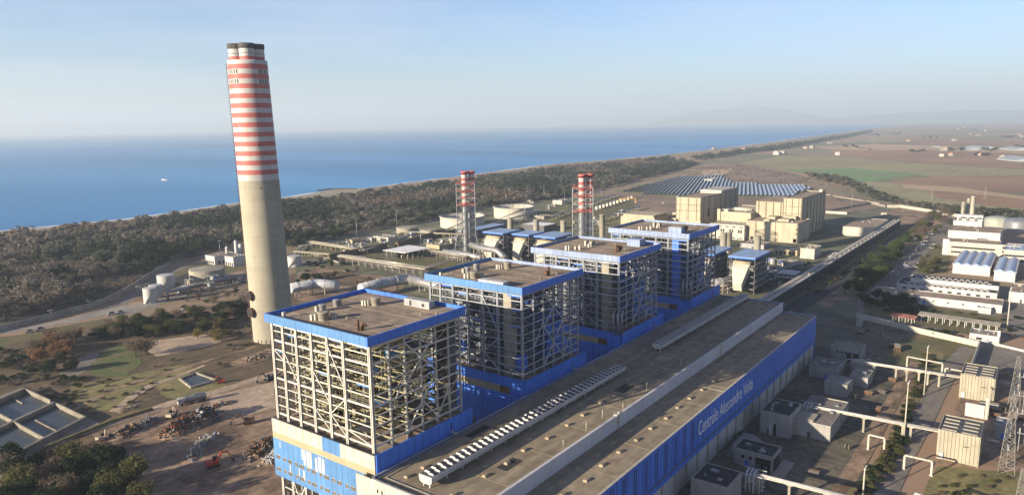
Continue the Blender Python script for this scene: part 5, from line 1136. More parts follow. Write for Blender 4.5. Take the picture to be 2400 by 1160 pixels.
# annexes along the hall (most of them in its shade)
mat('annex_wall',(.34,.325,.30),.9,.15,.1,streak=.2)
r = bpx((1844,1028),(1852,977),(1875,946),(1779,965),'annex_building','tallest grey concrete annex with a white door, below the white lettering','annex','annex_wall','asphalt',hs=8.2); x0,x1,y0,y1,H = r['_b']; MB().box(x0-.1,x0-.02,y0+6,y0+7,0,4.4).bld('door',MS['white_paint'],r); MB().box(x0-.1,x0-.02,y0+4.6,y0+5.5,0,4.4).bld('door',MS['dark'],r)
r = bpx((1941,1036),(1947,1001),(1961,938),(1856,980),'annex_building','low pale annex wrapping behind the pipe bridge cluster, corner in sunlight','annex','annex_wall','grey_asphalt',hs=5.6); x0,x1,y0,y1,H = r['_b']; MB().box(x0+1,x0+8,y1-7,y1-1,H+.02,H+.6).bld('roof_unit',MS['concrete'],r)
r = bpx((1810,1106),(1811,1073),(1835,1049),(1718,1050),'annex_building','low annex with open porch and two small square windows','annex','annex_wall','asphalt',hs=5.2); x0,x1,y0,y1,H = r['_b']
wins(r,'x',[y1-3.2,y1-5.6],[2.8],1.0,1.0); MB().box(x0-.1,x0-.02,y0+.6,y0+(y1-y0)*.42,.1,4.1).bld('porch_opening',MS['dark'],r); MB().box(x0+1,x1-1,y0-.1,y0-.02,.1,4.1).bld('porch_opening',MS['dark'],r); MB().box(x0-2,x1+2,y0-4,y0-.2,.12,.28).bld('apron',MS['concrete'],r)
for dy in (1.5,3.5): MB().box(x0-1.4,x0-.4,y0+dy,y0+dy+1.2,.12,2.2).bld('machine',MS['dark_steel'],r)
r = bpx((1700,1190),(1705,1145),(1735,1106),(1617,1122),'annex_building','nearest grey annex with dark flat roof at the bottom edge','annex','annex_wall','asphalt',hs=7.5)
r = bpx((2010,865),(2017,823),(2032,809),(1949,811),'annex_building','far annex with a row of small windows and dark porch','annex','annex_wall','grey_asphalt',hs=6); x0,x1,y0,y1,H = r['_b']; wins(r,'x',lin(y1-9,y1-2,4),[3.6],.9,.9); MB().box(x0-.1,x0-.02,y0+.6,y0+(y1-y0)*.45,.1,4.4).bld('porch_opening',MS['dark'],r); MB().box(x0-.6,x0-.12,y0+3,y0+3.6,.1,5).bld('porch_post',MS['annex_wall'],r)
bpx((1955,896),(1962,867),(1973,846),(1893,859),'annex_building','long low grey annex just below the far corner of the turbine hall','annex','annex_wall','grey_asphalt',hs=5)
bpx((1983,932),(1986,905),(1996,886),(1932,894),'annex_building','small cube shaped grey annex standing apart in the yard','annex','annex_wall','annex_wall',hs=5)
bpx((2033,909),(2034,888),(2050,870),(1992,880),'annex_building','pale low annex between the cube annex and the far pipe bridge','annex','annex_wall','concrete',hs=4.2)
bpx((2045,880),(2047,862),(2060,850),(1995,852),'annex_building','flat grey annex under the start of the far pipe bridge','annex','annex_wall','concrete',hs=3.6)
r = thing('loading_dock','grey concrete steps and platform at the foot of the blue hall wall','platform',(118,-54,0))
for k in range(5): MB().box(112-k*1.1,124,-56-k*.9,-52,.1,2.6-k*.5).bld('step',MS['annex_wall'],r)
r = thing('loading_dock','second platform with steps at the hall wall, nearer the bottom edge','platform',(88,-54,0))
for k in range(5): MB().box(82-k*1.1,94,-56-k*.9,-52,.1,2.6-k*.5).bld('step',MS['annex_wall'],r)
g = G(1733,1024); c = thing('parked_car','silver car parked in the shade at the foot of the blue hall wall','car',g); az = rad(10)
MB().rbox((g.x,g.y,.35),4.2,1.75,.75,az,0,.96).bld('body',MS['galvanised'],c); MB().rbox((g.x,g.y,1.1),2.4,1.6,.6,az,0,.78).bld('cabin',MS['dark'],c)
for e in (-1,1):
    for f in (-1,1): q = Vector((g.x+1.3*e,g.y+.8*f,.34)); MB().tube([q-Vector((0,.12,0)),q+Vector((0,.12,0))],.34,10).bld('wheel',MS['dark'],c)
# pipe bridges
def pipe_bridge(p, q, zp, zq, posts, label, tower=True):
    P, Q = G(*p, zp), G(*q, zq); d = Vector((Q.x-P.x,Q.y-P.y,0)).normalized(); s = Vector((-d.y,d.x,0)); root = thing('pipe_bridge',label,'pipe bridge',(P.x,P.y,0)); up = Vector((0,0,1))
    b = MB(); b.beam(P,Q,1.3,.35); b.bld('deck',MS['cream_panel'],root)
    for e, rr in ((-.45,.26),(.05,.3),(.5,.2)): MB().tube([P+s*e+up*(.2+rr),Q+s*e+up*(.2+rr)],rr,10).bld('pipe',MS['white_paint'],root)
    for t in posts: c = P.lerp(Q,t); l = MB(); l.box(c.x-.35,c.x+.35,c.y-.35,c.y+.35,0,c.z-.15); l.box(c.x-.5,c.x+.5,c.y-.9,c.y+.9,c.z-.55,c.z-.18); l.bld('post',MS['concrete'],root)
    if tower:
        rnd = random.Random(int(p[0])); w = MB()
        for k in range(9):
            o = s*rnd.uniform(-2.2,2.2)+d*rnd.uniform(-3.5,2.5); w.tube([P+o+up*.6,P+o+Vector((0,0,-P.z+.2))],.14,6)
            a = rnd.uniform(-2.5,1.5); z = rnd.uniform(-P.z+1,.8); w.tube([P+d*a-s*2.4+up*z,P+d*a+s*2.4+up*z],.15,6); w.tube([P+d*-3.6+s*rnd.uniform(-2,2)+up*z,P+d*3+s*rnd.uniform(-2,2)+up*z],.16,6)
        for e in (-2.4,2.4): w.beam(P-d*3.7+s*e+up*.8,P+d*3+s*e+up*.8,.2)
        for k in range(3): w.tube([P+d*(k*1.1-2)+s*2+up*.9,P+d*(k*1.1-2)-s*1+up*.9,P+d*(k*1.1-2)-s*1.6+up*.2,P+d*(k*1.1-2)-s*1.6+up*(-P.z+.5)],.3,8)
        w.bld('valve_cluster',MS['white_paint'],root,stuff=True)
    return root
pipe_bridge((1996,846),(2251,884),5.2,5.6,(.04,.22,.43,.53,.64,.72,.82),'farthest white pipe bridge leading to the far corrugated transformer house',tower=False)
g = G(1996,846,5.2); r = thing('pipe_loop','white bent riser pipes at the start of the farthest pipe bridge','pipe loop',(g.x,g.y,0))
for k in range(4): MB().tube([(g.x+k*1.4-1,g.y+2.4-k*2.2,.3),(g.x+k*1.4-1,g.y+2.4-k*2.2,5.0),(g.x+k*1.4-.4,g.y+1.6-k*2.2,5.8),(g.x+k*1.4+.6,g.y-k*2.2,5.8)],.22,8).bld('pipe',MS['white_paint'],r)
pipe_bridge((1900,953),(2200,1010),5.6,5.9,(.0,.25,.44,.74,.8),'middle white pipe bridge leading to the near corrugated transformer house')
pipe_bridge((1768,1112),(2010,1172),5.6,5.8,(.04,.36,.72),'nearest white pipe bridge at the bottom edge of the yard')
# corrugated transformer houses
def corrugated(Nb, Nt, R, Lt, label, hs):
    r = bpx(Nb,Nt,R,Lt,'transformer_house',label,'transformer house','corrugated_panel','dark_steel',hs=hs,par=.3); x0,x1,y0,y1,H = r['_b']
    for f, a, b_ in (('x',y0,y1),('y',x0,x1)):
        rb = MB(); n = int((b_-a)/1.0)
        for k in range(n):
            u = a+(k+.5)*(b_-a)/n
            if f == 'x': rb.box(x0-.24,x0-.005,u-.22,u+.22,.4,H+.25)
            else: rb.box(u-.17,u+.17,y0-.13,y0-.005,.4,H+.25)
        rb.bld('corrugation',MS['corrugated_panel'],r,stuff=True)
    MB().box(x0-.2,x1+.2,y0-.2,y0+.2,H+.3,H+.42).bld('roof_trim',MS['dark_steel'],r)
    for k in range(4):
        for e in (0,1): MB().box(x0+1.4+k*(x1-x0-2)/4,x0+2.0+k*(x1-x0-2)/4,y0+1+e*(y1-y0)*.48,y0+1+e*(y1-y0)*.48+(y1-y0)*.36,H,H+.3).bld('roof_slat',MS['concrete'],r)
    MB().tube([(x1-.5,y0-.2,H*.45),(x1-.5,y0-4.4,H*.45)],.35,8).bld('bushing_pipe',MS['white_paint'],r); MB().box(x0-.6,x0-.15,y1-2,y1-.8,.4,2.6).bld('meter_box',MS['white_paint'],r)
    MB().tube([(x0-.5,y0+3,H*.62),(x0-.5,y0+4.4,H*.62)],.12,6).bld('wall_lamp',MS['dark_steel'],r)
    return r
corrugated((2326,945),(2334,890),(2339,862),(2251,878),'far cream corrugated transformer house with slatted dark roof',9.6)
corrugated((2289,1095),(2299,1027),(2309,990),(2198,1009),'near cream corrugated transformer house with slatted dark roof',9.8)
for (x, y, lb) in ((*G(2340,935).xy,'far insulator post with white arm beside the far transformer house'),(*G(2306,1080).xy,'near insulator post with white arm beside the near transformer house')):
    r = thing('insulator_post',lb,'insulator post',(x,y-6,0)); y -= 6
    for e in (-.7,.7): MB().beam((x+e,y,0),(x+e*.5,y,5.2),.22).bld('leg',MS['galvanised'],r)
    i = MB(); i.lathe((x,y,5.2),[(.3,0)]+[(.42 if k%2 else .24,.2+k*.22) for k in range(10)],10); i.bld('insulator',MS['white_paint'],r)
r = thing('wall_slab','pale slab wall between the two corrugated transformer houses','wall',G(2268,975)); g = G(2268,975); MB().box(g.x,g.x+.5,g.y-5,g.y+1,0,5.2).bld('slab',MS['white_paint'],r); MB().box(g.x+.1,g.x+.6,g.y-6.3,g.y-5.2,0,8.5).bld('pier',MS['cream_panel'],r)
bpx((2366,1036),(2366,1000),(2385,985),(2333,990),'grey_cabinet','plain grey metal enclosure in the shade of the near transformer house','enclosure','grey_steel','grey_steel',hs=5)
# portals
def portal(p, q, h, label, m='cream_panel'):
    P, Q = G(*p), G(*q); r = thing('pipe_portal',label,'portal frame',(P.x,P.y,0))
    for c in (P,Q): l = MB(); l.box(c.x-.28,c.x+.28,c.y-.28,c.y+.28,0,h); l.box(c.x-.5,c.x+.5,c.y-.5,c.y+.5,0,.3); l.bld('leg',MS[m],r)
    MB().beam(P+Vector((0,0,h+.2)),Q+Vector((0,0,h+.2)),.5,.5).bld('crossbeam',MS[m],r)
portal((2034,1053),(2071,1062),5.2,'small cream portal frame over the dirt track'); portal((2118,1099),(2182,1114),4.6,'wide cream portal frame over the asphalt road')
portal((2140,1215),(2205,1240),7.5,'cream portal frame at the bottom edge beside the grass'); portal((2214,880),(2258,888),3.2,'low cream portal frame left of the far transformer house')
portal((2124,872),(2206,889),7.0,'wide high portal frame crossing the tall lamp pole')
for p, t, lb in (((2165,929),812,'tall floodlight pole on the verge beside the far portal'),((2118,1036),895,'tall floodlight pole under the middle pipe bridge'),((2022,1168),1095,'floodlight pole at the bottom edge of the yard')): mast(p,t,lb,r=.3,m='cream_panel')
mast((2360,772),674,'tallest slender light mast beside the white sheds',r=.4,m='cream_panel')
# lattice pylons
def pylon(p, h, w, label, top=.5):
    g = G(*p); r = thing('lattice_pylon',label,'pylon',g); n = 9
    def cn(k, t): a, b = ((-1,-1),(1,-1),(1,1),(-1,1))[k%4]; e = w*(1-t)+top*t; return Vector((g.x+a*e,g.y+b*e,h*t))
    for k in range(4): MB().beam(cn(k,0),cn(k,1),.14).bld('leg',MS['pylon_steel'],r)
    b = MB()
    for i in range(n):
        for k in range(4): b.beam(cn(k,i/n),cn(k+1,(i+1)/n),.09); b.beam(cn(k+1,i/n),cn(k,(i+1)/n),.09); b.beam(cn(k,(i+1)/n),cn(k+1,(i+1)/n),.09)
    b.bld('bracing',MS['pylon_steel'],r)
    return r, g
r, g = pylon((2358,1108),25,2.2,'near lattice pylon beside the near transformer house')
for k in range(3): MB().beam((g.x-4,g.y,14+k*4),(g.x+4,g.y,14+k*4),.25).bld('crossarm',MS['cream_panel'],r)
r, g = pylon((2376,952),20,2.0,'far lattice pylon beside the far transformer house')
pylon((2390,1190),12,1.4,'short lattice pylon at the bottom right corner')
rnd = random.Random(5)
for k, p in enumerate(((2392,1010),(2398,1060),(2385,965),(2396,920),(2412,1040))):
    g = G(*p); r = thing('switchgear_frame','pale steel frame with ribbed insulators in the substation at the right edge','switchgear',g,'substation switchgear frames'); 
    for e in (-1.5,1.5): MB().beam((g.x,g.y+e,0),(g.x,g.y+e,6.5),.25).bld('leg',MS['galvanised'],r)
    MB().beam((g.x,g.y-2.2,6.5),(g.x,g.y+2.2,6.5),.3).bld('crossbeam',MS['galvanised'],r)
    for e in (-1.5,0,1.5): i = MB(); i.lathe((g.x,g.y+e,6.6),[(.2,0)]+[(.32 if q%2 else .16,.1+q*.2) for q in range(9)],8); i.bld('insulator',MS['grey_steel'],r)
for k, (za, zb) in enumerate(((14,9),(18,12),(22,15))):
    a, b_ = G(2358,1108), G(2376,952); r = thing('power_cable','sagging power cable strung between the two lattice pylons','cable',(a.x,a.y,za),'cables between the lattice pylons')
    pts = [Vector((a.x+(b_.x-a.x)*t+3,a.y+(b_.y-a.y)*t,za+(zb-za)*t-4*t*(1-t)*1.6)) for t in [i/10 for i in range(11)]]; MB().tube(pts,.07,5).bld('strand',MS['pylon_steel'],r)
# walls
wall([(2007,746),(2100,768),(2160,783),(2296,814)],3.0,.5,'long pale boundary wall dividing the yard from the white sheds','cream_panel')
w0, w1 = G(2296,814), G(2262,905); wall([(w0.x,w0.y),(w1.x,w1.y)],4.0,.5,'wall running from the yard corner down to the far transformer house','cream_panel',world=True)
wall([(2300,803),(2345,812),(2420,830)],1.2,.5,'low white kerb wall along the asphalt behind the transformer houses','white_paint')
wall([(2079,487),(2110,487),(2181,498),(2242,509),(2300,514),(2363,520),(2460,530)],3.5,.6,'far white boundary wall at the back of the works','cream_panel')
wall([(1935,500),(1985,503)],3.0,.6,'short white wall right of the tall reactor block','cream_panel')
wall([(1930,499),(2040,478),(2075,486)],2.5,.5,'thin pale wall along the heath behind the reactor blocks','light_concrete')
wall([(1880,445),(1960,462),(2060,478)],1.6,.5,'faint pale fence line along the heath behind the solar field','light_concrete','fence','fence')
# white sheds and factory
r = bpx((2334,701),(2337,689),(2352,672),(2104,662),'white_shed','long white workshop with ten dark doors and sawtooth skylit roof','shed','white_paint','asphalt',hs=5.6); x0,x1,y0,y1,H = r['_b']
for u in lin(y0+2,y1-2,10): MB().box(x0-.1,x0-.02,u-1.1,u+1.1,1.6,4.0).bld('door',MS['dark'],r); MB().box(x0-1.6,x0-.1,u-.9,u+.9,.1,1.0).bld('door_ramp',MS['white_paint'],r)
xm = x0+(x1-x0)*.55
MB().box(x0+11,x0+11.6,y0,y1-6,H,H+2.6).bld('clerestory',MS['white_paint'],r); MB().box(x0+11.6,x0+26,y0,y1-6,H+2.0,H+2.4).bld('upper_roof',MS['asphalt'],r); MB().box(x0+11.6,x0+26,y0+.1,y1-6.1,.1,H+2).bld('upper_wall',MS['white_paint'],r)
for k in range(14):
    u = y0+4+k*(y1-y0-8)/14; MB().box(x0+3,x0+5,u,u+1.6,H,H+.3).bld('skylight',MS['white_paint'],r); MB().box(x0+7,x0+8.6,u+1,u+4,H,H+.3).bld('skylight',MS['white_paint'],r)
    if k < 13: MB().box(x0+15,x0+17,u,u+2,H+2.4,H+2.65).bld('skylight',MS['white_paint'],r); MB().box(x0+20,x0+22,u+2,u+4,H+2.4,H+2.65).bld('skylight',MS['white_paint'],r)
r = bpx((2346,734),(2349,717),(2362,704),(2040,684),'white_shed','very long low white shed with few small windows and brown roof','shed','white_paint','roof_felt',hs=4.4); x0,x1,y0,y1,H = r['_b']; wins(r,'x',lin(y0,y1,9),[2.2],.9,.9)
bpx((2323,733),(2323,725),(2330,722),(2294,721),'hut','small white porch hut projecting from the very long shed','building','white_paint','cream_panel',hs=3)
def canopy(p, q, w, h, label, m, n):
    P, Q = G(*p), G(*q); d = (Q-P).normalized(); s = Vector((-d.y,d.x,0)); 
    if s.x < 0: s = -s
    r = thing('carport',label,'canopy',(P.x,P.y,0)); b = MB(); b.add([(v.x,v.y,z) for v, z in ((P,h),(Q,h),(Q+s*w,h+.9),(P+s*w,h+.9),(P,h+.25),(Q,h+.25),(Q+s*w,h+1.15),(P+s*w,h+1.15))],[(3,2,1,0),(4,5,6,7),(0,1,5,4),(1,2,6,5),(2,3,7,6),(3,0,4,7)]); b.bld('roof',MS[m],r)
    for k in range(n): c = P.lerp(Q,(k+.5)/n); MB().box(c.x-.15,c.x+.15,c.y-.15,c.y+.15,0,h).bld('post',MS['white_paint'],r); c += s*w*.95; MB().box(c.x-.15,c.x+.15,c.y-.15,c.y+.15,0,h+.7).bld('post',MS['white_paint'],r)
canopy((2150,752),(2342,781),5,3.4,'long pale canopy roof on white posts below the very long shed','light_concrete',11)
mat('red_tile',(.30,.13,.10),.9,.2,.3); canopy((2085,752),(2143,762),5,3,'short canopy with red brown roof at the end of the boundary wall','red_tile',4)
r = bpx((2340,803),(2342,791),(2344,778),(2273,781),'white_house','small white gatehouse with pale roof and tall white corner pier','building','white_paint','light_concrete',hs=3.6); x0,x1,y0,y1,H = r['_b']; MB().box(x0+.6,x0+1.6,y0-.3,y0+.9,0,H+3.2).bld('corner_pier',MS['white_paint'],r); wins(r,'x',[y1-4],[1.2],2.4,1.2)
def vault(Nb, Nt, Rt, Lt, label, hs, n):
    g = G(*Nb); x0, y0 = g.x, g.y; x1 = G(*Rt,hs).x; y1 = G(*Lt,hs).y; r = thing('vault_hall',label,'hall',((x0+x1)/2,(y0+y1)/2,0)); r['_b'] = (x0,x1,y0,y1,hs)
    MB().box(x0,x1,y0,y1,0,hs).bld('walls',MS['white_paint'],r); v = MB(); k = 10
    for j in range(n):
        ya, yb = y0+(y1-y0)*j/n, y0+(y1-y0)*(j+1)/n; vs = []
        for x in (x0-.3,x1+.3):
            for i in range(k+1): t = i/k; vs.append((x,ya+(yb-ya)*t,hs+1.9*math.sin(math.pi*t)**.8))
        v.add(vs,[(i,i+1,k+2+i,k+1+i) for i in range(k)]+[tuple(range(k,-1,-1)),tuple(range(k+1,2*k+2))],0,False)
    v.bld('vaulted_roof',MS['solar_glass'],r)
    for j in range(n+1):
        y = y0+(y1-y0)*j/n; MB().box(x0+.5,x1-.5,y-.5,y+.5,hs,hs+.75).bld('valley_gutter',MS['white_paint'],r)
    return r
vault((2319,648),(2322,630),(2350,598),(2233,621),'white hall with four glazed vault roof bays, the wider of the pair',6.2,4)
vault((2378,662),(2381,644),(2398,610),(2331,635),'narrower white vault roofed hall at the right',6.2,2)
r = bpx((2340,598),(2343,575),(2352,566),(2219,558),'office_building','long cream office building with two strips of dark windows','building','cream_panel','roof_felt',hs=11); x0,x1,y0,y1,H = r['_b']; wins(r,'x',lin(y0+3,y1-6,13),[2.5,6.4],3.2,1.3); MB().box(x0-.4,x0-.01,y1-4,y1+.5,0,H+2).bld('end_pier',MS['white_paint'],r)
MB().box(x0-.3,x0+2,y0-14,y0-.01,0,H+.5).bld('stair_tower',MS['cream_panel'],r); wins_ = [MB().box(x0-.4,x0-.31,y0-10,y0-2,2+k*3.2,3.8+k*3.2).bld('window',MS['dark'],r) for k in range(3)]
r = bpx((2410,612),(2412,590),(2420,575),(2356,578),'office_building','cream office wing at the right edge with pale blue solar roof','building','cream_panel','solar_glass',hs=11); x0,x1,y0,y1,H = r['_b']; wins(r,'x',lin(y0,y1,7),[2.5,6.4],3,1.3)
r = bpx((2340,566),(2345,548),(2385,535),(2222,541),'factory_block','white windowless factory block behind the long office','building','white_paint','roof_felt',hs=15); x0,x1,y0,y1,H = r['_b']; MB().box(x0-.1,x0-.02,y0+8,y0+16,4,10).bld('opening',MS['dark'],r)
r = bpx((2300,540),(2302,521),(2330,515),(2236,516),'factory_block','upper white factory block with pipework on its roof','building','white_paint','roof_felt',hs=19); x0,x1,y0,y1,H = r['_b']
MB().box(x0+6,x0+14,y0,y1-2,H,H+5).bld('penthouse',MS['white_paint'],r)
for k in range(3): MB().tube([(x0+3,y1-4-k*6,H),(x0+3,y1-4-k*6,H+3.2),(x0+3,y1-8-k*6,H+3.2)],.6,8).bld('roof_pipe',MS['galvanised'],r)
stackthing((2276,523),2.1,28,'slim cream factory stack on the white blocks','cream_panel','factory_stack')
for p, lb, h in (((2254,524),'short steel process tower left of the slim factory stack',22),((2266,522),'thin steel process tower beside the slim factory stack',25)):
    g = G(*p); r = thing('process_tower',lb,'process tower',g); MB().lathe((g.x,g.y,0),[(1.6,0),(1.6,h),(1,h+1)],12).bld('vessel',MS['concrete'],r); q = MB(); [q.lathe((g.x,g.y,z),[(1.7,0),(2.8,0),(2.8,.2),(1.7,.2)],10,cap1=False) for z in (10,14,18,h-2)]; q.bld('platform',MS['grey_steel'],r)
mat('green_dome',(.33,.345,.29),.6,.15,.2)
tank((2335,540), 526, 22, 'domed_tank', 'left green domed tank beside the factory', 'tank', MS['green_dome'], 'dome', ladder=False, hs=9); tank((2384,546), 530, 24, 'domed_tank', 'right green domed tank at the edge of the factory', 'tank', MS['galvanised'], 'dome', ladder=False, hs=9)
bpx((2420,705),(2420,690),(2430,670),(2370,668),'store_building','dark roofed building at the right edge beside the workshop','building','white_paint','roof_felt',hs=6)
# street lamps and parked cars along the factory road
for k, p in enumerate(((2118,640),(2131,622),(2145,604),(2158,588),(2171,572),(2183,557),(2086,664),(2100,700),(2072,693))):
    g = G(*p); r = thing('street_lamp','thin curved street lamp along the factory road','street lamp',g,'street lamps along the factory road'); MB().tube([g,g+Vector((0,0,8)),g+Vector((.6,-.4,8.6)),g+Vector((2,-1.2,8.6))],.1,6).bld('pole',MS['galvanised'],r); MB().rbox((g.x+2,g.y-1.2,8.5),.7,.3,.2).bld('lantern',MS['white_paint'],r)

# loose equipment standing about the yards
def clutter(poly, n, label, seed, kinds=('container','cable_drum','skip','pallet_stack')):
    rn = random.Random(seed); P = [tuple(G(*q).xy) for q in poly]; xs = [p[0] for p in P]; ys = [p[1] for p in P]; k = t = 0
    while k < n and t < 900:
        t += 1; x, y = rn.uniform(min(xs),max(xs)), rn.uniform(min(ys),max(ys))
        if not inpoly((x,y),P): continue
        kd = rn.choice(kinds); az = rn.choice((0,rad(90),rad(12),rad(75))); r = thing(kd, {'container':'small freight container','cable_drum':'wooden cable drum','skip':'rusty open skip','pallet_stack':'stack of pallets'}[kd]+' '+label, kd.replace('_',' '), (x,y,.1), {'container':'containers','cable_drum':'cable drums','skip':'skips','pallet_stack':'pallet stacks'}[kd]+' '+label); k += 1
        if kd == 'container':
            m = rn.choice(('grey_steel','cream_panel','faded_blue','rust')); MB().rbox((x,y,.2),6,2.4,2.5,az).bld('body',MS[m],r); MB().rbox((x,y,2.7),6.1,2.5,.12,az).bld('roof',MS['concrete'],r); MB().rbox((x+3.02*math.cos(az),y+3.02*math.sin(az),.35),.06,2.1,2.2,az).bld('door',MS['dark_steel'],r)
        elif kd == 'cable_drum':
            n_ = Vector((math.cos(az),math.sin(az),0)); c = Vector((x,y,1.1)); MB().tube([c-n_*.5,c+n_*.5],.65,14).bld('core',MS['dark'],r)
            for e in (-1,1): MB().tube([c+n_*.5*e,c+n_*.62*e],1.0,16).bld('flange',MS['beige_panel'],r)
        elif kd == 'skip':
            b = MB(); b.rbox((x,y,.15),2.6,1.5,1.2,az,0,1.35); b.bld('tub',MS[rn.choice(('rust','dark_steel','rust'))],r); MB().rbox((x,y,1.36),3.1,1.7,.05,az).bld('load',MS['dirt'],r)
        else:
            for q in range(rn.randint(2,5)): MB().rbox((x+rn.uniform(-.05,.05),y,.1+q*.24),1.2,1.0,.17,az).bld('pallet',MS['beige_panel'],r)
clutter([(1990,920),(2080,890),(2120,880),(2060,980),(1990,1080),(1900,1120)],9,'in the yard below the pipe bridges',1,('cable_drum','skip','pallet_stack'))
clutter([(2010,760),(2130,790),(2090,840),(1980,800)],9,'in the shaded yard beyond the far annex',2)
clutter([(2290,960),(2390,950),(2390,1000),(2310,980)],7,'in the dirt between the transformer houses',3)
clutter([(1700,650),(1900,615),(1880,660),(1740,690)],16,'in the plant yard by the right blue roofed unit',4)
clutter([(1020,600),(1130,560),(1350,540),(1420,500),(1320,530),(1090,590)],16,'among the pipes of the middle works',5)
clutter([(700,600),(830,570),(900,575),(830,600)],12,'in the pipe yard right of the tall chimney',6)
clutter([(400,690),(470,665),(560,640),(570,655),(470,690)],8,'beside the rack near the white silos',7)
clutter([(1960,560),(2080,500),(2130,510),(2060,560),(1970,600)],12,'on the apron by the ribbed store building',8)
clutter([(2100,660),(2230,560),(2240,600),(2150,660)],6,'beside the factory lanes',9)
clutter([(1500,480),(1580,475),(1700,480),(1680,500),(1540,505)],8,'on the heath before the reactor blocks',10)
CARP = None
rn = random.Random(3)
for k, p in enumerate([(2105+k*6.5,648-k*8.2) for k in range(13)]+[(2128+k*7,655-k*9) for k in range(10)]):
    if rn.random() < .6: continue
    g = G(*p); az = rad(65); m = rn.choice(('white_paint','grey_steel','dark_steel','galvanised','faded_blue'))
    r = thing('parked_car',{'white_paint':'white','grey_steel':'grey','dark_steel':'black','galvanised':'silver','faded_blue':'pale blue'}[m]+' car parked in the lanes beside the factory lawn','car',g,{'white_paint':'white','grey_steel':'grey','dark_steel':'black','galvanised':'silver','faded_blue':'pale blue'}[m]+' cars beside the factory')
    MB().rbox((g.x,g.y,.4),4.2,1.75,.7,az,0,.96).bld('body',MS[m],r); MB().rbox((g.x,g.y,1.1),2.4,1.6,.55,az,0,.78).bld('cabin',MS['dark'],r)
# ---------------------------------------------------------------- fields, farmhouses, boat, jetty
def field(px, m, k=1): psheet('field', px, .05*k+.1, MS[m], 6, 60)
field([(1900,415),(2100,430),(2300,470),(2420,490),(2420,545),(2330,500),(2150,470),(1960,425)],'field_olive',1)
field([(1720,385),(1830,366),(2010,372),(2180,385),(2420,400),(2420,418),(2120,412),(1960,400),(1800,396)],'field_olive',2)
field([(1830,398),(1990,395),(2180,408),(2120,416),(2050,425),(2000,428),(1920,412)],'field_green',3)
field([(2090,430),(2200,412),(2420,412),(2420,455),(2250,442)],'field_brown',3)
field([(2110,432),(2240,440),(2420,462),(2420,470),(2250,452),(2130,442)],'field_tan',4)
field([(2170,445),(2420,470),(2420,492),(2300,480),(2200,462)],'field_brown',4)
field([(1960,352),(2150,352),(2420,362),(2420,398),(2180,383),(2000,368)],'field_brown',5)
field([(1900,345),(2050,338),(2230,345),(2400,350),(2400,360),(2150,352),(1950,352)],'field_tan',6)
field([(2060,322),(2250,326),(2420,335),(2420,345),(2150,338)],'field_brown',7)
field([(2000,330),(2060,322),(2130,330),(2050,337)],'field_olive',7)
field([(1620,395),(1700,380),(1760,385),(1830,400),(1900,415),(1870,430),(1720,425),(1690,408)],'pink_heath',5)
field([(1640,400),(1720,395),(1700,412),(1660,415)],'field_tan',6)
strip('track', [(1745,390,5),(1820,398,5),(1885,412,6),(1950,428,6),(2060,455,6)], 6, .5, MS['field_tan'])
strip('path', [(1450,436,4),(1520,418,4),(1600,400,5),(1640,392,5),(1680,384,5)], 4, .5, MS['field_tan'])
# pale sandy spit and jetty
psheet('beach', [(690,462),(742,453),(760,447),(800,443),(850,443),(840,452),(760,460),(700,466)], .3, MS['sand'], 2, 10)
wall([(745,448),(775,444),(835,444)],1.8,5,'dark stone jetty reaching along the shore','asphalt','jetty','jetty')
def house(px, l, w, h, az, label, m='white_paint', roof='red_tile', flat=False):
    g = G(*px); r = thing('farm_house' if not flat else 'greenhouse', label, 'house' if not flat else 'greenhouse', g); ca, sa = math.cos(az), math.sin(az)
    MB().rbox((g.x,g.y,0),l,w,h,az).bld('walls',MS[m],r); v = []
    for x in (-l/2-.3,l/2+.3):
        for y, z in ((-w/2-.4,h),(0,h+w*(.28 if not flat else .12)),(w/2+.4,h)): v.append((g.x+x*ca-y*sa,g.y+x*sa+y*ca,z))
    b = MB(); b.add(v,[(0,1,4,3),(1,2,5,4),(0,2,1),(3,4,5),(0,3,5,2)]); b.bld('roof',MS[roof],r); return r
house((1818,363),34,16,9,rad(20),'big white farmhouse alone in the green field','white_paint','white_paint'); house((1834,362),22,14,8,rad(70),'white barn right beside the big lone farmhouse','white_paint','light_concrete')
house((1962,364),14,12,10,rad(20),'small white tower house beyond the green field','white_paint','red_tile'); house((2022,352),60,9,5,rad(60),'long brown barn beside the field boundary','reactor_dark','asphalt')
FH = [(1675,350,'pale house by the shore pines'),(1740,350,'small house at the start of the pine strip'),(1903,347,'white cottage left of the brown barn'),(1888,347,'white cottage farther left of the brown barn'),(1960,322,'pinkish houses beyond the pine strip'),(1975,324,'second pinkish house beyond the pine strip'),(1945,336,'cottage at the far end of the pine strip'),(2245,302,'white farm in the far haze left of the middle'),(2258,299,'taller white farm in the far haze'),(2273,314,'white farm beside the long greenhouse fields'),(2236,330,'grey roofed farm with trees in the middle plain'),(2128,331,'lone farm in the tan field'),(2213,348,'white house with trees left of the greenhouses'),(2212,353,'low white house in front of the house with trees'),(2206,366,'white cottage in the brown field'),(2234,365,'white house beside the brown field road'),(2300,364,'pale farm group right of the brown field'),(2388,316,'white blocks of a far village at the right edge'),(2396,320,'second white block of the far village'),(2326,297,'far white house under the hills'),(2308,307,'faint far house under the hills'),(2292,318,'far grey house among dark trees'),(2180,318,'small far house left of the dark tree clump'),(2350,372,'barn beside the pale greenhouses')]
rnd = random.Random(9)
for k, (x, y, lb) in enumerate(FH): house((x,y+1),rnd.uniform(14,30),rnd.uniform(10,16),rnd.uniform(5,9),rnd.uniform(0,3),lb,rnd.choice(('light_concrete','cream_panel','concrete')),rnd.choice(('red_tile','concrete','red_tile')))
mat('greenhouse_film',(.30,.33,.34),.5,.1,.05)
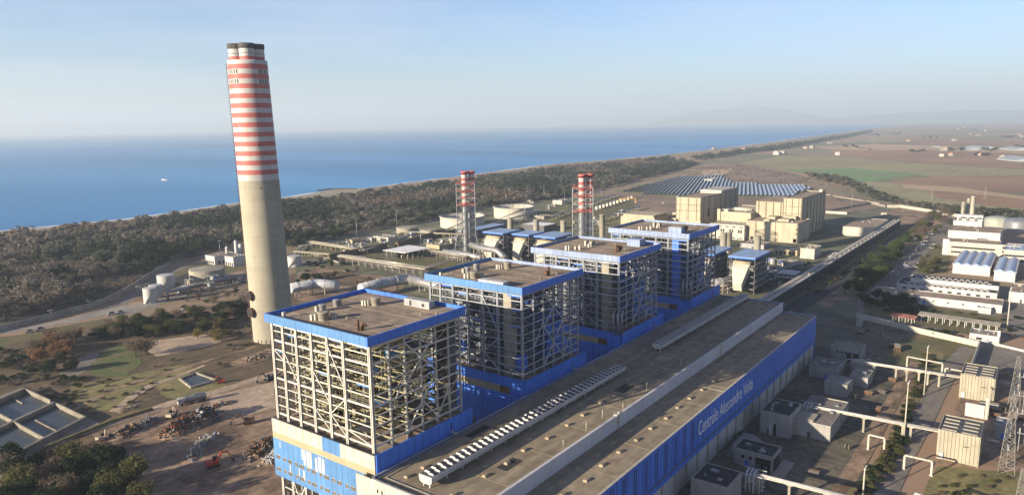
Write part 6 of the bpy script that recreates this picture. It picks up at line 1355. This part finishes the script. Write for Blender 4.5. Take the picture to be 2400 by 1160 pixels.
for k, (x, y, l, w, lb) in enumerate(((2300,346,150,40,'long white greenhouse in the middle plain'),(2275,350,60,30,'short greenhouse left of the long greenhouses'),(2385,350,120,60,'pale wide greenhouse at the right edge'),(2390,375,110,60,'nearest grey greenhouse at the right edge'),(2200,344,60,24,'small pale greenhouse left of the farm'))): house((x,y+2),l,w,4,rad(25),lb,'greenhouse_film','greenhouse_film',True)
g = G(387,422); r = thing('boat','small white fishing boat far out on the blue sea','boat',(g.x,g.y,-1.2)); b = MB(); L_ = 9; a = rad(-60); ca, sa = math.cos(a), math.sin(a)
def bp(x,y,z): return (g.x+x*ca-y*sa,g.y+x*sa+y*ca,z-1.2)
b.add([bp(-L_,-1.8,1.6),bp(L_*.6,-1.8,2.3),bp(L_,0,3.2),bp(L_*.6,2.6,2.3),bp(-L_,2.5,2.2),bp(-L_*.9,-1.6,-.3),bp(L_*.6,-1.4,-.3),bp(L_*.85,0,-.3),bp(L_*.6,1.4,-.3),bp(-L_*.9,1.6,-.3)],[(0,1,2,3,4),(9,8,7,6,5),(0,5,6,1),(1,6,7,2),(2,7,8,3),(3,8,9,4),(4,9,5,0)]); b.bld('hull',MS['white_paint'],r)
b = MB(); b.rbox(bp(-4,0,1.6),4.5,2.4,2.4,a,0,.85); b.bld('wheelhouse',MS['white_paint'],r); MB().tube([bp(2,0,2),bp(2,0,9)],.2,6).bld('mast_pole',MS['grey_steel'],r)
for p, lb in (((2183,470),'lattice pylon in the field beyond the tree line'),((2308,468),'lattice pylon at the right edge of the brown field')): pylon(p,19,1.8,lb,.2)
# ---------------------------------------------------------------- vegetation
for n, c, c2 in (('leaf_dark',(.045,.065,.032),(.022,.034,.018)),('leaf_olive',(.145,.14,.055),(.075,.078,.032)),('leaf_grey',(.115,.12,.085),(.07,.075,.055)),('twig_grey',(.205,.175,.145),(.14,.12,.10)),('twig_brown',(.215,.165,.12),(.14,.108,.08)),('leaf_rust',(.33,.18,.085),(.18,.10,.055)),('leaf_yellow',(.20,.16,.06),(.10,.09,.035)),('leaf_green',(.085,.12,.04),(.04,.06,.022))):
    mat(n,c,.95,.3,.09,col2=c2,thr=(.3,.7),spec=.1,leaf=.5)
mat('bark',(.10,.08,.06),.95,.2,.5)
def crown(mb, rnd, h0, h1, rad_, n, size, lobes, m=0, base=(0,0,0), flat_=1.0, jit=.42):
    ls = []
    for k in range(lobes):
        a = rnd.uniform(0,6.28); q = rnd.uniform(.15,.75)*rad_; z = rnd.uniform(h0+(h1-h0)*.25,h1-(h1-h0)*.2); ls.append((q*math.cos(a),q*math.sin(a),z,rad_*rnd.uniform(.35,.6)))
    ls.append((0,0,(h0+h1)/2,rad_*.62))
    for k in range(n):
        lx, ly, lz, lr = rnd.choice(ls); d = Vector((rnd.gauss(0,1),rnd.gauss(0,1),rnd.gauss(0,1)*.85)).normalized(); q = lr*rnd.uniform(.6,1.06)
        c = Vector((lx+d.x*q,ly+d.y*q,max(h0*.6,min(h1,lz+d.z*q*(h1-h0)/(2*rad_)*1.15*flat_)))); nrm = (d+Vector((rnd.gauss(0,jit),rnd.gauss(0,jit),rnd.gauss(0,jit)))).normalized()
        a = nrm.orthogonal().normalized(); a.rotate(Matrix.Rotation(rnd.uniform(0,6.28),3,nrm)); b = nrm.cross(a); s = size*rnd.uniform(.55,1.25); t = s*rnd.uniform(.5,1)
        o = Vector(base)+c; e = nrm*s*.25
        mb.add([o-a*s+e*-1,o-b*t,o+a*s*rnd.uniform(.7,1.1)-e,o+b*t+e*.3],[(0,1,2,3)],m)
def tree_mesh(seed, h, r, n, size, lobes, leaf, two=False):
    rnd = random.Random(seed); t = MB(); t.tube([(0,0,-.2),(rnd.uniform(-.2,.2),.1,h*.35),(rnd.uniform(-.4,.4),rnd.uniform(-.4,.4),h*.75)],.16+h*.018,7,r2=.08)
    for k in range(5): a = rnd.uniform(0,6.28); z = h*rnd.uniform(.3,.5); t.tube([(0,0,z),(r*.35*math.cos(a),r*.35*math.sin(a),z+h*.2),(r*.7*math.cos(a),r*.7*math.sin(a),z+h*.32)],.07+h*.007,5,r2=.04)
    c = MB(); crown(c,rnd,h*.14,h,r,n,size,lobes); return t, c
TP = {}
def tree(kind, px, sc, label, group=None, world=None):
    """near tree: an Empty with trunk and crown; one prototype per kind, copied"""
    spec = {'oak':(31,7.5,4.2,1500,.36,9,'leaf_dark'),'olive':(32,7,3.8,1300,.34,8,'leaf_olive'),'rust':(33,6.5,4.2,1300,.3,9,'leaf_rust'),'bare':(34,7.5,3.8,1100,.26,8,'twig_brown'),'yellow':(35,6,3.6,1200,.3,8,'leaf_yellow'),'green':(36,7.5,3.6,1300,.34,8,'leaf_green'),'bush':(37,2.6,2.3,700,.26,6,'leaf_olive'),'darkbush':(38,3.2,2.8,800,.28,7,'leaf_dark'),'drybush':(39,2.2,2.2,600,.24,6,'twig_brown')}[kind]
    g = Vector((*world,0)) if world else G(*px); rz = random.uniform(0,6.28)
    nm = 'bush' if 'bush' in kind else 'tree'
    if kind not in TP:
        r = thing(nm,label,nm,(0,0,0),group); t, c = tree_mesh(*spec[:6],spec[6]); t.bld('trunk' if nm == 'tree' else 'stems',MS['bark'],r); c.bld('crown' if nm == 'tree' else 'foliage',MS[spec[6]],r); TP[kind] = r; r.location = g; r.rotation_euler = (0,0,rz); r.scale = (sc,sc,sc)
    else:
        r = dup(TP[kind],g,rz,(sc*random.uniform(.92,1.08),sc*random.uniform(.92,1.08),sc*random.uniform(.85,1.12)))
        r['label'] = label; 
        if 'group' in r: del r['group']
        if group: r['group'] = group
    return r
rnd = random.Random(21); random.seed(21)
def scatter(poly, n, kinds, s0, s1, label, group, mind=0):
    P = [tuple(G(*q).xy) for q in poly]; xs = [p[0] for p in P]; ys = [p[1] for p in P]; k = 0; tries = 0; pts = []
    while k < n and tries < n*60:
        tries += 1; x, y = rnd.uniform(min(xs),max(xs)), rnd.uniform(min(ys),max(ys))
        if not inpoly((x,y),P): continue
        if mind and any((x-a)**2+(y-b)**2 < mind*mind for a, b in pts): continue
        pts.append((x,y)); kd = rnd.choice(kinds); lb, gr = (label[kd], group[kd]) if isinstance(label,dict) else (label, group); tree(kd,None,rnd.uniform(s0,s1),lb,gr,(x,y)); k += 1
# foreground clump, bottom left
scatter([(-40,1120),(60,1085),(160,1060),(250,1080),(320,1110),(350,1200),(300,1290),(-40,1290)],40,['oak','oak','oak','oak','olive','bare'],1.0,1.55,{'oak':'dark evergreen tree in the thick clump at the bottom left corner','olive':'olive green tree in the thick clump at the bottom left corner','bare':'brown bare tree in the thick clump at the bottom left corner'},{'oak':'evergreens of the bottom left clump','olive':'olive trees of the bottom left clump','bare':'bare trees of the bottom left clump'},5)
# band of trees left of the chimney
LB = {'oak':'dark evergreen tree in the belt left of the chimney','darkbush':'dark bush in the belt left of the chimney','bare':'leafless brown tree in the belt left of the chimney','olive':'olive tree in the belt left of the chimney','drybush':'dry bush in the belt left of the chimney','bush':'green bush in the belt left of the chimney'}
LG = {k:v.replace(' in the',' trees in the') for k, v in LB.items()}
scatter([(210,790),(250,770),(330,755),(420,742),(510,735),(575,720),(580,745),(500,770),(400,790),(320,800),(260,800)],74,['oak','darkbush','oak','olive','bare','darkbush'],.75,1.15,LB,LG,3)
scatter([(420,700),(560,675),(585,690),(575,720),(470,730),(400,728)],16,['darkbush','drybush','bush','bare'],.6,1.0,LB,LG,3)
LC = {'rust':'rust brown leafed tree on the left near the lawn','bare':'bare brown tree on the left near the lawn','oak':'dark tree standing below the rust brown trees','darkbush':'dark bush below the rust brown trees','drybush':'dry bush on the left heath'}
LCG = {k:'left heath '+k for k in LC}
LCG = {'rust':'rust brown trees near the lawn','bare':'bare trees near the lawn','oak':'dark trees below the rust brown ones','darkbush':'dark bushes below the rust brown trees','drybush':'dry bushes of the left heath'}
scatter([(85,815),(130,795),(180,790),(180,835),(130,860),(85,850)],12,['rust','rust','rust','bare'],1.1,1.45,LC,LCG,3.0)
scatter([(60,860),(130,850),(180,830),(185,860),(130,905),(60,900)],16,['oak','darkbush','darkbush','drybush'],.6,1.0,LC,LCG,3)
scatter([(0,820),(85,815),(60,900),(0,910)],34,['drybush','drybush','darkbush'],.6,1.1,LC,LCG,3)
scatter([(470,770),(520,760),(510,815),(455,810)],6,['yellow'],.85,1.1,'yellow brown willow like tree between the lawn and the chimney','yellow trees left of the chimney',3)
scatter([(265,775),(300,768),(310,800),(275,810)],3,['yellow','bare'],.9,1.1,'tan tree at the top of the lawn','tan trees above the lawn',4)
for p, s in (((318,835),1.5),((345,832),1.4)): tree('bare',p,s,'tall thin bare tree at the right edge of the lawn','tall bare trees at the lawn edge')
scatter([(520,765),(590,750),(600,800),(560,840),(520,815)],14,['drybush','darkbush','bush'],.5,.9,'low scrub bush at the foot of the tall chimney','scrub at the chimney foot',3)
scatter([(200,880),(420,840),(560,850),(460,905),(300,960),(180,960)],26,['drybush','bush'],.35,.7,'small tuft of scrub on the dry grass above the track','scrub on the dry grass',3)
scatter([(60,910),(200,880),(180,960),(120,930)],16,['drybush','darkbush'],.5,.9,LC,LCG,2.5)
scatter([(500,720),(590,690),(600,760),(520,770)],22,['drybush','drybush','darkbush','bush'],.5,.95,'low scrub bush at the foot of the tall chimney','scrub at the chimney foot',2.5)
scatter([(1030,600),(1130,570),(1330,530),(1420,490),(1300,520),(1080,580)],24,['bush','drybush'],.5,.9,'small bush on the grass of the middle works','bushes of the middle works',4)
scatter([(1890,690),(1960,640),(2040,580),(2000,600),(1900,660)],14,['bush','darkbush'],.5,.8,'green bush along the foot of the long gallery','bushes at the gallery foot',4)
# right of chimney
scatter([(690,640),(730,612),(800,615),(850,640),(800,655),(700,668)],20,['oak','olive','darkbush','bare'],.7,1.05,'bushy tree behind the big flue ducts right of the chimney','trees behind the flue ducts',3.5)
scatter([(840,650),(930,655),(900,690),(800,700)],14,['drybush'],.5,.9,'brown dry bush between the flue ducts','dry bushes between the ducts',3)
# right side rows
scatter([(1975,690),(2040,625),(2110,565),(2130,575),(2080,640),(2020,700)],46,['oak','green','green'],1.0,1.45,{'oak':'dark green tree in the row beside the long gallery road','green':'mid green tree in the row beside the long gallery road'},{'oak':'dark trees beside the gallery road','green':'green trees beside the gallery road'},4)
scatter([(2120,560),(2190,495),(2235,500),(2180,560),(2130,585)],30,['bare','olive'],.8,1.15,{'bare':'bare brown tree in the row at the end of the gallery road','olive':'olive tree in the row at the end of the gallery road'},{'bare':'bare trees at the end of the gallery road','olive':'olive trees at the end of the gallery road'},5)
scatter([(2140,600),(2215,520),(2240,520),(2170,620)],10,['bush','olive'],.5,.7,'small round tree among the factory parking lanes','small parking trees',5)
scatter([(2150,625),(2180,610),(2200,625),(2190,645),(2160,645)],6,['olive'],.8,1.1,'olive tree on the lawn beside the vault hall','lawn trees beside the vault hall',4)
scatter([(1900,690),(1990,630),(2060,580),(2055,588),(1985,640),(1905,695)],22,['bush'],.5,.9,'low pale green shrub in the planted strip beside the gallery','shrubs of the planted strip',4)
scatter([(2020,720),(2060,700),(2130,712),(2170,725),(2150,745),(2060,738)],22,['oak','darkbush'],.8,1.2,'dark tree in the shaded grove below the very long shed','shaded grove trees',4)
scatter([(2170,725),(2260,735),(2340,750),(2340,765),(2170,745)],12,['darkbush','bush'],.6,.9,'round bush on the lawn below the very long shed','lawn bushes below the shed',5)
scatter([(2170,775),(2240,785),(2235,795),(2175,785)],4,['darkbush'],1.0,1.2,'squat round bush inside the long boundary wall','squat bushes behind the wall',5)
scatter([(2170,830),(2190,850),(2140,960),(2110,1080),(2060,1130),(2040,1180),(2000,1160),(2080,1050),(2120,960)],80,['bush','drybush','bush','bush','darkbush'],.45,.95,{'bush':'green bush on the verge between track and road','drybush':'dry tan bush on the verge between track and road','darkbush':'dark bush on the verge between track and road'},{'bush':'green verge bushes','drybush':'dry verge bushes','darkbush':'dark verge bushes'},1.6)
scatter([(2200,1105),(2330,1110),(2420,1120),(2420,1180),(2180,1180)],16,['drybush','bush'],.35,.6,'small tuft in the dry grass field at the bottom right','tufts in the bottom right field',3)
scatter([(2330,740),(2400,750),(2400,800),(2340,790)],8,['darkbush','drybush'],.6,.9,'bush beside the tallest light mast','bushes beside the light mast',4)
# woodland along the coast: nearest trees one by one, the rest as one mass
def simple_tree(seed, leaf, h, r, n, size):
    return tree_mesh(seed,h,r,n,size,7,leaf)
WK = [('leaf_grey','grey green evergreen tree'),('leaf_dark','dark evergreen tree'),('twig_grey','grey leafless tree'),('twig_brown','brown leafless tree')]
prot = {}
for i, (lf, lb) in enumerate(WK):
    for v in range(2): prot[(i,v)] = (simple_tree(100+i*7+v,lf,7.0,4.6,420 if i < 2 else 360,.62 if i < 2 else .5),lf)
lowp = {}
for i, (lf, lb) in enumerate(WK):
    for v in range(3):
        q = MB(); crown(q,random.Random(500+i*9+v),.6,6.0,4.6,120,.92 if i < 2 else .8,5,jit=.3); lowp[(i,v)] = q
WOOD = [(-90,770),(-90,566),(0,560),(200,537),(430,511),(560,494),(700,475),(850,458),(1000,438),(1150,418),(1300,397),(1430,386),(1560,372),(1640,385),(1600,398),(1500,420),(1400,448),(1300,467),(1150,484),(1000,520),(840,545),(690,585),(570,570),(480,594),(400,612),(347,640),(300,662),(213,705),(107,735),(0,762)]
CLEAR = [(150,668),(260,650),(350,640),(330,655),(250,690),(190,690),(145,690)]
WP = [tuple(G(*q).xy) for q in WOOD]; CP = [tuple(G(*q).xy) for q in CLEAR]
import numpy as np
from mathutils import noise
pts = []; xs = [p[0] for p in WP]; ys = [p[1] for p in WP]; x = min(xs)
rnd = random.Random(4)
while x < max(xs):
    y = min(ys); st = 10.0 if x < 900 else 12.5
    while y < max(ys):
        px, py = x+rnd.uniform(-3,3), y+rnd.uniform(-3,3)
        if inpoly((px,py),WP) and not inpoly((px,py),CP):
            d = math.hypot(px-CX,py-CY); nv = noise.noise(Vector((px*.0075,py*.0075,0)))+.25*noise.noise(Vector((px*.04,py*.04,3)))
            if nv > -.62: pts.append((d,px,py,nv))
        y += st
    x += st
pts.sort(); print('wood',len(pts))
made = {}; acc = {}
for k, (d, x, y, nv) in enumerate(pts):
    sea = noise.noise(Vector((x*.004,y*.004,9))); w = nv+sea*.6+rnd.gauss(0,.1)
    i = 1 if w < -.22 else 0 if w < .08 else 2 if w < .34 else 3
    sc = rnd.choice((rnd.uniform(.7,1.2),rnd.uniform(1.2,2.1)))*(1.0 if i != 1 else .9); rz = rnd.uniform(0,6.28)
    if k < 300:
        v = rnd.randrange(2)
        if (i,v) not in made:
            (tm, cm), lf = prot[(i,v)]; o = thing('woodland_tree','','tree',(0,0,0)); tm.bld('trunk',MS['bark'],o); cm.bld('crown',MS[lf],o); made[(i,v)] = o; o.location = (x,y,0); o.scale = (sc,sc,sc)
        else: o = dup(made[(i,v)],(x,y,0),rz,(sc,sc,sc*rnd.uniform(.8,1.15)))
        tag(o, WK[i][1]+' in the coastal wood beyond the long curving wall', 'tree', WK[i][1]+'s of the coastal wood')
    else: acc.setdefault(i,[]).append((x,y,sc,rz,rnd.randrange(3)))
allv = []; allf = []; allm = []; off = 0
for i, L2 in acc.items():
    P3 = [np.array(lowp[(i,v)].v) for v in range(3)]; F3 = [np.array(lowp[(i,v)].f) for v in range(3)]
    for (x, y, sc, rz, v) in L2:
        a = P3[v]; c, s = math.cos(rz), math.sin(rz); b = np.empty_like(a); b[:,0] = (a[:,0]*c-a[:,1]*s)*sc+x; b[:,1] = (a[:,0]*s+a[:,1]*c)*sc+y; b[:,2] = a[:,2]*sc
        allv.append(b); allf.append(F3[v]+off); allm.append(np.full(len(F3[v]),i)); off += len(a)
V = np.concatenate(allv); F = np.concatenate(allf); Mi = np.concatenate(allm)
me = bpy.data.meshes.new('woodland'); me.vertices.add(len(V)); me.vertices.foreach_set('co',V.ravel().astype('f4')); me.loops.add(F.size); me.loops.foreach_set('vertex_index',F.ravel().astype('i4'))
me.polygons.add(len(F)); me.polygons.foreach_set('loop_start',np.arange(0,F.size,4,dtype='i4')); me.polygons.foreach_set('material_index',Mi.astype('i4'))
for lf, lb in WK: me.materials.append(MS[lf])
me.update(calc_edges=True); wo = bpy.data.objects.new('woodland',me); COL.objects.link(wo); tag(wo,'dense coastal woodland of grey and dark trees along the beach','woodland'); wo['kind'] = 'stuff'
# far tree belts: one mass each
def belt(name, px, n, sc, kinds, label, w=0):
    P = [tuple(G(*q).xy) for q in px]; xs = [p[0] for p in P]; ys = [p[1] for p in P]; mb = MB(); k = 0; t = 0
    while k < n and t < n*200:
        t += 1; x, y = rnd.uniform(min(xs),max(xs)), rnd.uniform(min(ys),max(ys))
        if not inpoly((x,y),P): continue
        i = rnd.choice(kinds); q = lowp[(i,rnd.randrange(3))]; s = sc*rnd.uniform(.7,1.2); mb.add([(a*s+x,b*s+y,c*s) for a,b,c in q.v],q.f,i); k += 1
    o = mb.bld(name,[MS[lf] for lf,_ in WK]); tag(o,label,'trees'); o['kind'] = 'stuff'
belt('pine_belt',[(1620,372),(1700,362),(1800,347),(1900,333),(1990,317),(2040,307),(2045,310),(1985,324),(1900,338),(1860,347),(1780,357),(1700,368),(1640,380)],900,2.0,[0,1,1],'dark pine belt along the far shore')
belt('tree_line',[(1885,408),(1960,415),(2010,432),(2060,455),(2120,475),(2105,482),(2040,468),(1990,440),(1900,418)],200,1.1,[0,1,0,3],'dark green tree line between the heath and the brown field')
belt('tree_line',[(2120,480),(2200,490),(2300,495),(2420,505),(2420,528),(2300,510),(2180,494)],240,1.1,[0,1,0,2],'tree line behind the factory wall')
for k, (x, y, n) in enumerate(((2180,322,14),(2320,352,10),(2145,355,10),(2240,352,12),(2395,347,18),(2100,314,14),(2300,364,12),(2360,322,16),(2270,306,14),(2050,318,14),(1995,345,8))):
    lb = ['tree clump at the left of the far plain','dark trees behind the long greenhouse','trees in the tan field','trees around the white house in the plain','dark trees at the right edge of the plain','hazy trees past the pine belt','trees around the pale farm group','hazy tree clump near the village','hazy trees near the tall white farm','small trees at the end of the shore pines','trees near the long brown barn'][k]
    belt('tree_clump',[(x-20,y-2),(x+20,y-2),(x+18,y+3),(x-18,y+3)],n,1.5,[0,1],lb)
belt('heath_scrub',[(1620,395),(1760,388),(1900,418),(2000,450),(2060,478),(1930,470),(1720,425),(1560,415)],260,.4,[3,3,0],'low brown scrub dotted over the heath around the solar field')
belt('heath_scrub',[(150,668),(260,650),(350,640),(330,655),(250,690),(190,690),(145,690)],260,.28,[3,3,2],'low brown scrub in the clearing behind the curving wall')
for a in list(bpy.data.objects):
    if '_b' in a: del a['_b']
